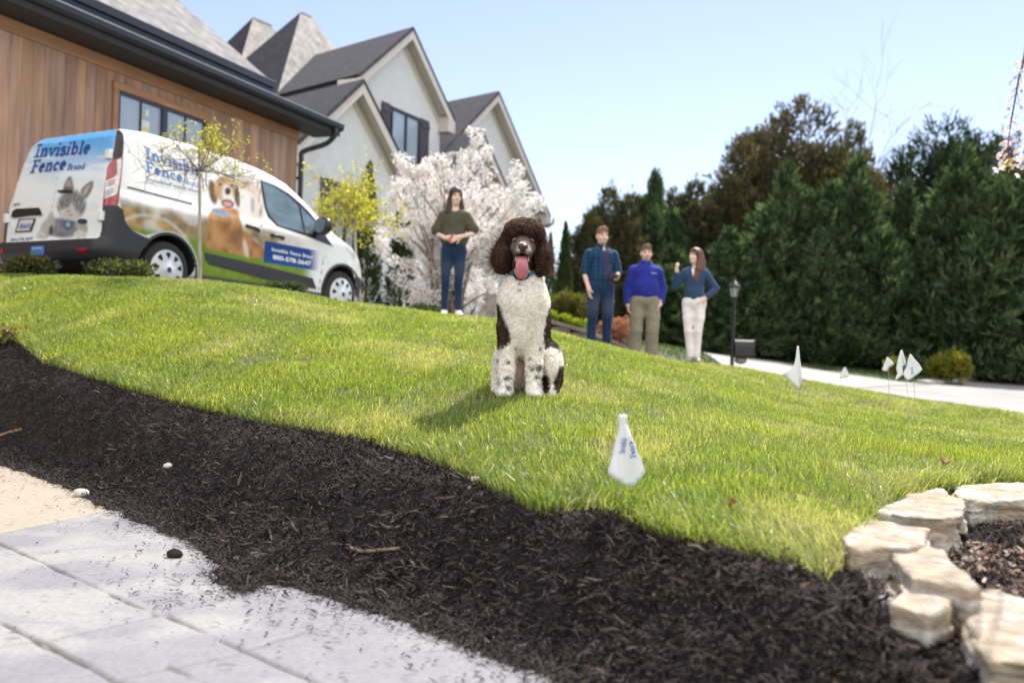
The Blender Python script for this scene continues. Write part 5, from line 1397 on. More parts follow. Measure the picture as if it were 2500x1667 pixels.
# ================================================================== VAN
VY, VPIT = R(30.7), R(-1.5)
_fx = np.array([math.sin(VY) * math.cos(VPIT), math.cos(VY) * math.cos(VPIT), math.sin(VPIT)]); _ly = np.array([-math.cos(VY), math.sin(VY), 0.0]); _uz = np.cross(_fx, _ly)
VT = np.array([-4.69, 12.04, 1.23]) - 0.15 * _fx + 0.10 * _ly
VM = np.stack([_fx, _ly, _uz], 1)             # local -> world
van = thing('delivery_van', 'white delivery van with animal picture wrap and blue lettering, parked beside the wooden garage', 'van')
_m = Matrix.Identity(4)
for i in range(3):
    for j in range(3): _m[i][j] = VM[i][j]
    _m[i][3] = VT[i]
van.matrix_world = _m
PROF = np.array([(-.70, .31), (-.86, .37), (-.90, .46), (-.89, .57), (-.815, .60), (-.80, .9), (-.765, 1.2), (-.70, 1.55), (-.64, 1.76), (-.52, 1.875), (-.2, 1.915), (.5, 1.92), (1.2, 1.89), (1.7, 1.835), (2.05, 1.745), (2.4, 1.555), (2.75, 1.325), (2.99, 1.175),
                 (3.3, 1.055), (3.58, .93), (3.78, .77), (3.86, .62), (3.86, .42), (3.76, .28), (3.4, .25)])
def vsdf(P, arches=True):
    x, y, z = P[..., 0], P[..., 1], P[..., 2]
    d1 = poly_sdf(P[..., [0, 2]], PROF)
    w = 1.0 - .20 * np.maximum(0, z - 1.02) - .05 * sstep(.5, .3, z) - .30 * np.clip((x - 3.05) / .8, 0, 1.2) ** 2 - .07 * np.clip((-.45 - x) / .4, 0, 1) ** 2 - .02 * sstep(1.06, 1.16, z)
    d2 = np.abs(y) - w
    d = smax(d1, d2, .13)
    if arches:
        for cx in (0.0, 3.06):
            c = np.maximum(np.hypot(x - cx, z - .335) - .415, .60 - np.abs(y))
            d = smax(d, -c, .02)
    return d
f = Field((-1.0, -1.08, .15), (3.96, 1.08, 2.0), .025)
X = np.stack(np.meshgrid(*f.ax, indexing='ij'), -1)
f.d = np.concatenate([vsdf(X[i:i + 20]) for i in range(0, X.shape[0], 20)])
V, Q = f.mesh()
for _ in range(2):                                # settle vertices on the exact surface
    e = 1e-3; d0 = vsdf(V); g = np.stack([vsdf(V + np.eye(3)[i] * e) - d0 for i in range(3)], 1) / e
    V = V - np.clip(d0, -.02, .02)[:, None] * g / (np.linalg.norm(g, axis=1)[:, None] ** 2 + 1e-6)
V = relax(V, Q, 1, .35)
M_paint = pm('white_paint', (0.80, 0.80, 0.80), 0.22, var=0.0, spec=.5, coat=.6)
M_plastic = pm('dark_plastic', (0.028, 0.027, 0.034), 0.55, var=.1, vs=20)
M_darkin = pm('wheel_well', (.008, .008, .009), .9)
cen = V[Q].mean(1)
inn = ((np.hypot(cen[:, 0], cen[:, 2] - .335) < .425) | (np.hypot(cen[:, 0] - 3.06, cen[:, 2] - .335) < .425)) & (np.abs(cen[:, 1]) < .985) | (cen[:, 2] < .29)
obj_np('body', V, Q, [M_paint, M_darkin], van, smooth=True, mi=inn.astype(int))
def to_px(Pl):
    P = Pl @ VM.T + VT - CAM; d = P @ _fw
    return np.stack([1250 + F_PX * (P @ _rt) / d, 833.5 - F_PX * (P @ _up) / d], -1)
def trace(px):
    d = _fw + _rt * ((px[:, 0] - 1250) / F_PX)[:, None] - _up * ((px[:, 1] - 833.5) / F_PX)[:, None]
    d /= np.linalg.norm(d, axis=1)[:, None]
    o = (CAM - VT) @ VM; d = d @ VM
    t = np.full(len(px), 8.0); ok = np.ones(len(px), bool)
    for _ in range(90):
        s = vsdf(o + d * t[:, None], False); t += np.clip(s, -.2, 1.0) * .8
    P = o + d * t[:, None]; ok = np.abs(vsdf(P, False)) < .006
    return P, ok
def vnorm(P):
    e = 2e-3; g = np.stack([vsdf(P + np.eye(3)[i] * e, False) - vsdf(P - np.eye(3)[i] * e, False) for i in range(3)], 1)
    return g / (np.linalg.norm(g, axis=1)[:, None] + 1e-9)
def vdecal(name, poly, off, mat, parent, res=6.0, colfn=None, smooth=True):
    V2, T = fill_poly(dense(np.asarray(poly, float), res), res)
    P, ok = trace(V2)
    T = T[ok[T].all(1)]
    N_ = vnorm(P); P2 = P + N_ * off
    e = np.linalg.norm(P2[T[:, 0]] - P2[T[:, 1]], axis=1) + np.linalg.norm(P2[T[:, 1]] - P2[T[:, 2]], axis=1); T = T[e < .6]
    a, b, c = P2[T[:, 0]], P2[T[:, 1]], P2[T[:, 2]]
    fl = (np.cross(b - a, c - a) * N_[T[:, 0]]).sum(1) < 0; T[fl] = T[fl][:, ::-1]
    us = np.unique(T); rm = np.full(len(P2), -1); rm[us] = np.arange(len(us))
    return obj_np(name, P2[us], rm[T], mat, parent, smooth=smooth, col=None if colfn is None else colfn(V2[us], P2[us]))
def z1p(L): return np.array([(a * .38265, 250 + b * .38265) for a, b in L])
def z3p(L): return np.array([(600 + a * .2296, 380 + b * .2296) for a, b in L])
def zrp(L): return np.array([(a * .2551, 280 + b * .2551) for a, b in L])
def z2p(L): return np.array([(280 + a * .2551, 300 + b * .2551) for a, b in L])
# ---- painted wrap
def Em(p, cx, cy, rx, ry, rot=0, soft=.18):
    c, s = math.cos(R(rot)), math.sin(R(rot)); x, y = p[:, 0] - cx, p[:, 1] - cy
    a = (x * c + y * s) / rx; b = (-x * s + y * c) / ry
    return sstep(1 + soft, 1 - soft, np.hypot(a, b))
def Pm(p, poly, soft=12): return sstep(soft, -soft, poly_sdf(p, smoothpoly(poly, 3)))
def over(c, m, col): return c * (1 - m[:, None]) + np.asarray(col) * m[:, None]
WHT = np.array([.78, .78, .79])
def paint_rear(V2, P):
    p = np.stack([V2[:, 0] / .2551, (V2[:, 1] - 280) / .2551], 1); n = len(p); c = np.tile(WHT, (n, 1))
    y = p[:, 1] - (p[:, 0] - 600) * -.05
    sky = sstep(740, 220, y + 120 * (fbm(p * .006, 201, 3) - .5) - (p[:, 0] > 700) * 0 + sstep(500, 150, p[:, 0]) * 120)
    c = over(c, sky * .97, [.085, .34, .70]); c = over(c, sstep(.52, .7, fbm(p * np.array([.004, .012]), 203, 3)) * sstep(200, 450, y) * .8, [.75, .8, .86])
    c = over(c, sstep(.5, .8, fbm(p * .01, 205, 3)) * sstep(500, 640, y) * .35, [.55, .57, .62])
    fur = fbm(p * np.array([.05, .02]), 207, 3); G = np.array([.21, .20, .215])[None] * (.55 + .9 * fur)[:, None]; Lg = np.array([.52, .49, .47])[None] * (.8 + .4 * fur)[:, None]
    m = Em(p, 600, 1085, 195, 95, 4); c = over(c, m, G)
    m = Pm(p, [(500, 930), (440, 1010), (370, 1130), (355, 1180), (430, 1195), (480, 1150), (530, 1050)]); c = over(c, m, Lg * .85)
    c = over(c, Em(p, 490, 1110, 20, 50, 10), [.08, .07, .08])
    m = Pm(p, [(760, 1000), (830, 1040), (835, 1130), (760, 1120), (720, 1060)]); c = over(c, m, Lg * .75)
    c = over(c, Em(p, 395, 1158, 46, 36), Lg * 1.15); c = over(c, Em(p, 768, 1160, 64, 54, 15), Lg * 1.15)
    for q in ((752, 1190), (782, 1196), (384, 1172), (408, 1174)): c = over(c, Em(p, q[0], q[1], 4, 16) * .6, [.25, .24, .25])
    c = over(c, Pm(p, [(608, 715), (640, 620), (668, 592), (690, 612), (702, 725)], 9), G * .95); c = over(c, Pm(p, [(625, 705), (665, 620), (685, 705)], 9), [.42, .30, .29])
    c = over(c, Pm(p, [(775, 725), (850, 650), (895, 640), (885, 720), (815, 810)], 9), G * .95); c = over(c, Pm(p, [(800, 730), (870, 662), (815, 780)], 9), [.48, .38, .36])
    c = over(c, Em(p, 690, 865, 135, 142, 15), G * 1.15); c = over(c, Em(p, 668, 955, 98, 58, 10), Lg * 1.05); c = over(c, Em(p, 690, 905, 30, 70, 15), Lg * .95)
    for q in ((660, 760, 8, 45, 5), (690, 755, 8, 50, 12), (722, 765, 8, 48, 20), (590, 860, 10, 50, -20), (800, 900, 10, 55, 25), (780, 830, 8, 40, 30), (560, 900, 8, 30, -20)): c = over(c, Em(p, *q, soft=.5) * .7, [.10, .10, .11])
    for q in ((640, 820, 24, 30, 0), (741, 850, 32, 27, -20)):
        c = over(c, Em(p, q[0], q[1], q[2] * 1.3, q[3] * 1.25, q[4]), [.07, .07, .08]); c = over(c, Em(p, *q), [.28, .36, .33]); c = over(c, Em(p, q[0], q[1], 8, 18), [.02, .02, .02])
    c = over(c, Em(p, 655, 926, 20, 14), [.45, .24, .22]); c = over(c, Em(p, 660, 958, 40, 5, 8) * .7, [.15, .12, .12])
    c = over(c, Em(p, 650, 722, 46, 34) * .9, [.16, .12, .12]); c = over(c, Em(p, 626, 738, 80, 20, 2, .12), [.025, .025, .03])
    c = over(c, Pm(p, [(605, 1015), (700, 1018), (700, 1080), (655, 1102), (608, 1080)], 5), [.07, .13, .24]); c = over(c, Em(p, 655, 1052, 24, 22, 0, .1), [.35, .37, .38])
    for a, b in (((635, 125), (440, 1245)),):
        t = (p[:, 1] - a[1]) / (b[1] - a[1]); xs = a[0] + (b[0] - a[0]) * t; c = over(c, sstep(4.5, 1.5, np.abs(p[:, 0] - xs)) * .55, [.25, .28, .32])
    dl = poly_sdf(p, smoothpoly([(215, 590), (300, 290), (345, 210), (1000, 175), (1010, 200), (905, 600), (270, 650)], 4)); c = over(c, sstep(6, 1, np.abs(dl)) * .22, [.45, .5, .56])
    return c
DOORS = zrp([(100, 1250), (92, 1100), (140, 780), (215, 430), (285, 270), (360, 180), (470, 128), (620, 104), (800, 92), (1000, 96), (1118, 118), (1108, 180), (1068, 420), (1032, 500), (1005, 680), (978, 930), (975, 1120), (945, 1215), (925, 1240), (500, 1246)])
M_wrap = pm('printed_wrap', attr=True, rough=.5, var=0, coat=.0, spec=.2)
doors = vdecal('rear_door', DOORS, .004, M_wrap, van, 3.0, paint_rear)
def paint_side(V2, P):
    p = np.stack([(V2[:, 0] - 280) / .2551, (V2[:, 1] - 300) / .2551], 1); n = len(p); c = np.tile(WHT, (n, 1))
    x, z = P[:, 0], P[:, 2]; nz = fbm(np.stack([x * 5, z * 7], 1), 211, 4); nf = fbm(np.stack([x * 16, z * 16], 1), 213, 3)
    fadeR = sstep(2.35, 1.75, x)
    band = sstep(1.08, .93, z + .10 * (nz - .5)) * fadeR
    aut = np.array([.30, .22, .12]) * (.6 + .9 * nf)[:, None] + np.array([.22, .10, .0]) * sstep(.5, .65, nz)[:, None]
    c = over(c, band * (1 - .55 * sstep(.5, .65, fbm(np.stack([x * 4, z * 4], 1), 217, 2))), aut)
    gr = sstep(.80, .70, z + .05 * (nz - .5)) * sstep(2.5, 2.2, x)
    c = over(c, gr, np.array([.10, .20, .025]) * (.5 + 1.0 * nf)[:, None] + np.array([.06, .06, .0]))
    c = over(c, sstep(.035, .0, np.abs(np.hypot(x + .25, z - .22) - .70)) * sstep(.45, .75, z) * .55, [.75, .77, .74])
    # porch of a house behind the dog
    hs = Pm(p, [(1120, 540), (1400, 640), (1411, 960), (1200, 900)], 20) * .8; c = over(c, hs, [.66, .55, .45]); c = over(c, Pm(p, [(1130, 540), (1411, 620), (1411, 680), (1140, 600)], 8) * .7, [.62, .46, .36])
    c = over(c, Pm(p, [(1300, 730), (1330, 738), (1330, 850), (1300, 840)], 6), [.30, .33, .36])
    c = over(c, Pm(p, [(1180, 640), (1290, 700), (1290, 900), (1190, 860)], 30) * .7, [.75, .75, .74])
    fur = fbm(p * np.array([.03, .012]), 221, 3); G = np.array([.40, .20, .075])[None] * (.45 + 1.1 * fur)[:, None]
    c = over(c, Pm(p, [(930, 830), (890, 930), (868, 1080), (866, 1180), (1000, 1225), (1250, 1275), (1405, 1300), (1425, 1210), (1330, 1120), (1245, 1075), (1195, 900), (1150, 820)], 14), G)
    c = over(c, Pm(p, [(975, 900), (985, 1050), (1040, 1140), (1120, 1170), (1000, 1190), (930, 1130), (930, 980)], 26) * .55, [.55, .33, .16])
    c = over(c, Pm(p, [(1235, 1100), (1275, 1200), (1280, 1280), (1250, 1275), (1225, 1180)], 10) * .8, [.70, .62, .52])
    c = over(c, Em(p, 1160, 1080, 50, 75, 10, .5) * .6, [.10, .05, .03])
    c = over(c, Em(p, 938, 665, 40, 118, -10), G * .42); c = over(c, Em(p, 1166, 700, 28, 108, -8), G * .38)
    c = over(c, Em(p, 1048, 630, 98, 125, 0), np.array([.46, .29, .15])[None] * (.7 + .6 * fur)[:, None]); c = over(c, Em(p, 1076, 690, 50, 108, -4, .4), [.72, .63, .54])
    c = over(c, Em(p, 1078, 775, 62, 40, 12), [.06, .03, .03]); c = over(c, Em(p, 1078, 778, 44, 26, 12), [.60, .28, .30])
    c = over(c, Em(p, 1080, 655, 30, 36), [.03, .03, .035]); c = over(c, Em(p, 1020, 560, 60, 30, 10, .6) * .35, [.30, .17, .08]); c = over(c, Em(p, 1010, 590, 14, 14), [.05, .03, .02]); c = over(c, Em(p, 1120, 600, 12, 13), [.05, .03, .02])
    c = over(c, Pm(p, [(940, 820), (1090, 870), (1080, 900), (950, 870)], 8), [.10, .20, .33])
    # reflections painted faintly into the door colour, panel gaps
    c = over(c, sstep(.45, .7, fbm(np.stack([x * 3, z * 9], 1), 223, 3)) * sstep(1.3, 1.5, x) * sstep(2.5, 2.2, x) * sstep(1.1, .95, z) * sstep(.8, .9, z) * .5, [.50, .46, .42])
    for a, b in (((740, 720), (745, 1000)), ((1352, 480), (1400, 1000))):
        t = (p[:, 1] - a[1]) / (b[1] - a[1]); xs = a[0] + (b[0] - a[0]) * t; c = over(c, sstep(4.5, 1.5, np.abs(p[:, 0] - xs)) * ((t > 0) & (t < 1)) * .7, [.12, .12, .12])
    q3 = np.stack([(V2[:, 0] - 600) / .2296, (V2[:, 1] - 380) / .2296], 1)
    for pl in ([(128, 240), (150, 400), (170, 700), (200, 850), (185, 1130), (175, 1280), (150, 1400)], [(810, 980), (815, 1150), (790, 1330), (770, 1440)]):
        for a, b in zip(pl[:-1], pl[1:]):
            a = np.array(a); b = np.array(b); e = b - a; w = q3 - a; t = np.clip((w @ e) / (e @ e), 0, 1); d = np.linalg.norm(w - t[:, None] * e, axis=1); c = over(c, sstep(5, 1.5, d) * .75, [.12, .12, .12])
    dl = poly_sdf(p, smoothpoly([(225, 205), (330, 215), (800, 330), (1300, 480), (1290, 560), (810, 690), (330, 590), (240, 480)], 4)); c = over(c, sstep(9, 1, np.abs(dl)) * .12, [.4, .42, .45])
    return c
def arc(cx, r, a0, a1, n=14, y=-1.0):
    th = np.radians(np.linspace(a0, a1, n)); L = np.stack([cx + r * np.cos(th), np.full(n, y), .335 + r * np.sin(th)], 1)
    return [tuple(q) for q in to_px(L)]
def loc(*pts, y=-1.0): return [tuple(q) for q in to_px(np.array([(a, y, b) for a, b in pts]))]
SIDE = [tuple(q) for q in z1p([(792, 210), (765, 420), (762, 600), (775, 690), (800, 785), (850, 818), (930, 848)])] + arc(0, .45, 112, -12) + loc((.55, .30), (1.5, .28), (2.45, .28)) + arc(3.06, .45, 188, 122) + [tuple(q) for q in z3p([(860, 1080), (840, 1000), (930, 968), (800, 860), (640, 850)])] + \
    [tuple(q) for q in z3p([(330, 745), (240, 640), (205, 520), (165, 285), (0, 215)])] + [tuple(q) for q in z1p([(1400, 420), (1150, 340), (880, 262)])]
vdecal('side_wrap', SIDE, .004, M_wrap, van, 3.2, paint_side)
# ---- dark plastic bumper, cladding, sill
def bump_sdf(P):
    x, y, z = P[..., 0], P[..., 1], P[..., 2]
    d = vsdf(P) - .012
    low = np.array([(-1.3, .2), (-1.3, .585), (-.62, .585), (-.30, .60), (-.36, .2)]); hi = np.array([(-1.3, .2), (-1.3, .95), (-.70, .97), (-.64, .93), (-.60, .80), (-.50, .715), (-.36, .68), (-.26, .66), (-.36, .2)])
    r_ = np.where(np.abs(y) > .86, poly_sdf(P[..., [0, 2]], hi), poly_sdf(P[..., [0, 2]], low))
    return np.maximum(d, r_)
f = Field((-1.0, -1.1, .2), (-.2, 1.1, 1.05), .018); X = np.stack(np.meshgrid(*f.ax, indexing='ij'), -1); f.d = bump_sdf(X)
V, Q = f.mesh(); bumper = obj_np('rear_bumper', relax(V, Q, 1, .4), Q, M_plastic, van, smooth=True)
vdecal('door_cladding', z1p([(1298, 957), (1660, 1040), (1990, 1122), (2015, 1190), (1690, 1128), (1480, 1070), (1330, 1035), (1305, 1000)]), .016, M_plastic, van, 5)
vdecal('sill', loc((.48, .335), (1.4, .325), (2.3, .325), (2.62, .315), (2.62, .27), (.48, .27)), .012, pm('sill_plastic', (.10, .10, .12), .5), van, 6)
for cx, a0, a1 in ((0, 150, -25), (3.06, 190, -10)):
    vdecal('arch_trim', arc(cx, .43, a0, a1, 20) + arc(cx, .40, a1, a0, 20), .010, M_plastic, van, 4)
vdecal('front_bumper', z3p([(1155, 1285), (1215, 1300), (1228, 1380), (1225, 1500), (1160, 1500), (1165, 1400)]), .008, M_plastic, van, 4)
# ---- glass
M_vglass = pm('van_glass', (0.13, 0.185, 0.215), 0.06, var=.35, vs=2.2, spec=.8, stretch=(1, 1, 3))
vdecal('window_seal', z3p([(150, 262), (310, 322), (460, 412), (565, 500), (660, 590), (775, 735), (880, 905), (925, 968), (760, 905), (622, 848), (325, 752), (232, 648), (200, 560), (170, 400)]), .007, M_black, van, 4)
vdecal('side_window', z3p([(168, 284), (300, 338), (450, 440), (550, 535), (612, 825), (335, 738), (248, 640), (216, 555), (188, 400)]), .011, M_vglass, van, 4)
vdecal('quarter_window', z3p([(575, 545), (640, 610), (735, 715), (745, 760), (650, 835), (628, 830)]), .011, M_vglass, van, 4)
_wx, _wy = np.meshgrid(np.linspace(2.14, 2.9, 14), np.linspace(-.62, .62, 20), indexing='ij'); _lo, _hi = np.full(_wx.shape, 1.0), np.full(_wx.shape, 2.0)
for _ in range(22):
    _mid = (_lo + _hi) / 2; _in = vsdf(np.stack([_wx, _wy, _mid], -1), False) < 0; _lo = np.where(_in, _mid, _lo); _hi = np.where(_in, _hi, _mid)
_id = np.arange(280).reshape(14, 20)
obj_np('windscreen', np.stack([_wx, _wy, _lo + .008], -1).reshape(-1, 3), np.stack([_id[:-1, :-1], _id[1:, :-1], _id[1:, 1:], _id[:-1, 1:]], -1).reshape(-1, 4), M_vglass, van, smooth=True)
# ---- lights
M_red = pm('red_lens', (0.32, 0.010, 0.018), 0.12, var=.35, vs=14, coat=.8); M_clear = pm('clear_lens', (0.62, 0.60, 0.60), 0.12, var=.3, vs=18, coat=.8)
vdecal('pillar_trim', zrp([(1120, 150), (1150, 158), (1178, 190), (1182, 280), (1170, 405), (1075, 440), (1090, 330)]), .008, M_black, van, 3)
tail = vdecal('tail_light', zrp([(1074, 440), (1128, 425), (1172, 402), (1162, 560), (1140, 760), (1130, 860), (1075, 890), (985, 932), (992, 820), (1012, 660), (1032, 500)]), .010, M_red, van, 3)
vdecal('clear_lens', zrp([(1118, 440), (1160, 420), (1150, 560), (1138, 640), (1120, 765), (1005, 812), (1020, 640), (1085, 610), (1118, 570)]), .014, M_clear, tail, 3)
vdecal('reverse_lamp', zrp([(1035, 640), (1100, 615), (1098, 665), (1035, 695)]), .017, pm('lamp_bulb', (.45, .33, .30), .2), tail, 3)
vdecal('reverse_lamp', zrp([(1022, 725), (1090, 700), (1086, 755), (1018, 785)]), .017, pm('lamp_bulb_grey', (.40, .42, .46), .2), tail, 3)
vdecal('reflector', zrp([(752, 1282), (846, 1282), (846, 1318), (752, 1314)]), .022, M_red, bumper, 4)
vdecal('reflector', zrp([(18, 1285), (44, 1282), (44, 1320), (18, 1325)]), .022, M_red, bumper, 4)
vdecal('headlight', z3p([(1060, 975), (1120, 1000), (1170, 1048), (1172, 1072), (1110, 1040)]), .010, M_clear, van, 3)
vdecal('side_marker', z3p([(840, 1058), (864, 1062), (862, 1082), (842, 1080)]), .010, M_clear, van, 3)
# ---- rail, handles, hinges, mirror
vdecal('door_rail', z1p([(808, 538), (1222, 646), (1222, 656), (808, 548)]), .010, M_darkin, van, 4)
def handle(L):
    q, ok = trace(z3p(L)); N_ = vnorm(q); m = MB(); pts = q + N_ * np.array([[.005], [.045], [.045], [.005]])[:len(q)]
    m.tube(smoothpoly(pts, 4, closed=False), .022, 8); m.build('door_handle', M_black, van, smooth=True)
handle([(0, 745), (30, 758), (100, 785), (136, 800)]); handle([(262, 843), (295, 852), (365, 872), (396, 882)])
for L in ([(1028, 370), (1075, 375)], [(172, 440), (212, 455)], [(72, 970), (102, 985)], [(962, 955), (988, 960)]):
    q, ok = trace(zrp([(L[0][0] + 26 if L[0][0] < 400 else L[0][0], L[0][1] + 15), (L[1][0] + 26 if L[0][0] < 400 else L[1][0], L[1][1] + 15)])); c = q.mean(0) + vnorm(q).mean(0) * .02; m = MB()
    if L[0][0] < 400: c = np.array([c[0], c[1] + .06, c[2]])
    m.box(c, (.05, .09, .11)); m.build('hinge', M_paint, van, bevel=.012)
q, ok = trace(z3p([(700, 800)])); c0 = q[0]
f = Field(c0 + (-.22, -.42, -.2), c0 + (.22, .1, .3), .014)
mc_ = c0 + np.array([.02, -.19, .06]); f.ell(mc_, (.085, .14, .125), 0); f.cap(mc_ + (0, 0, -.06), c0 + (.04, .02, -.06), .05, .04, .04)
V, Q = f.mesh(); mir = obj_np('mirror', V, Q, M_black, van, smooth=True)
mg = MB(); mg.lathe([(0, -.004), (.085, -.004), (.085, .004), (0, .004)], (0, 0, 0), 16, 'x'); mg.v[0] = mg.v[0] * np.array([1, 1.15, 1.15]) + mc_ + np.array([-.082, 0, 0]); mg.build('mirror_glass', M_vglass, mir)
# ---- plate, stickers
vdecal('plate_recess', zrp([(120, 985), (130, 930), (165, 905), (385, 895), (405, 930), (415, 965), (300, 968), (150, 990)]), .020, M_black, doors, 3)
plate = vdecal('licence_plate', zrp([(190, 1000), (352, 994), (308, 1122), (150, 1130)]), .014, M_black, van, 4)
vdecal('plate_face', zrp([(205, 1012), (336, 1006), (298, 1110), (168, 1118)]), .018, pm('plate_white', (.62, .62, .66), .4), plate, 3)
vdecal('warning_sticker', zrp([(310, 1262), (440, 1260), (436, 1340), (306, 1345)]), .020, pm('sticker_blue', (.06, .19, .48), .4), bumper, 4)
def fadecol(V2, P):
    q = (V2[:, 0] - 600) / .2296; t = sstep(660, 800, q)[:, None]; lo = sstep(1050, 1210, (V2[:, 1] - 380) / .2296 - (q - 190) * .16)[:, None]
    return (np.array([.012, .050, .25]) * (1 - lo * .5) + np.array([.03, .17, .48]) * lo * .5) * (1 - t) + WHT * t
vdecal('phone_banner', z3p([(200, 906), (800, 1020), (755, 1222), (480, 1180), (186, 1132)]), .009, M_wrap, van, 3, fadecol)
vdecal('maker_badge', [tuple(q) for q in zrp([(797 + 48 * math.cos(a), 1022 + 24 * math.sin(a)) for a in np.linspace(0, 6.28, 20)[:-1]])], .014, pm('badge_blue', (.02, .035, .09), .25, coat=.5), doors, 3)
# ---- lettering : stroke font with slab serifs, and plain built-in letters
ST = .17
def circ(cx, cy, rx, ry, a0, a1, n=14): return [(cx + rx * math.cos(R(a)), cy + ry * math.sin(R(a))) for a in np.linspace(a0, a1, n)]
def sl(x, y, w=.36): return [(x - w / 2, y), (x + w / 2, y)]
XH = .66
GLY = {
 'I': (.62, [[(.31, 0), (.31, 1)]], [sl(.31, .05, .56), sl(.31, .95, .56)]),
 'F': (.86, [[(.26, 0), (.26, 1)]], [sl(.26, .05, .5), [(.02, .95), (.82, .95)], [(.3, .52), (.62, .52)], [(.78, .95), (.78, .72)], [(.62, .64), (.62, .40)]]),
 'B': (.86, [[(.26, 0), (.26, 1)], [(.26, .95), (.5, .95)] + circ(.5, .74, .22, .21, 90, -90, 9) + [(.26, .53)], [(.26, .53), (.5, .53)] + circ(.52, .29, .26, .24, 90, -90, 9) + [(.26, .05)]], [sl(.16, .05, .3), sl(.16, .95, .3)]),
 'n': (.84, [[(.22, 0), (.22, XH)], [(.22, .42)] + circ(.44, .42, .2, .2, 150, 0, 8) + [(.64, 0)]], [[(.02, .61), (.22, .61)], sl(.22, .05, .38), sl(.64, .05, .36)]),
 'r': (.60, [[(.22, 0), (.22, XH)], [(.22, .40)] + circ(.42, .40, .18, .21, 150, 60, 6)], [[(.02, .61), (.22, .61)], sl(.22, .05, .40)]),
 'v': (.80, [[(.14, .62), (.40, .02), (.66, .62)]], [sl(.14, .61, .34), sl(.66, .61, .34)]),
 'i': (.44, [[(.22, 0), (.22, XH)], [(.22, .84), (.22, 1.0)]], [[(.04, .61), (.22, .61)], sl(.22, .05, .38)]),
 's': (.64, [circ(.32, .49, .19, .135, 20, 260, 10) + circ(.32, .20, .21, .155, 100, -160, 12)[1:]], []),
 'b': (.82, [[(.20, 0), (.20, 1)], circ(.44, .33, .22, .27, 165, -165, 16)], [[(.02, .95), (.2, .95)]]),
 'd': (.82, [[(.60, 0), (.60, 1)], circ(.36, .33, .22, .27, 15, 345, 16)], [[(.42, .95), (.6, .95)], [(.6, .05), (.8, .05)]]),
 'l': (.44, [[(.22, 0), (.22, 1)]], [[(.04, .95), (.22, .95)], sl(.22, .05, .38)]),
 'e': (.74, [[(.14, .36), (.58, .36)] + circ(.36, .34, .22, .27, 5, 310, 16)], []),
 'c': (.70, [circ(.38, .33, .23, .27, 45, 315, 16)], [[(.56, .42), (.56, .58)]]),
 'a': (.74, [circ(.34, .22, .18, .17, 60, 400, 14), [(.54, 0), (.54, .42)] + circ(.35, .44, .19, .17, 0, 140, 6)], [[(.54, .05), (.70, .05)]]),
}
def ribbon2(pl, w):
    P = np.asarray(pl, float); n = len(P); d = np.gradient(P, axis=0) if n > 2 else np.repeat([P[1] - P[0]], 2, 0); d /= np.linalg.norm(d, axis=1)[:, None] + 1e-9
    nn = np.stack([-d[:, 1], d[:, 0]], 1) * w / 2; P = P.copy()
    V = np.concatenate([P + nn, P - nn]); F = [[i, n + i, n + i + 1, i + 1] for i in range(n - 1)]
    return V, F
def slab_text(txt, bold=1.0, shear=0.0):
    V = []; F = []; L = []; x = 0; n = 0; k = 0
    for ch in txt:
        if ch == ' ': x += .35; continue
        w, ss, sf = GLY[ch]
        for pl, wd in [(p, ST * bold) for p in ss] + [(p, .105 * bold ** .5) for p in sf]:
            v, f = ribbon2(pl, wd); v = v + [x, 0]; v[:, 0] += shear * v[:, 1]
            V.append(v); F += [[i + n for i in q] for q in f]; L.append(np.full(len(v), k)); n += len(v); k += 1
        x += w
    return np.concatenate(V), F, np.concatenate(L), x
def plain_text(txt, bold=.0):
    cu = bpy.data.curves.new('t', 'FONT'); cu.body = txt; cu.size = 1.0; cu.offset = bold; cu.resolution_u = 3
    o = bpy.data.objects.new('t', cu); COL.objects.link(o); bpy.context.view_layer.update()
    me = bpy.data.meshes.new_from_object(o.evaluated_get(bpy.context.evaluated_depsgraph_get()))
    V = np.array([v.co[:2] for v in me.vertices]); F = [list(p.vertices) for p in me.polygons]
    bpy.data.objects.remove(o); bpy.data.curves.remove(cu); bpy.data.meshes.remove(me)
    return V, F, np.zeros(len(V)), V[:, 0].max()
def put_text(name, T, a, b, hpx, mat, parent, off=.012):
    """baseline from pixel a to pixel b; hpx = pixel of a point one cap height above a"""
    V, F, lay, wid = T
    q, ok = trace(np.array([a, b, hpx])); o, ex, ey = q[0], (q[1] - q[0]), (q[2] - q[0])
    P = o + np.outer(V[:, 0] / wid, ex) + np.outer(V[:, 1], ey)
    P, ok = trace(to_px(P)); N_ = vnorm(P); P = P + N_ * (off + lay * 6e-5)[:, None]
    m = MB(); m.add(P, F); me = bpy.data.meshes.new(name); me.from_pydata(P.tolist(), [], F); me.materials.append(mat)
    return link(bpy.data.objects.new(name, me), parent)
M_blue = pm('lettering_blue', (.015, .075, .30), .35, var=0); M_blue2 = pm('lettering_light_blue', (.03, .16, .48), .35, var=0); M_wlet = pm('lettering_white', (.82, .82, .83), .4, var=0); M_gr = pm('lettering_dark', (.05, .05, .06), .5, var=0)
def z(f, a, b): return tuple(f([(a, b)])[0])
put_text('lettering', slab_text('Invisible', 1.15, .12), z(zrp, 325, 415), z(zrp, 862, 376), z(zrp, 352, 292), M_blue, doors)
put_text('lettering', slab_text('Fence', 1.15, .12), z(zrp, 290, 563), z(zrp, 628, 530), z(zrp, 320, 440), M_blue, doors)
put_text('lettering', slab_text('Brand', .8, .12), z(zrp, 645, 531), z(zrp, 815, 522), z(zrp, 655, 476), M_blue, doors)
put_text('lettering', plain_text('800-578-3647', .012), z(zrp, 108, 1218), z(zrp, 324, 1200), z(zrp, 112, 1176), M_blue, doors)
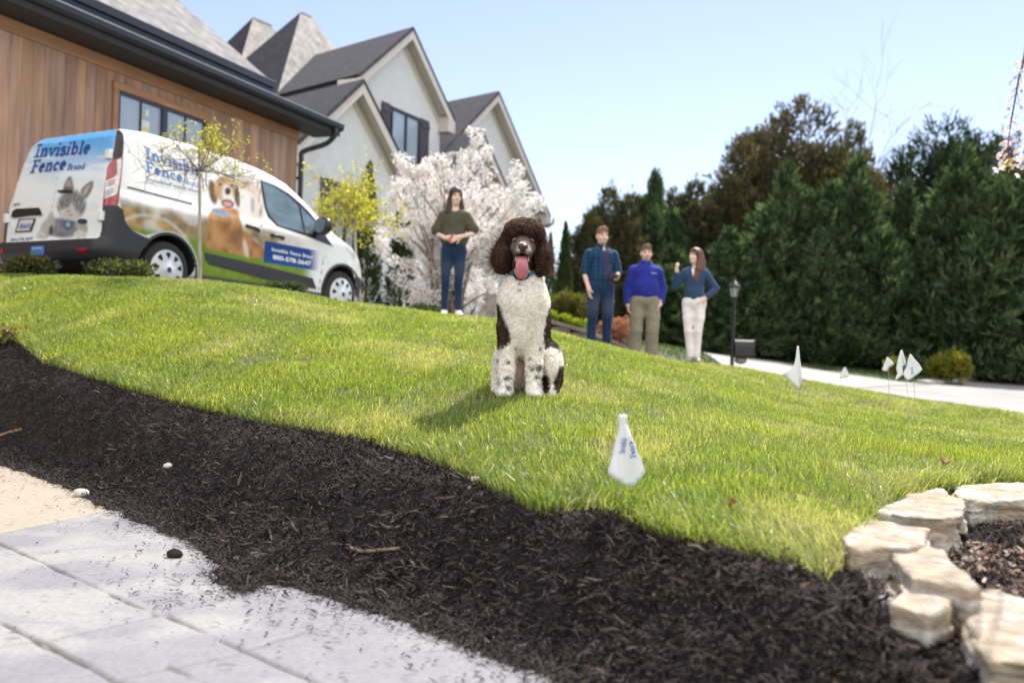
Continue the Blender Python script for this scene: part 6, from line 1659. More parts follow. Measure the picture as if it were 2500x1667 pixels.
put_text('lettering', plain_text('528W5', .012), z(zrp, 128, 880), z(zrp, 198, 872), z(zrp, 132, 842), M_gr, doors)
put_text('lettering', plain_text('05472', .012), z(zrp, 198, 1095), z(zrp, 305, 1090), z(zrp, 214, 1034), M_blue, plate, .022)
put_text('lettering', plain_text('CAUTION', .02), z(zrp, 328, 1292), z(zrp, 420, 1290), z(zrp, 330, 1270), M_wlet, bumper, .025)
put_text('lettering', slab_text('Invisible', 1.05, .0), z(z1p, 922, 360), z(z1p, 1282, 478), z(z1p, 916, 284), M_blue2, van)
put_text('lettering', slab_text('Fence', 1.05, .0), z(z1p, 926, 444), z(z1p, 1165, 515), z(z1p, 922, 375), M_blue2, van)
put_text('lettering', plain_text('Brand', .0), z(z1p, 1180, 520), z(z1p, 1268, 545), z(z1p, 1178, 478), M_blue2, van)
put_text('lettering', plain_text('InvisibleFence.com', .012), z(z1p, 926, 498), z(z1p, 1270, 582), z(z1p, 924, 466), pm('lettering_grey', (.09, .13, .22), .4, var=0), van)
_pa, _pb = np.array(z(z3p, 266, 1013)), np.array(z(z3p, 702, 1098)); _ph = np.array(z(z3p, 268, 960)) - _pa
for _w, _f0, _f1 in (('Invisible', 0, .40), ('Fence', .45, .71), ('Brand', .755, 1.0)): put_text('lettering', plain_text(_w, .018), _pa + (_pb - _pa) * _f0, _pa + (_pb - _pa) * _f1, _pa + (_pb - _pa) * _f0 + _ph, M_wlet, van, .015)
put_text('lettering', plain_text('800-578-3647', .03), z(z3p, 278, 1098), z(z3p, 684, 1170), z(z3p, 282, 1034), M_wlet, van, .015)
# ---- wheels
M_tyre = pm('tyre', (.022, .021, .022), .8, var=.2, vs=30); M_cap = pm('hubcap', (.60, .60, .61), .35, var=.06, metal=.15)
for cx in (0.0, 3.06):
    for sy in (-1, 1):
        w = bpy.data.objects.new('wheel', None); link(w, van); w.location = (cx, sy * .86, .335)
        if sy > 0: w.rotation_euler = (0, 0, math.pi)
        if cx == 0 and sy < 0:
            t = MB(); t.lathe([(.19, .10), (.27, .11), (.315, .09), (.333, .04), (.333, -.06), (.318, -.105), (.27, -.122), (.235, -.118), (.225, -.105), (.19, -.09)], (0, 0, 0), 40, 'y'); to = t.build('tyre', M_tyre, w, smooth=True, auto=40)
            c = MB(); c.lathe([(.232, -.095), (.232, -.122), (.215, -.135), (.15, -.145), (.06, -.152), (.045, -.165), (0, -.167)], (0, 0, 0), 40, 'y'); s = c; nf0 = len(c.f)
            for k in range(9):
                a = k * 2 * math.pi / 9 + .2; P_ = []
                for rr_, da in ((.135, -.07), (.19, -.17), (.203, -.1), (.203, .1), (.19, .17), (.135, .07)): P_.append((rr_ * math.cos(a + da), -.1335 if rr_ > .2 else (-.141 if rr_ > .15 else -.148), rr_ * math.sin(a + da)))
                s.prism(P_, (0, -.004, 0))
            co_ = c.build('hubcap', M_cap, w, smooth=True, auto=50); co_.data.materials.append(M_darkin)
            for k_ in range(nf0, len(co_.data.polygons)): co_.data.polygons[k_].material_index = 1
            e = MB(); e.lathe([(.032, -.16), (.032, -.170), (0, -.172)], (0, 0, 0), 14, 'y'); eo = e.build('emblem', pm('emblem_blue', (.015, .03, .10), .3), co_)
            proto_w = (to, co_, eo)
        else:
            to, co_, eo = proto_w
            a = to.copy(); link(a, w); b = co_.copy(); link(b, w); e_ = eo.copy(); link(e_, b)
# ================================================================== POODLE
DD = 4.62
_dp = W(1268, 961, DD)
DZ = float(Z(_dp[0], _dp[1]))
dog = thing('poodle', 'large brown and white curly poodle sitting on the lawn with its tongue out', 'dog', (_dp[0], _dp[1], DZ), 0)
S = 0.3318 / F_PX * DD
def dq(px_, py_, y=0.0):        # sketch coordinates -> local metres
    return np.array([(px_ - 512) * S, y, (1452 - py_) * S])
def dr(a): return a * S
f = Field((-.24, -.26, -.02), (.24, .52, .84), .0065)
# trunk and chest
f.chain([dq(522, 570, .055), dq(520, 640, .045), dq(520, 760, .05), dq(524, 900, .06), dq(522, 1010, .075)], [dr(114), dr(144), dr(164), dr(166), dr(156)], .05)
f.ell(dq(520, 770, .01), (dr(168), .115, dr(190)), .05)
f.ell(dq(522, 960, .03), (dr(150), .10, dr(180)), .05)
f.chain([dq(530, 760, .10), dq(540, 900, .19), dq(548, 1080, .27), dq(552, 1250, .30)], [.105, .118, .122, .10], .05)
# fore legs
f.chain([dq(418, 960, .02), dq(412, 1100, .005), dq(410, 1250, -.005), dq(402, 1380, -.012)], [dr(76), dr(63), dr(56), dr(57)], .03)
f.chain([dq(612, 960, .02), dq(612, 1100, .005), dq(612, 1250, -.005), dq(618, 1380, -.012)], [dr(76), dr(63), dr(56), dr(57)], .03)
for cx in (398, 622):
    f.ell(dq(cx, 1418, -.03), (dr(58), .055, dr(40)), .025)
    for t in (-.55, -.18, .18, .55): f.ell(dq(cx + t * 60, 1428, -.072), (dr(16), .02, dr(20)), .012)
# haunches and hind feet
f.ell(dq(742, 1235, .15), (dr(92), .15, dr(170)), .03); f.ell(dq(722, 1150, .18), (dr(70), .12, dr(110)), .04)
f.chain([dq(765, 1330, .10), dq(752, 1400, .04), dq(746, 1418, -.0)], [dr(62), dr(44), dr(38)], .03)
f.ell(dq(350, 1225, .19), (dr(46), .13, dr(108)), .03); f.chain([dq(338, 1310, .13), dq(336, 1395, .09), dq(334, 1415, .05)], [dr(36), dr(28), dr(24)], .03)
f.ell(dq(512, 1290, .17), (dr(120), .10, dr(130)), .05)
f.cap(dq(520, 1180, -.12), dq(512, 1460, -.12), dr(36), dr(50), .03, sub=True)
# head
f.ell(dq(506, 330, .02), (dr(104), .10, dr(120)), .03)
f.chain([dq(505, 360, -.05), dq(504, 388, -.13), dq(504, 396, -.165)], [dr(84), dr(58), dr(47)], .03)
f.ell(dq(504, 420, -.15), (dr(60), .05, dr(32)), .02)
f.chain([dq(500, 470, -.02), dq(500, 510, -.09), dq(500, 530, -.115)], [dr(70), dr(52), dr(40)], .02)         # lower jaw
f.cap(dq(500, 452, -.20), dq(500, 462, -.07), dr(40), dr(36), .012, sub=True)                                      # open mouth
for ex in (443, 562): f.ell(dq(ex, 318, -.085), (dr(20), .02, dr(14)), .01, sub=True)
f.cap(dq(506, 440, .06), dq(520, 590, .06), dr(110), dr(108), .04)
f.noise(.0035, 42, 301, 2)
V, Q = f.mesh(); V = relax(V, Q, 1, .4)
def dog_colour(P):
    sx = P[:, 0] / S + 512; sy = 1452 - P[:, 2] / S; y = P[:, 1]
    n = fbm(P * 26, 311, 3); n2 = fbm(P * 75, 313, 2); n3 = fbm(P * np.array([22, 22, 34]), 317, 3)
    w = np.array([.89, .88, .86]); c = np.tile(w, (len(P), 1)); br = np.array([.060, .030, .019])
    warm = sstep(.5, .75, n)[:, None]; c = c * (1 - .14 * warm) + np.array([.74, .67, .58]) * .14 * warm
    m = np.zeros(len(P))
    # ticking on chest and legs
    leg = sstep(1060, 1180, sy)
    m = np.maximum(m, sstep(.68, .78, n3) * (.0 + .45 * leg) * sstep(1430, 1380, sy))
    m = np.maximum(m, sstep(.74, .80, fbm(P * 48, 319, 2)) * (.10 + .3 * leg) * (sy < 1400))
    for q in ((415, 1205, 18), (640, 1245, 30), (635, 1310, 22), (418, 1320, 24), (428, 1390, 20), (652, 1105, 12), (470, 1105, 10), (600, 1250, 18), (488, 640, 14), (485, 680, 10)):
        m = np.maximum(m, .8 * sstep(1.4, .6, np.hypot(sx - q[0], (sy - q[1]) * 1.3) / q[2] + 1.2 * (n2 - .5)) * (y < .12))
    # saddle patches on the flanks
    side = sstep(.055, .085, y + .03 * (n - .5))
    m = np.maximum(m, side * sstep(740, 800, sy) * sstep(1130, 1075, sy))
    m = np.maximum(m, sstep(20, 0, poly_sdf(np.stack([sx, sy], 1), np.array([(330, 780), (352, 820), (365, 880), (405, 950), (425, 1040), (398, 1080), (330, 1110)])) + 26 * (n2 - .5)) * (sy < 1120))
    m = np.maximum(m, sstep(14, 0, poly_sdf(np.stack([sx, sy], 1), np.array([(705, 800), (745, 830), (760, 980), (735, 1080), (690, 1100), (676, 1030), (690, 930)])) + 22 * (n2 - .5)))
    for pl in ([(672, 1300), (705, 1285), (735, 1350), (730, 1420), (690, 1425), (672, 1380)], [(800, 1235), (850, 1225), (850, 1380), (800, 1420), (765, 1400), (770, 1320)]):
        m = np.maximum(m, sstep(10, -4, poly_sdf(np.stack([sx, sy], 1), np.array(pl)) + 26 * (n2 - .5)))
    # head brown, pale muzzle blaze
    hd = sstep(545, 520, sy + 20 * (n - .5)) ; hd = np.where((sy > 470) & (y > .03), sstep(520, 500, sy), hd)
    m = np.maximum(m, hd)
    c = c * (1 - m[:, None]) + br * (.8 + .5 * n[:, None]) * m[:, None]
    mz = sstep(1.15, .75, np.hypot((sx - 505) / 52, (sy - 400) / 46) + .35 * (n2 - .5)) * sstep(-.115, -.135, y)
    c = c * (1 - mz[:, None] * .8) + np.array([.52, .45, .40]) * mz[:, None] * .8
    fc = sstep(1.1, .8, np.hypot((sx - 505) / 95, (sy - 350) / 60)) * (y < -.04) * (1 - mz); c = c * (1 - fc[:, None] * .6) + np.array([.13, .075, .055]) * fc[:, None] * .6
    bl = sstep(24, 8, np.abs(sx - 505 + 6)) * sstep(372, 352, sy) * sstep(338, 350, sy) * (y < -.08); c = c * (1 - bl[:, None]) + np.array([.66, .62, .60]) * bl[:, None]
    lip = sstep(1.0, .7, np.hypot((sx - 500) / 74, (sy - 470) / 44)) * (y < .0) * (sy > 425); c = c * (1 - lip[:, None]) + np.array([.12, .035, .03]) * lip[:, None]
    pk = sstep(1.0, .8, np.hypot((sx - 512) / 44, (sy - 1290) / 110)) * (y > .0); c = c * (1 - pk[:, None]) + np.array([.60, .45, .40]) * pk[:, None]
    return c
M_coat = pm('poodle_coat', attr=True, rough=.85, var=.12, vs=120, bump=.004, bs=180, spec=.2, sheen=.3)
body = obj_np('body', V, Q, M_coat, dog, col=dog_colour(V), smooth=True)
M_curl = pm('curl', attr=True, rough=.7, var=0, spec=.3, transl=.4, tcol=(1.2, 1.08, .95))
def curls(name, V, Q, parent, n, L, colf, seed, wd=.0026, stand=.7, mask=None, loops=0.9, jit=.3, down=.25):
    """short curling ribbons rooted on the surface"""
    r = np.random.default_rng(seed); N_ = vnormals(V, Q)
    a, b, c = V[Q[:, 0]], V[Q[:, 1]], V[Q[:, 2]]; ar = np.linalg.norm(np.cross(b - a, c - a), axis=1)
    fi = r.choice(len(Q), n, p=ar / ar.sum()); w = r.random((n, 2)); P = V[Q[fi, 0]] * (1 - w[:, :1]) * (1 - w[:, 1:]) + V[Q[fi, 1]] * w[:, :1] * (1 - w[:, 1:]) + V[Q[fi, 2]] * w[:, :1] * w[:, 1:] + V[Q[fi, 3]] * (1 - w[:, :1]) * w[:, 1:]
    nn = N_[Q[fi, 0]]
    if mask is not None: k = mask(P, nn, r); P, nn = P[k], nn[k]; n = len(P)
    Ls = L * r.uniform(.6, 1.35, n)
    if callable(stand): st = stand(P)
    else: st = np.full(n, stand)
    t1 = np.cross(nn, unit(r, n)); t1 /= np.linalg.norm(t1, axis=1)[:, None] + 1e-9; t1 = t1 + np.array([0, 0, -down]); t2 = np.cross(nn, t1); t2 /= np.linalg.norm(t2, axis=1)[:, None] + 1e-9
    k = 5; ts = np.linspace(0, 1, k); ph = r.uniform(0, 6.28, n); R_ = Ls * .28
    C = P[:, None] - nn[:, None] * .002 + nn[:, None] * (ts[None, :, None] * (Ls * st)[:, None, None]) + t1[:, None] * ((R_[:, None] * (np.sin(ts * 6.28 * loops + ph[:, None]) - np.sin(ph[:, None])))[..., None]) + t2[:, None] * ((R_[:, None] * (np.cos(ts * 6.28 * loops + ph[:, None]) - np.cos(ph[:, None])))[..., None])
    sd = np.cross(nn, unit(r, n)); sd /= np.linalg.norm(sd, axis=1)[:, None] + 1e-9
    wv = (wd * np.array([.9, 1.1, 1.0, .75, .25]))[None, :, None] * sd[:, None]
    VV = np.stack([C - wv, C + wv], 2).reshape(-1, 3)
    b = np.arange(n)[:, None] * (2 * k)
    F = np.concatenate([b + [2 * i, 2 * i + 1, 2 * i + 3, 2 * i + 2] for i in range(k - 1)])
    cc = colf(P) * r.uniform(1 - jit, 1 + jit, n)[:, None]
    return obj_np(name, VV, F, M_curl, parent, col=np.repeat(cc, 2 * k, 0))
def body_mask(P, nn, r):
    sx = P[:, 0] / S + 512; sy = 1452 - P[:, 2] / S
    face = (np.hypot((sx - 503) / 92, (sy - 380) / 105) < 1) & (P[:, 1] < -.03)
    pink = (np.hypot((sx - 512) / 40, (sy - 1290) / 100) < 1) & (P[:, 1] > 0)
    return ~face & ~pink
curls('coat', V, Q, body, 30000, .015, dog_colour, 41, .0024, .55, body_mask, .9, .16)
def face_mask(P, nn, r):
    sx = P[:, 0] / S + 512; sy = 1452 - P[:, 2] / S
    return (np.hypot((sx - 503) / 98, (sy - 380) / 110) < 1) & (P[:, 1] < -.02) & (np.hypot((sx - 443) / 24, (sy - 318) / 17) > 1) & (np.hypot((sx - 562) / 24, (sy - 318) / 17) > 1) & (np.hypot((sx - 500) / 55, (sy - 470) / 30) > 1)
curls('face_hair', V, Q, body, 60000, .007, dog_colour, 43, .0009, .45, face_mask, .3, .2)
# topknot and ears
bc = np.array([.054, .031, .022])
def brownf(P):
    n = fbm(P * 40, 331, 3)[:, None]; return bc * (.55 + .9 * n) + np.array([.05, .025, .012]) * sstep(.5, .7, fbm(P * 90, 333, 2))[:, None]
f = Field((-.15, -.14, .60), (.15, .17, .86), .007)
f.ell(dq(507, 236, .02), (dr(112), .095, dr(78)), .04); f.ell(dq(508, 285, .055), (dr(118), .08, dr(72)), .04); f.ell(dq(432, 252, .0), (dr(52), .065, dr(44)), .04); f.ell(dq(582, 252, .0), (dr(54), .07, dr(50)), .04); f.ell(dq(506, 240, -.045), (dr(80), .035, dr(22)), .03)
f.noise(.010, 34, 341, 2)
Vt, Qt = f.mesh()
top = obj_np('topknot', Vt, Qt, M_coat, dog, col=brownf(Vt) * .7, smooth=True)
curls('topknot_curls', Vt, Qt, top, 9000, .021, lambda P: brownf(P) * (1.25 + 1.4 * sstep(.74, .82, P[:, 2]))[:, None], 45, .0030, .75, None, 1.1, .55, .0)  # curls paler towards the crown, the sunlit rim painted into their colour
for side, pts, rr_ in ((-1, [(408, 272), (376, 370), (356, 440), (354, 488)], (44, 46, 52, 42)), (1, [(600, 280), (628, 380), (642, 450), (642, 502)], (44, 46, 52, 42))):
    f = Field(dq(230 if side < 0 else 540, 590, -.09), dq(470 if side < 0 else 790, 250, .12), .007)
    f.chain([dq(*p, .025 - .012 * i) for i, p in enumerate(pts)], [dr(q) * .93 for q in rr_], .03)
    f.ell(dq(pts[2][0] + side * 10, pts[2][1] - 8, .0), (dr(44), .045, dr(78)), .03)
    f.noise(.012, 30, 351 + side, 2)
    Ve, Qe = f.mesh()
    ear = obj_np('ear', Ve, Qe, M_coat, dog, col=brownf(Ve) * .7, smooth=True)
    curls('ear_curls', Ve, Qe, ear, 9000, .024, lambda P: brownf(P) * 1.4, 47 + side, .0028, .6, None, .9, .55, .6)
    # loose flyaway hair at the outer edge
    curls('ear_wisps', Ve, Qe, ear, 1500, .05, lambda P: brownf(P) * 1.6, 52 + side, .0007, .8, lambda P, nn, r, s_=side: (nn[:, 0] * s_ > .45), .25, .3, .2)
# eyes, nose, tongue, teeth
M_eye = pm('eye_amber', (.14, .075, .03), .08, coat=1); M_pup = pm('pupil', (.006, .005, .005), .05, coat=1)
for ex in (443, 562):
    m = MB(); prof = [(math.sin(t) * dr(19), -math.cos(t) * dr(19)) for t in np.linspace(0, math.pi, 9)]
    m.lathe(prof, dq(ex, 320, -.090), 14, 'y'); eo = m.build('eye', M_eye, dog, smooth=True)
    p2 = MB(); p2.lathe([(0, -dr(20.2)), (dr(9.5), -dr(17.6)), (dr(9.5), -dr(15))], dq(ex, 320, -.090), 12, 'y'); p2.build('pupil', M_pup, eo, smooth=True)
f = Field(dq(440, 460, -.235), dq(570, 330, -.13), .0028)
f.ell(dq(503, 384, -.186), (dr(34), .024, dr(24)), .0); f.ell(dq(503, 404, -.182), (dr(20), .018, dr(20)), .012); f.ell(dq(503, 372, -.176), (dr(32), .02, dr(14)), .012)
for s_ in (-1, 1): f.ell(dq(503 + s_ * 21, 392, -.210), (dr(10), .014, dr(7)), .004, sub=True)
f.cap(dq(503, 400, -.214), dq(503, 425, -.21), dr(3), dr(3), .003, sub=True)
Vn, Qn = f.mesh(); obj_np('nose', Vn, Qn, pm('nose_leather', (.055, .026, .022), .33, bump=.001, bs=500), dog, smooth=True)
tv = []; tq = []
path = [(500, 436, -.075), (499, 444, -.125), (498, 458, -.158), (498, 480, -.172), (499, 510, -.176), (500, 540, -.170), (500, 570, -.162), (500, 592, -.155), (500, 603, -.150)]; hwid = [36, 37, 35, 34, 38, 44, 41, 28, 7]
for i, ((a, b, y), hw_) in enumerate(zip(path, hwid)):
    for j in range(9):
        t = (j - 4) / 4; gro = -.006 * math.exp(-(t * 4) ** 2) + .004 * (1 - t * t)
        tv.append(dq(a + hw_ * t, b, y - gro + .010 * t * t))
for i in range(8):
    for j in range(8): tq.append([i * 9 + j, i * 9 + j + 1, (i + 1) * 9 + j + 1, (i + 1) * 9 + j])
to = obj_np('tongue', np.array(tv), np.array(tq), pm('tongue_pink', (.52, .17, .20), .38, var=.12, vs=40, bump=.0008, bs=300), dog, smooth=True)
sm = to.modifiers.new('solid', 'SOLIDIFY'); sm.thickness = .008; ss = to.modifiers.new('sub', 'SUBSURF'); ss.levels = 2; ss.render_levels = 2
tm = MB()
for s_ in (-1, 1):
    for k_ in range(4): tm.lathe([(dr(6), 0), (dr(4.5), dr(12)), (0, dr(22))], dq(500 + s_ * (44 + k_ * 2), 462 + k_ * 10, -.115 + .02 * k_), 6)
tm.build('teeth', pm('tooth', (.72, .68, .60), .3), dog, smooth=True)
# collar with receiver
M_collar = pm('collar_blue', (.03, .12, .20), .7, var=.9, vs=90)
cl = MB(); th = np.linspace(0, 2 * math.pi, 41); cpts = [dq(516 + 118 * math.cos(t), 556 + 4 * math.sin(t), .045 + .094 * math.sin(t) * 1.02) for t in th]
for i in range(40):
    a, b = cpts[i], cpts[i + 1]; ct = dq(516, 556, .045); na = (a - ct) / np.linalg.norm(a - ct) * .004; nb_ = (b - ct) / np.linalg.norm(b - ct) * .004; h_ = np.array([0, 0, .0115])
    cl.hexa([a - h_, b - h_, b + nb_ - h_, a + na - h_, a + h_, b + h_, b + nb_ + h_, a + na + h_])
co_ = cl.build('collar', M_collar, dog, smooth=True, auto=40)
f = Field(dq(420, 640, -.10), dq(580, 510, -.02), .005); f.ell(dq(498, 572, -.060), (dr(56), .028, dr(36)), 0); f.ell(dq(498, 552, -.060), (dr(52), .026, dr(24)), .02)
Vb, Qb = f.mesh(); obj_np('receiver', Vb, Qb, pm('receiver_black', (.012, .012, .014), .4), co_, smooth=True)
# ================================================================== PEOPLE
M_skin = pm('skin', attr=True, rough=.5, var=.05, vs=30, spec=.35)
M_cloth = pm('cloth', attr=True, rough=.85, var=.10, vs=14, bump=.004, bs=60, spec=.2, sheen=.15)
M_hair = pm('hair', attr=True, rough=.45, var=.3, vs=30, stretch=(1, 1, .15), bump=.006, bs=50, spec=.45)
M_shoe = pm('shoe', attr=True, rough=.6, var=.08)
M_eyew = pm('eye_white', (.65, .62, .60), .2); M_iris = pm('iris', (.05, .035, .025), .15)
def nrm(v): v = np.asarray(v, float); return v / np.linalg.norm(v)
def hand(f, w, d, n, curl=.35, thumb=1, k=.006):
    w = np.asarray(w, float); d = nrm(d); n = nrm(np.asarray(n, float) - d * np.dot(n, d)); a = np.cross(d, n) * thumb
    f.ell(w + d * .048, (.041, .050, .018), .012, M=np.stack([a, d, n], 1)); f.cap(w - d * .02, w + d * .02, .027, .029, .02)
    for i, L in enumerate((.070, .078, .072, .055)):
        p = w + d * (.088 - .004 * abs(i - 1)) + a * (.030 - .0195 * i); th = .08 + .05 * i * curl; q = p
        for j, fr in enumerate((.45, .32, .25)):
            dr_ = math.cos(th) * d + math.sin(th) * n; q2 = q + dr_ * L * fr; f.cap(q, q2, .0098 - .001 * j, .0090 - .001 * j, k); q = q2; th += curl * (1.0 + .15 * i)
    b = w + d * .028 + a * .030; t1 = nrm(a * .8 + d * .6 + n * .25); m = b + t1 * .038; t2 = nrm(a * .3 + d * .8 + n * .4); f.cap(b, m, .013, .011, .012); f.cap(m, m + t2 * .032, .0108, .0085, .006)
def person(label, loc, H, yaw, P):
    s = H / 1.75
    o = thing('person', label, 'person', loc, yaw); o.scale = (s, s, s)
    arms = P['arms']; legs = P['legs']; hy, hp_ = P.get('head', (0, 0)); hw = P.get('face_w', 1.0); nk = np.array(P.get('neck', (0, .015, 1.49)))
    cy, sy_ = math.cos(hy), math.sin(hy); cp, sp = math.cos(hp_), math.sin(hp_)
    HR = np.array([[cy, -sy_, 0], [sy_, cy, 0], [0, 0, 1]]) @ np.array([[1, 0, 0], [0, cp, -sp], [0, sp, cp]])
    hc = nk + np.array([0, -.012, .145])
    def h(x, y, z): return hc + HR @ np.array([x * hw, y, z])
    lo = (-.52, -.42, -.03); hi = (.52, .34, 1.80)
    f = Field(lo, hi, .0075)
    # head and neck
    f.ell(h(0, .012, .035), (.074 * hw, .094, .092), .02, M=HR); f.ell(h(0, -.022, -.045), (.058 * hw, .070, .072), .03, M=HR); f.ell(h(0, -.052, -.092), (.030, .030, .024), .025)
    f.cap(h(0, .01, -.05), nk + [0, .012, -.04], .052, .058, .025)
    f.chain([h(0, -.088, .012), h(0, -.108, -.022), h(0, -.100, -.034)], [.011, .016, .013], .012)
    for q in (-1, 1):
        f.ell(h(q * .076, .012, -.012), (.012, .02, .032), .008, M=HR); f.ell(h(q * .031, -.098, .018), (.019, .016, .012), .010, sub=True); f.ell(h(q * .030, -.082, .040), (.026, .014, .008), .012); f.ell(h(q * .040, -.062, -.030), (.024, .022, .02), .02)
    f.ell(h(0, -.088, -.064), (.024, .012, .007), .006); f.ell(h(0, -.086, -.078), (.019, .012, .008), .006)
    f.cap(h(-.017, -.097, -.070), h(.017, -.097, -.070), .0035, .0035, .003, sub=True)
    # trunk and legs below the clothes
    f.chain([nk + [0, .02, -.06], (0, .02, 1.25), (0, .02, 1.02), (0, .02, .92)], [.07, .06, .05, .05], .03)
    for A in arms: f.chain([A['s'], A['e'], A['w']], [.042, .036, .026], .02); hand(f, A['w'], A['d'], A['n'], A.get('curl', .35), A.get('th', 1))
    for L in legs: f.chain([(np.array(L[0]) + (0, 0, .0)), L[1], L[2]], [.040, .020, .018], .02)
    V, Q = f.mesh(); V = relax(V, Q, 1, .3)
    sk = np.array(P['skin']); c = np.tile(sk, (len(V), 1)); hl = (V - hc) @ HR; hl[:, 0] /= hw
    def spot(x, y, z, rx, rz, col, a=1.0):
        nonlocal c
        m = sstep(1.25, .7, np.hypot((hl[:, 0] - x) / rx, (hl[:, 2] - z) / rz)) * (hl[:, 1] < y) * (np.abs(hl).max(1) < .2) * a
        c = c * (1 - m[:, None]) + np.array(col) * m[:, None]
    for q in (-1, 1): spot(q * .042, -.03, -.035, .022, .018, sk * np.array([1.12, .85, .82]), .6); spot(q * .031, -.06, .018, .022, .009, sk * .45, .7); spot(q * .031, -.06, .042, .022, .005, P['brow'], .85)
    if 'beard' in P: spot(0, -.04, -.085, .034, .040, P['beard'], .6); spot(0, -.06, -.055, .032, .008, P['beard'], .6)
    if P.get('smile', 1): spot(0, -.06, -.070, .026, .0075, (.70, .66, .62)); spot(0, -.06, -.0805, .024, .005, sk * np.array([.85, .5, .5])); spot(0, -.06, -.0595, .025, .004, sk * np.array([.85, .5, .5]))
    else: spot(0, -.06, -.070, .022, .009, sk * np.array([.8, .45, .45]), .9)
    spot(0, -.10, -.042, .014, .004, sk * .6, .7)
    obj_np('body', V, Q, M_skin, o, col=c, smooth=True)
    for q in (-1, 1):
        m = MB(); m.lathe([(math.sin(t) * .0115, -math.cos(t) * .0115) for t in np.linspace(0, math.pi, 7)], h(q * .031, -.081, .018), 10, 'y'); eo = m.build('eye', M_eyew, o, smooth=True)
        m = MB(); m.lathe([(0, -.0125), (.0062, -.0105), (.006, -.008)], h(q * .031, -.081, .018), 10, 'y'); m.build('iris', M_iris, eo, smooth=True)
    # garments
    for G in P['garments']:
        f = Field(lo, hi, G.get('vox', .010)); G['fn'](f)
        if G.get('fold', .006): f.noise(G.get('fold', .006), 11, 400 + len(G['name']), 2)
        V, Q = f.mesh(); V = relax(V, Q, 2, .45)
        obj_np(G['name'], V, Q, G.get('mat', M_cloth), o, col=G['col'](V), smooth=True)
    f = Field(lo, hi, .008); P['hair'](f, h, HR); f.noise(.006, 28, 431, 2); V, Q = f.mesh(); V = relax(V, Q, 1, .4)
    hcx = np.array(P['haircol']); st = fbm(V * np.array([60, 60, 9]), 433, 3)[:, None]
    obj_np('hair', V, Q, M_hair, o, col=hcx * (.55 + .9 * st), smooth=True)
    return o
def flat(c):
    c = np.array(c); return lambda V: np.tile(c, (len(V), 1)) * (.85 + .3 * fbm(V * 7, 441, 3))[:, None]
def denim(c, fade=.5):
    c = np.array(c)
    def fn(V):
        n = fbm(V * 60, 443, 2)[:, None]; k = (sstep(.16, .0, np.abs(V[:, 2] - .66)) * (V[:, 1] < 0) * fade)[:, None]
        return c * (.7 + .6 * n) * (1 - k) + (c * 1.2 + .09) * k
    return fn
def legs_fn(L, r, hw, top=1.0, pel=.125, hem=.02):
    def fn(f):
        f.ell((0, .02, .93), (hw, pel, .12), .05); f.cap((-.05, .02, top - .02), (.05, .02, top - .02), pel * .98, pel * .98, .05)
        for (a, b, c_), s in zip(L, (-1, 1)):
            a = np.array(a); b = np.array(b); c_ = np.array(c_); m = b + (c_ - b) * .35 + [0, .02, 0]
            f.chain([a, a + (b - a) * .5 + [s * .008, -.01, 0], b, m, c_ + [0, 0, hem]], r, .06)
        X = np.stack(np.meshgrid(*f.ax, indexing='ij'), -1); f.d = np.maximum(f.d, X[..., 2] - top)
    return fn
def shoes_fn(L, yaws=(0, 0)):
    def fn(f):
        for (a, b, c_), t in zip(L, yaws):
            c_ = np.array(c_); d = np.array([math.sin(t), -math.cos(t), 0])
            f.chain([c_ + d * -.045 + [0, 0, -.035], c_ + d * .07 + [0, 0, -.045], c_ + d * .15 + [0, 0, -.052]], [.042, .044, .032], .02); f.cap(c_ + [0, 0, -.02], c_ + [0, 0, .015], .043, .042, .02)
    return fn
def top_fn(arms, sh, chest, waist, hem, sleeve_t, sr, neck_r=.066, hemw=None, depth=.11, open_v=None, collar=False, belly=0.0):
    """torso + sleeves; sleeve_t 0..2 : 1 = elbow, 2 = wrist"""
    hemw = waist if hemw is None else hemw
    def fn(f):
        f.ell((0, .02, 1.33), (chest, depth, .15), .05); [f.cap((q * .035, .028, 1.452), (q * sh * .80, .024, 1.392), .052, .056, .05) for q in (-1, 1)]
        f.ell((0, .015 - belly * .5, 1.14), (waist, depth * .98 + belly, .17), .07); f.ell((0, .02, hem + .06), (hemw, depth * 1.02 + belly * .6, .13), .06)
        for A in arms:
            s_, e, w = (np.array(A[k], float) for k in ('s', 'e', 'w'))
            t = A.get('st', sleeve_t)
            if t <= 1: q = s_ + (e - s_) * t; f.chain([s_ + (0, 0, -.005), q], sr[:2], .035)
            else: q = e + (w - e) * (t - 1); f.chain([s_ + (0, 0, -.005), e, q], sr, .03)
        f.cap((0, .022, 1.45), (0, .02, 1.485), neck_r + .012, neck_r + (.012 if collar else -.004), .02)
        X = np.stack(np.meshgrid(*f.ax, indexing='ij'), -1)
        arm = np.full(f.d.shape, 9.0)
        f.d = np.where(np.hypot(X[..., 0] / (hemw + .02), (X[..., 1] - .02) / (depth * 1.3 + belly)) < 1.15, np.maximum(f.d, hem - X[..., 2]), f.d)
        if not collar: f.cap((0, -.03, 1.53), (0, -.01, 1.475), .07, .062, .01, sub=True)
        else: f.cap((0, -.09, 1.53), (0, -.10, 1.44), .05, .012, .01, sub=True)
    return fn
def cap_hair(f, h, HR, back=.0, top=.0, side=.0):
    f.ell(h(0, .010, .054 + top), (.082 + side, .100, .090), .02, M=HR); f.ell(h(0, .055, .0 - back), (.072, .062, .085), .03, M=HR)
    f.ell(h(0, -.085, -.012), (.064, .075, .066), .015, M=HR, sub=True)
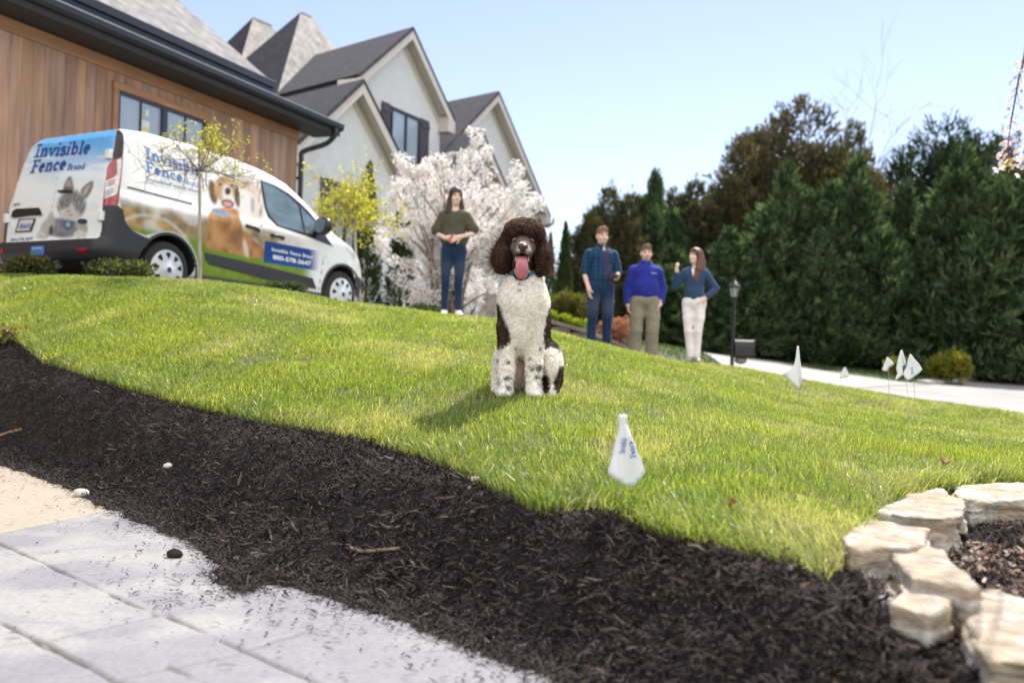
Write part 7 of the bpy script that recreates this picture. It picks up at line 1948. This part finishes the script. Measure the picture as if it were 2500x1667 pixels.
# ---- girl
A = [dict(s=(-.155, .02, 1.385), e=(-.255, .05, 1.14), w=(-.105, -.13, 1.06), d=(.95, -.2, .12), n=(.2, .95, 0), curl=.45, th=-1),
     dict(s=(.155, .02, 1.385), e=(.275, .01, 1.16), w=(.085, -.17, 1.08), d=(-.9, -.15, -.35), n=(-.1, .95, 0), curl=.4, th=1)]
L = [((-.085, .02, .90), (-.10, .0, .49), (-.105, .03, .09)), ((.085, .02, .90), (.075, -.01, .49), (.085, .0, .09))]
def hair_girl(f, h, HR):
    cap_hair(f, h, HR, .02)
    for q in (-1, 1):
        f.chain([h(q * .068, .0, .05), h(q * .086, .01, -.05), h(q * .098, -.005, -.14), h(q * .110, -.02, -.215), h(q * .092, -.035, -.26)], [.026, .032, .037, .034, .018], .02)
    f.chain([h(0, .07, .03), h(0, .085, -.08), h(.01, .09, -.2)], [.07, .07, .06], .03); f.chain([h(-.05, -.045, .085), h(-.072, -.03, .03)], [.02, .02], .02); f.chain([h(.05, -.045, .085), h(.074, -.03, .03)], [.02, .02], .02)
gl = W(1103, 768, 12.5); gl[2] = float(Z(gl[0], gl[1])) + .015
olive_c = flat((.085, .080, .052))
girl = person('girl in a loose olive top and dark jeans in front of the blossom tree', gl, 1.63, R(3), dict(arms=A, legs=L, skin=(.80, .575, .48), brow=(.06, .03, .02), head=(R(16), R(2)), face_w=.93, hair=hair_girl, haircol=(.045, .020, .015),
    garments=[dict(name='trousers', fn=legs_fn(L, [.088, .074, .058, .052, .042], .150, 1.0, .10), col=denim((.014, .030, .085), .25), fold=.003),
              dict(name='top', fn=top_fn(A, .185, .165, .155, .985, .80, (.068, .085, .07), hemw=.185, depth=.115), col=olive_c, fold=.012),
              dict(name='shoes', fn=shoes_fn(L, (R(-12), R(14))), col=flat((.78, .78, .79)), mat=M_shoe, fold=0, vox=.008)]))
ph = bpy.data.objects.new('phone', None)
m = MB(); m.box((0, 0, 0), (.035, .02, .10), M=np.array(Matrix.Rotation(R(35), 3, 'Y'))); s_ = 1.60 / 1.75
pc2 = m.build('phone', pm('phone_red', (.62, .09, .10), .4), None, bevel=.004); pc2.location = gl + np.array([-.035, -.185, 1.075]) * s_
tag(pc2, 'small red phone held in the hands of the girl in the olive top', 'phone')
# ---- plaid man
A = [dict(s=(-.185, .02, 1.385), e=(-.235, .06, 1.12), w=(-.20, -.07, .89), d=(.08, -.22, -1), n=(.9, .1, .1), curl=.4, th=1),
     dict(s=(.185, .02, 1.385), e=(.255, .02, 1.14), w=(.165, -.19, 1.045), d=(-.35, -.9, -.15), n=(-.6, .1, .6), curl=.55, th=-1)]
L = [((-.095, .02, .92), (-.115, -.01, .50), (-.11, .03, .09)), ((.095, .02, .92), (.10, -.03, .50), (.12, .02, .09))]
def hair_short(f, h, HR):
    f.ell(h(0, .012, .064), (.079, .099, .078), .02, M=HR); f.ell(h(0, .045, .0), (.078, .066, .07), .03, M=HR); f.ell(h(0, -.10, -.03), (.075, .085, .085), .012, M=HR, sub=True); f.ell(h(0, -.01, -.10), (.1, .1, .05), .01, sub=True)
    f.chain([h(-.05, -.045, .105), h(.0, -.055, .118), h(.05, -.04, .108)], [.02, .024, .02], .02)
def plaid(V):
    a = V[:, 0] + .35 * V[:, 1]; b = V[:, 2]; s1 = sstep(.2, .5, np.abs(((a / .055) % 1) - .5) * 2) ; s2 = sstep(.2, .5, np.abs(((b / .060) % 1) - .5) * 2)
    c = np.array([.010, .070, .150]) * np.ones((len(V), 1)); dk = np.array([.008, .018, .060])
    k = (.75 * (s1 + s2) / 2)[:, None]; c = c * (1 - k) + dk * k
    th = (sstep(.12, .0, np.abs(((a / .055) % 1) - .5) * 2) * .35)[:, None]; return c * (1 - th) + np.array([.05, .16, .24]) * th
base_top = top_fn(A, .205, .185, .165, .965, .95, (.066, .066, .06), hemw=.18, depth=.125, collar=True)
def plaid_fn(f):
    base_top(f)
    X = np.stack(np.meshgrid(*f.ax, indexing='ij'), -1)
    vcut = np.array([(.02, 1.55), (.055, 1.50), (.10, 1.30), (.13, 1.0), (.14, .90), (.02, .90), (.0, 1.2), (-.015, 1.42)])
    d2 = poly_sdf(X[:, 0, :, :][..., [0, 2]], vcut)[:, None, :]
    f.d = np.maximum(f.d, -np.maximum(d2, X[..., 1] + .02))
tee_fn = top_fn([], .17, .172, .152, .97, 0, (.05,), hemw=.165, depth=.112)
ml = W(1462, 865, 14.5); ml[2] = float(Z(ml[0], ml[1])) + .01
man1 = person('tall man in an open blue plaid shirt, holding a dark camera at his waist', ml, 1.82, R(14), dict(arms=A, legs=L, skin=(.78, .53, .43), brow=(.20, .11, .06), beard=(.36, .20, .13), head=(R(2), R(3)), hair=hair_short, haircol=(.23, .125, .065),
    garments=[dict(name='trousers', fn=legs_fn(L, [.104, .088, .073, .068, .062], .172, 1.0, .115), col=denim((.013, .032, .090), .35), fold=.004),
              dict(name='tee', fn=tee_fn, col=flat((.045, .040, .10)), fold=.004), dict(name='plaid_shirt', fn=plaid_fn, col=plaid, fold=.007),
              dict(name='shoes', fn=shoes_fn(L, (R(-12), R(12))), col=flat((.05, .04, .035)), mat=M_shoe, fold=0)]))
cz_, sz_ = math.cos(R(14)), math.sin(R(14))
def m1(x, y, z, k=1.82 / 1.75): return ml + np.array([x * cz_ - y * sz_, x * sz_ + y * cz_, z]) * k
m = MB(); m.box((0, 0, 0), (.13, .06, .075)); m.lathe([(.032, -.03), (.032, -.075), (.026, -.078), (0, -.078)], (.01, 0, 0), 14, 'y'); m.box((0, 0, .045), (.05, .04, .02))
cmo = m.build('camera', pm('camera_black', (.02, .02, .022), .3), None, bevel=.003); cmo.location = m1(.095, -.255, 1.06); cmo.rotation_euler = (0, 0, R(14))
tag(cmo, 'small dark camera held at the waist by the man in plaid', 'camera')
# ---- man in the blue pullover
A = [dict(s=(-.19, .02, 1.375), e=(-.262, .05, 1.12), w=(-.265, -.03, .88), d=(.12, -.15, -1), n=(.9, -.2, .1), curl=.45, th=1),
     dict(s=(.19, .02, 1.375), e=(.268, .07, 1.12), w=(.225, -.04, .89), d=(-.45, -.1, -.9), n=(-.9, .1, .3), curl=.25, th=-1)]
L = [((-.105, .02, .90), (-.125, -.01, .49), (-.135, .03, .09)), ((.105, .02, .90), (.12, -.01, .49), (.125, .03, .09))]
m2p = W(1570, 889, 14.7); m2p[2] = float(Z(m2p[0], m2p[1])) + .01
def blue_col(V):
    c = np.tile([.020, .030, .270], (len(V), 1)) * (.8 + .4 * fbm(V * 8, 451, 3))[:, None]
    k = sstep(.5, .9, V[:, 2] - .75)[:, None] * 0; return c
man2 = person('stocky man in a royal blue pullover and khaki trousers, standing between the other two adults', m2p, 1.74, R(2), dict(arms=A, legs=L, skin=(.78, .53, .43), brow=(.16, .09, .05), beard=(.30, .17, .12), head=(R(0), R(4)), face_w=1.04, smile=0, hair=hair_short, haircol=(.17, .095, .055),
    garments=[dict(name='trousers', fn=legs_fn(L, [.122, .108, .096, .094, .088], .192, 1.0, .135), col=flat((.26, .225, .165)), fold=.008),
              dict(name='pullover', fn=top_fn(A, .205, .19, .20, .965, 1.92, (.074, .068, .050), hemw=.20, depth=.135, collar=True, belly=.02, neck_r=.072), col=blue_col, fold=.008),
              dict(name='shoes', fn=shoes_fn(L, (R(-14), R(14))), col=flat((.06, .04, .03)), mat=M_shoe, fold=0)]))
lg = slab_text('Fence', 1, 0); P_ = np.stack([.055 + lg[0][:, 0] / lg[3] * .085, np.full(len(lg[0]), -.146) - lg[2] * 1e-5, 1.325 + lg[0][:, 1] * .024], 1)
me = bpy.data.meshes.new('chest_logo'); me.from_pydata(P_.tolist(), [], lg[1]); me.materials.append(pm('logo_white', (.6, .62, .75), .6)); link(bpy.data.objects.new('chest_logo', me), man2)
# ---- woman
A = [dict(s=(-.155, .02, 1.385), e=(-.295, .0, 1.16), w=(-.265, -.10, 1.385), d=(-.05, -.12, 1), n=(.75, .5, 0), curl=.85, th=1),
     dict(s=(.155, .02, 1.385), e=(.315, .10, 1.155), w=(.175, -.05, 1.00), d=(-.75, -.35, -.45), n=(-.2, .9, -.2), curl=.25, th=1)]
L = [((-.085, .02, .90), (-.075, -.02, .49), (-.04, .03, .09)), ((.085, .02, .90), (.075, .0, .49), (.07, .03, .09))]
def hair_long(f, h, HR):
    f.ell(h(0, .010, .054), (.082, .100, .090), .02, M=HR); f.ell(h(0, -.085, -.018), (.060, .07, .066), .015, M=HR, sub=True)
    f.chain([h(.02, .06, .05), h(.05, .085, -.06), h(.075, .08, -.2), h(.06, .05, -.34), h(.05, .02, -.42)], [.07, .068, .062, .05, .022], .03)
    f.chain([h(.066, -.02, .055), h(.080, .01, -.05), h(.080, .01, -.2), h(.055, -.01, -.36), h(.04, -.01, -.44)], [.028, .036, .048, .042, .018], .03)
    f.chain([h(-.068, .0, .05), h(-.075, .03, -.06), h(-.07, .03, -.18), h(-.06, .0, -.26)], [.026, .03, .034, .018], .03)
    f.chain([h(-.04, -.055, .088), h(.03, -.058, .09), h(.066, -.03, .05)], [.018, .02, .02], .02)
wl2 = W(1690, 888, 14.7); wl2[2] = float(Z(wl2[0], wl2[1])) + .01
jk = top_fn(A, .18, .165, .140, .955, 1.90, (.064, .056, .044), hemw=.155, depth=.115, collar=True)
def jack_fn(f):
    jk(f); X = np.stack(np.meshgrid(*f.ax, indexing='ij'), -1)
    d2 = poly_sdf(X[:, 0, :, :][..., [0, 2]], np.array([(-.055, 1.56), (.05, 1.56), (.035, 1.44), (-.005, 1.27), (-.05, 1.44)]))[:, None, :]
    f.d = np.maximum(f.d, -np.maximum(d2, X[..., 1] + .02))
woman = person('woman with long brown hair in a denim jacket and white jeans, raising one hand', wl2, 1.69, R(-14), dict(arms=A, legs=L, skin=(.80, .575, .48), brow=(.07, .035, .025), head=(R(-38), R(-6)), face_w=.93, smile=0, hair=hair_long, haircol=(.125, .050, .028),
    garments=[dict(name='trousers', fn=legs_fn(L, [.094, .078, .060, .054, .043], .165, 1.0, .108), col=flat((.86, .79, .81)), fold=.004),
              dict(name='tee', fn=top_fn([], .15, .148, .125, .98, 0, (.05,), hemw=.14, depth=.100), col=flat((.78, .78, .80)), fold=.003),
              dict(name='denim_jacket', fn=jack_fn, col=denim((.032, .066, .150), .0), fold=.007),
              dict(name='shoes', fn=shoes_fn(L, (R(-8), R(12))), col=flat((.40, .34, .30)), mat=M_shoe, fold=0)]))
# ================================================================== SMALL THINGS
M_flag = pm('flag_plastic', (.84, .84, .86), .45, var=.03, transl=.35, bump=.002, bs=30)
M_wire = pm('flag_wire', (.30, .30, .31), .4, metal=.6)
def marker_flag(label, px_, D, wire, fold, text=None, grp='white boundary marker flags on the lawn'):
    px_ = np.asarray(px_, float); top = px_[np.argmin(px_[:, 1])]; g = W(wire[-1][0], wire[-1][1], D); g[2] = float(Z(g[0], g[1]))
    o = thing('marker_flag', label, 'flag', g, 0, grp)
    sc = D / F_PX; cx = fold[0]; amp = fold[1]
    def yo(u): return amp * np.abs((u - cx) * sc) + .010 * np.sin((u - cx) * sc * 40)
    V2, T = fill_poly(dense(smoothpoly(px_, 2), 8), max(5.0, np.ptp(px_[:, 1]) / 14))
    V = np.array([W(u, v, D + yo(u)) for u, v in V2])
    fo = obj_np('cloth', V - g, T, M_flag, o, smooth=True)
    sm = fo.modifiers.new('solid', 'SOLIDIFY'); sm.thickness = .0015
    pts = np.array([W(u, v, D + .006) for u, v in wire]); pts[-1] = g - [0, 0, .08]
    m = MB(); m.tube(smoothpoly(pts, 4, closed=False), .0013 if D < 9 else .002, 6); m.build('wire', M_wire, o, org=g)
    if text:
        for txt, a, b, hgt, bold in text:
            t = slab_text(txt, bold, 0); a = np.array(a, float); b = np.array(b, float); ex = b - a; ey = np.array([ex[1], -ex[0]]) / np.linalg.norm(ex) * hgt
            P2 = a + np.outer(t[0][:, 0] / t[3], ex) + np.outer(t[0][:, 1], ey)
            P = np.array([W(u, v, D + yo(u) - .004 - k * 1e-5) for (u, v), k in zip(P2, t[2])]) - g
            me = bpy.data.meshes.new('print'); me.from_pydata(P.tolist(), [], t[1]); me.materials.append(M_blue2); link(bpy.data.objects.new('print', me), fo)
def zf(L): return [(1450 + a * .1595, 980 + b * .1595) for a, b in L]
marker_flag('biggest white flag standing in the front of the lawn near the mulch, with blue print', zf([(375, 200), (440, 192), (508, 212), (495, 330), (535, 420), (600, 600), (700, 850), (782, 1080), (680, 1200), (582, 1310), (400, 1230), (225, 1110), (250, 950), (330, 600), (385, 360)]), 2.80,
            [(1513, 1012), (1515, 1100), (1511, 1180), (1508, 1238)], (1524, .55), [('Invisible', zf([(470, 800)])[0], zf([(505, 560)])[0], 14, 1.2), ('Fence', zf([(650, 850)])[0], zf([(600, 600)])[0], 14, 1.2)])
def z7(L): return [(1700 + a * .3401, 700 + b * .3401) for a, b in L]
marker_flag('white flag twisted to a point, standing alone on the lawn crest before the driveway', z7([(722, 430), (736, 430), (742, 500), (752, 580), (762, 660), (748, 700), (738, 740), (700, 700), (622, 632), (660, 605), (700, 560), (714, 500)]), 5.6, z7([(734, 440), (740, 600), (738, 740), (738, 1000)]), (1948, .4))
marker_flag('right hand flag of the far cluster, a wide diamond with blue print', z7([(1535, 480), (1560, 510), (1622, 590), (1570, 640), (1520, 672), (1484, 628), (1500, 590), (1518, 530)]), 6.6, z7([(1540, 486), (1550, 560), (1560, 650), (1590, 960)]), (2226, .3),
            [('Fence', z7([(1508, 590)])[0], z7([(1520, 545)])[0], 6, .8), ('Brand', z7([(1560, 625)])[0], z7([(1552, 575)])[0], 6, .8)])
marker_flag('middle flag of the far cluster, long and folded in two', z7([(1468, 455), (1482, 470), (1506, 555), (1480, 572), (1484, 630), (1460, 650), (1424, 672), (1444, 620), (1434, 595), (1448, 520)]), 7.4, z7([(1472, 460), (1492, 560), (1500, 660), (1524, 820), (1530, 890)]), (2200, .4))
marker_flag('left hand flag of the far cluster, a small tilted triangle', z7([(1369, 503), (1385, 515), (1421, 552), (1385, 575), (1372, 605), (1333, 600), (1345, 565), (1360, 525)]), 9.0, z7([(1370, 506), (1378, 600), (1383, 700), (1384, 840)]), (2166, .4))
marker_flag('small low flag beyond the lawn crest, in front of the driveway', z7([(1064, 578), (1076, 590), (1098, 642), (1060, 652), (1030, 658), (1042, 610)]), 14.0, z7([(1064, 582), (1066, 640), (1066, 700), (1066, 740)]), (2062, .3))
# ---- lamp post and mailbox
LD = 19.0
M_iron = pm('black_iron', (.022, .021, .024), .45, var=.15, vs=8)
lb_ = W(1786, 930, LD); lb_[2] = float(Z(lb_[0], lb_[1])) - .03
lt = W(1786, 672, LD)[2] - lb_[2]
lamp_post = thing('lamp_post', 'black lamp post with a small glass lantern beside the driveway', 'lamp post', lb_)
m = MB(); hL = lt - .46
m.lathe([(.07, 0), (.07, .06), (.05, .09), (.038, .14), (.034, hL - .05), (.045, hL - .03), (.03, hL)], (0, 0, 0), 14); m.build('post', M_iron, lamp_post, smooth=True, auto=40)
lan = MB(); z_ = hL
lan.lathe([(.02, z_), (.06, z_ + .02), (.066, z_ + .04), (.03, z_ + .05)], (0, 0, 0), 6)
for k in range(6):
    a = k * math.pi / 3; lan.tube([(.062 * math.cos(a), .062 * math.sin(a), z_ + .04), (.098 * math.cos(a), .098 * math.sin(a), z_ + .23)], .007, 5)
lan.lathe([(.10, z_ + .225), (.128, z_ + .235), (.115, z_ + .262), (.06, z_ + .32), (.038, z_ + .335), (.034, z_ + .36), (.012, z_ + .375), (.018, z_ + .40), (.006, z_ + .43), (0, z_ + .46)], (0, 0, 0), 12)
ln = lan.build('lantern', M_iron, lamp_post)
m = MB(); m.lathe([(.056, z_ + .045), (.090, z_ + .225)], (0, 0, 0), 6); m.build('lantern_glass', pm('frosted_glass', (.62, .60, .58), .35, transl=.45), ln)
mbx = thing('mailbox', 'black mailbox with an oval number plate hanging below, mounted on the lamp post', 'mailbox', lb_, R(-4))
zb0 = W(1800, 869, LD)[2] - lb_[2]; zb1 = W(1800, 829, LD)[2] - lb_[2]
hh = zb1 - zb0; L_ = (1836 - 1787) / F_PX * LD
m = MB(); pr = [(-.10, 0), (.10, 0), (.10, hh * .55)] + [(.10 * math.cos(t), hh * .55 + hh * .45 * math.sin(t)) for t in np.linspace(0.2, math.pi - .2, 9)] + [(-.10, hh * .55)]
m.prism([(.035, y, zb0 + z_) for y, z_ in pr], (L_ - .03, 0, 0)); m.build('box', M_iron, mbx, bevel=.006)
m = MB(); m.prism([(L_ + .004, y * 1.06, zb0 + z_ * 1.03) for y, z_ in pr], (.018, 0, 0)); m.build('door', M_iron, mbx, bevel=.004)
m = MB(); m.box((.02 + L_ * .45, 0, zb0 - .02), (L_ * .95, .07, .035)); m.box((.20, -.0, zb0 - .05), (.02, .02, .05)); m.build('bracket', M_iron, mbx)
pcx, pz = (1806 - 1786) / F_PX * LD, W(1806, 869.5, LD)[2] - lb_[2]; pz = W(1806, 882, LD)[2] - lb_[2] + .02
m = MB(); m.lathe([(0, -.012), (.115, -.012), (.115, .012), (0, .012)], (0, 0, 0), 24, 'y'); m.v[0] = m.v[0] * np.array([1, 1, .62]) + np.array([pcx, -.02, pz]); pq = m.build('number_plate', M_iron, mbx)
t = plain_text('1304', .03); w_ = .155
P = np.stack([pcx - w_ / 2 + t[0][:, 0] / t[3] * w_, np.full(len(t[0]), -.036), pz - .032 + t[0][:, 1] * .085], 1)
me = bpy.data.meshes.new('number'); me.from_pydata(P.tolist(), [], t[1]); me.materials.append(pm('number_gold', (.45, .38, .30), .5)); link(bpy.data.objects.new('number', me), pq)
# ---- iron fence below the trees
def z8r(a, b): return (1780 + a * .3061, 640 + b * .3061)
rail = [(z8r(-300, 600), 41), (z8r(-100, 580), 42), (z8r(180, 547), 43), (z8r(430, 497), 44), (z8r(590, 486), 44), (z8r(760, 492), 43), (z8r(930, 560), 42), (z8r(1130, 632), 40.5), (z8r(1400, 660), 39.5), (z8r(1700, 650), 39), (z8r(2050, 640), 40), (z8r(2352, 640), 42)]
fp = [W(*q, D) for q, D in rail]
fence = thing('iron_fence', 'black iron picket fence following the slope in front of the dark trees', 'fence', (*fp[0][:2], float(Z(fp[0][0], fp[0][1]))))
fo_ = np.array(fence.location)
for i, (a, b) in enumerate(zip(fp[:-1], fp[1:])):
    m = MB(); n = max(3, int(np.linalg.norm(b - a) / .16))
    for zz in (0, -.16, None):
        p, q = a.copy(), b.copy()
        if zz is None: p[2] = float(Z(p[0], p[1])) + .15; q[2] = float(Z(q[0], q[1])) + .15
        else: p[2] += zz; q[2] += zz
        m.tube([p, q], .022, 4)
    for k in range(1, n):
        p = a + (b - a) * k / n; m.tube([(p[0], p[1], float(Z(p[0], p[1])) + .05), (p[0], p[1], p[2] + .02)], .011, 4)
    m.build('fence_panel', M_iron, fence, org=fo_)
    m = MB(); m.box((a[0], a[1], (a[2] + float(Z(a[0], a[1]))) / 2), (.08, .08, a[2] - float(Z(a[0], a[1])) + .2)); m.box((a[0], a[1], a[2] + .12), (.11, .11, .04)); m.build('post', M_iron, fence, org=fo_)
# ---- odds and ends across the road
p = W(2424, 909, 36); p[2] = float(Z(p[0], p[1])); m = MB(); m.hexa([(-.07, -.03, -.05), (.07, -.03, -.05), (.07, .03, -.05), (-.07, .03, -.05), (-.16, -.03, .34), (-.04, -.03, .34), (-.04, .03, .34), (-.16, .03, .34)])
sp_ = m.build('white_stake', pm('stake_white', (.62, .62, .60), .6), None, bevel=.01); sp_.location = p; tag(sp_, 'short leaning white stake in the verge across the road, near the right edge', 'stake')
p = W(2254, 851, 38); g = p.copy(); g[2] = float(Z(g[0], g[1])); pl_ = thing('path_light', 'low path light with a pale cap in front of the dark trees', 'light', g)
m = MB(); m.lathe([(.16, 0), (.15, .05), (.05, .10), (0, .11)], (0, 0, p[2] - g[2]), 14); m.build('cap', pm('light_cap', (.28, .30, .40), .35, metal=.4), pl_, smooth=True, auto=40); m = MB(); m.tube([(0, 0, -.1), (0, 0, p[2] - g[2] + .02)], .02, 6); m.build('stem', M_iron, pl_)
# utility paint on the kerb
a, b = W(2333, 0, 31.3), W(2352, 0, 32.2); m = MB()
pm_ = pm('blue_paint', (.05, .22, .55), .7)
za, zb_ = float(Z(a[0], a[1])), float(Z(b[0], b[1]))
m.prism([(a[0] - .02, a[1] - .01, za - .03), (b[0] - .02, b[1] - .01, zb_ - .03), (b[0] - .02, b[1] - .01, zb_ + .04), (a[0] - .02, a[1] - .01, za + .03)], (-.004, -.004, 0))
kp_ = m.build('paint_mark', pm_); tag(kp_, 'blue spray paint mark on the kerb across the road', 'paint mark')
# pale sticks and light chips lying in the mulch
M_stick = pm('pale_stick', (.24, .16, .10), .8, var=.25, vs=30)
for lab, pts, r_ in [('pale bent stick lying across the middle of the mulch bank', [(855, 1335), (880, 1345), (930, 1342), (975, 1338)], .006), ('bundle of dry stems at the left edge of the mulch', [(-20, 1070), (20, 1056), (52, 1048)], .010)]:
    P = []
    for u, v in pts:
        d = ray(u, v); t = np.arange(1.6, 12, .01); X_ = CAM + d * t[:, None]; ib = bed_sd(X_[:, 0], X_[:, 1]) > 0
        sf = np.where(ib, mulch_z(X_[:, 0], X_[:, 1]), 0.0); P.append(X_[np.argmax(X_[:, 2] < sf + .012)])
    P = np.array(P); m = MB(); m.tube(smoothpoly(P, 4, closed=False), r_, 6); o = m.build('stick', M_stick, None, smooth=True, org=P[0]); tag(o, lab, 'stick')
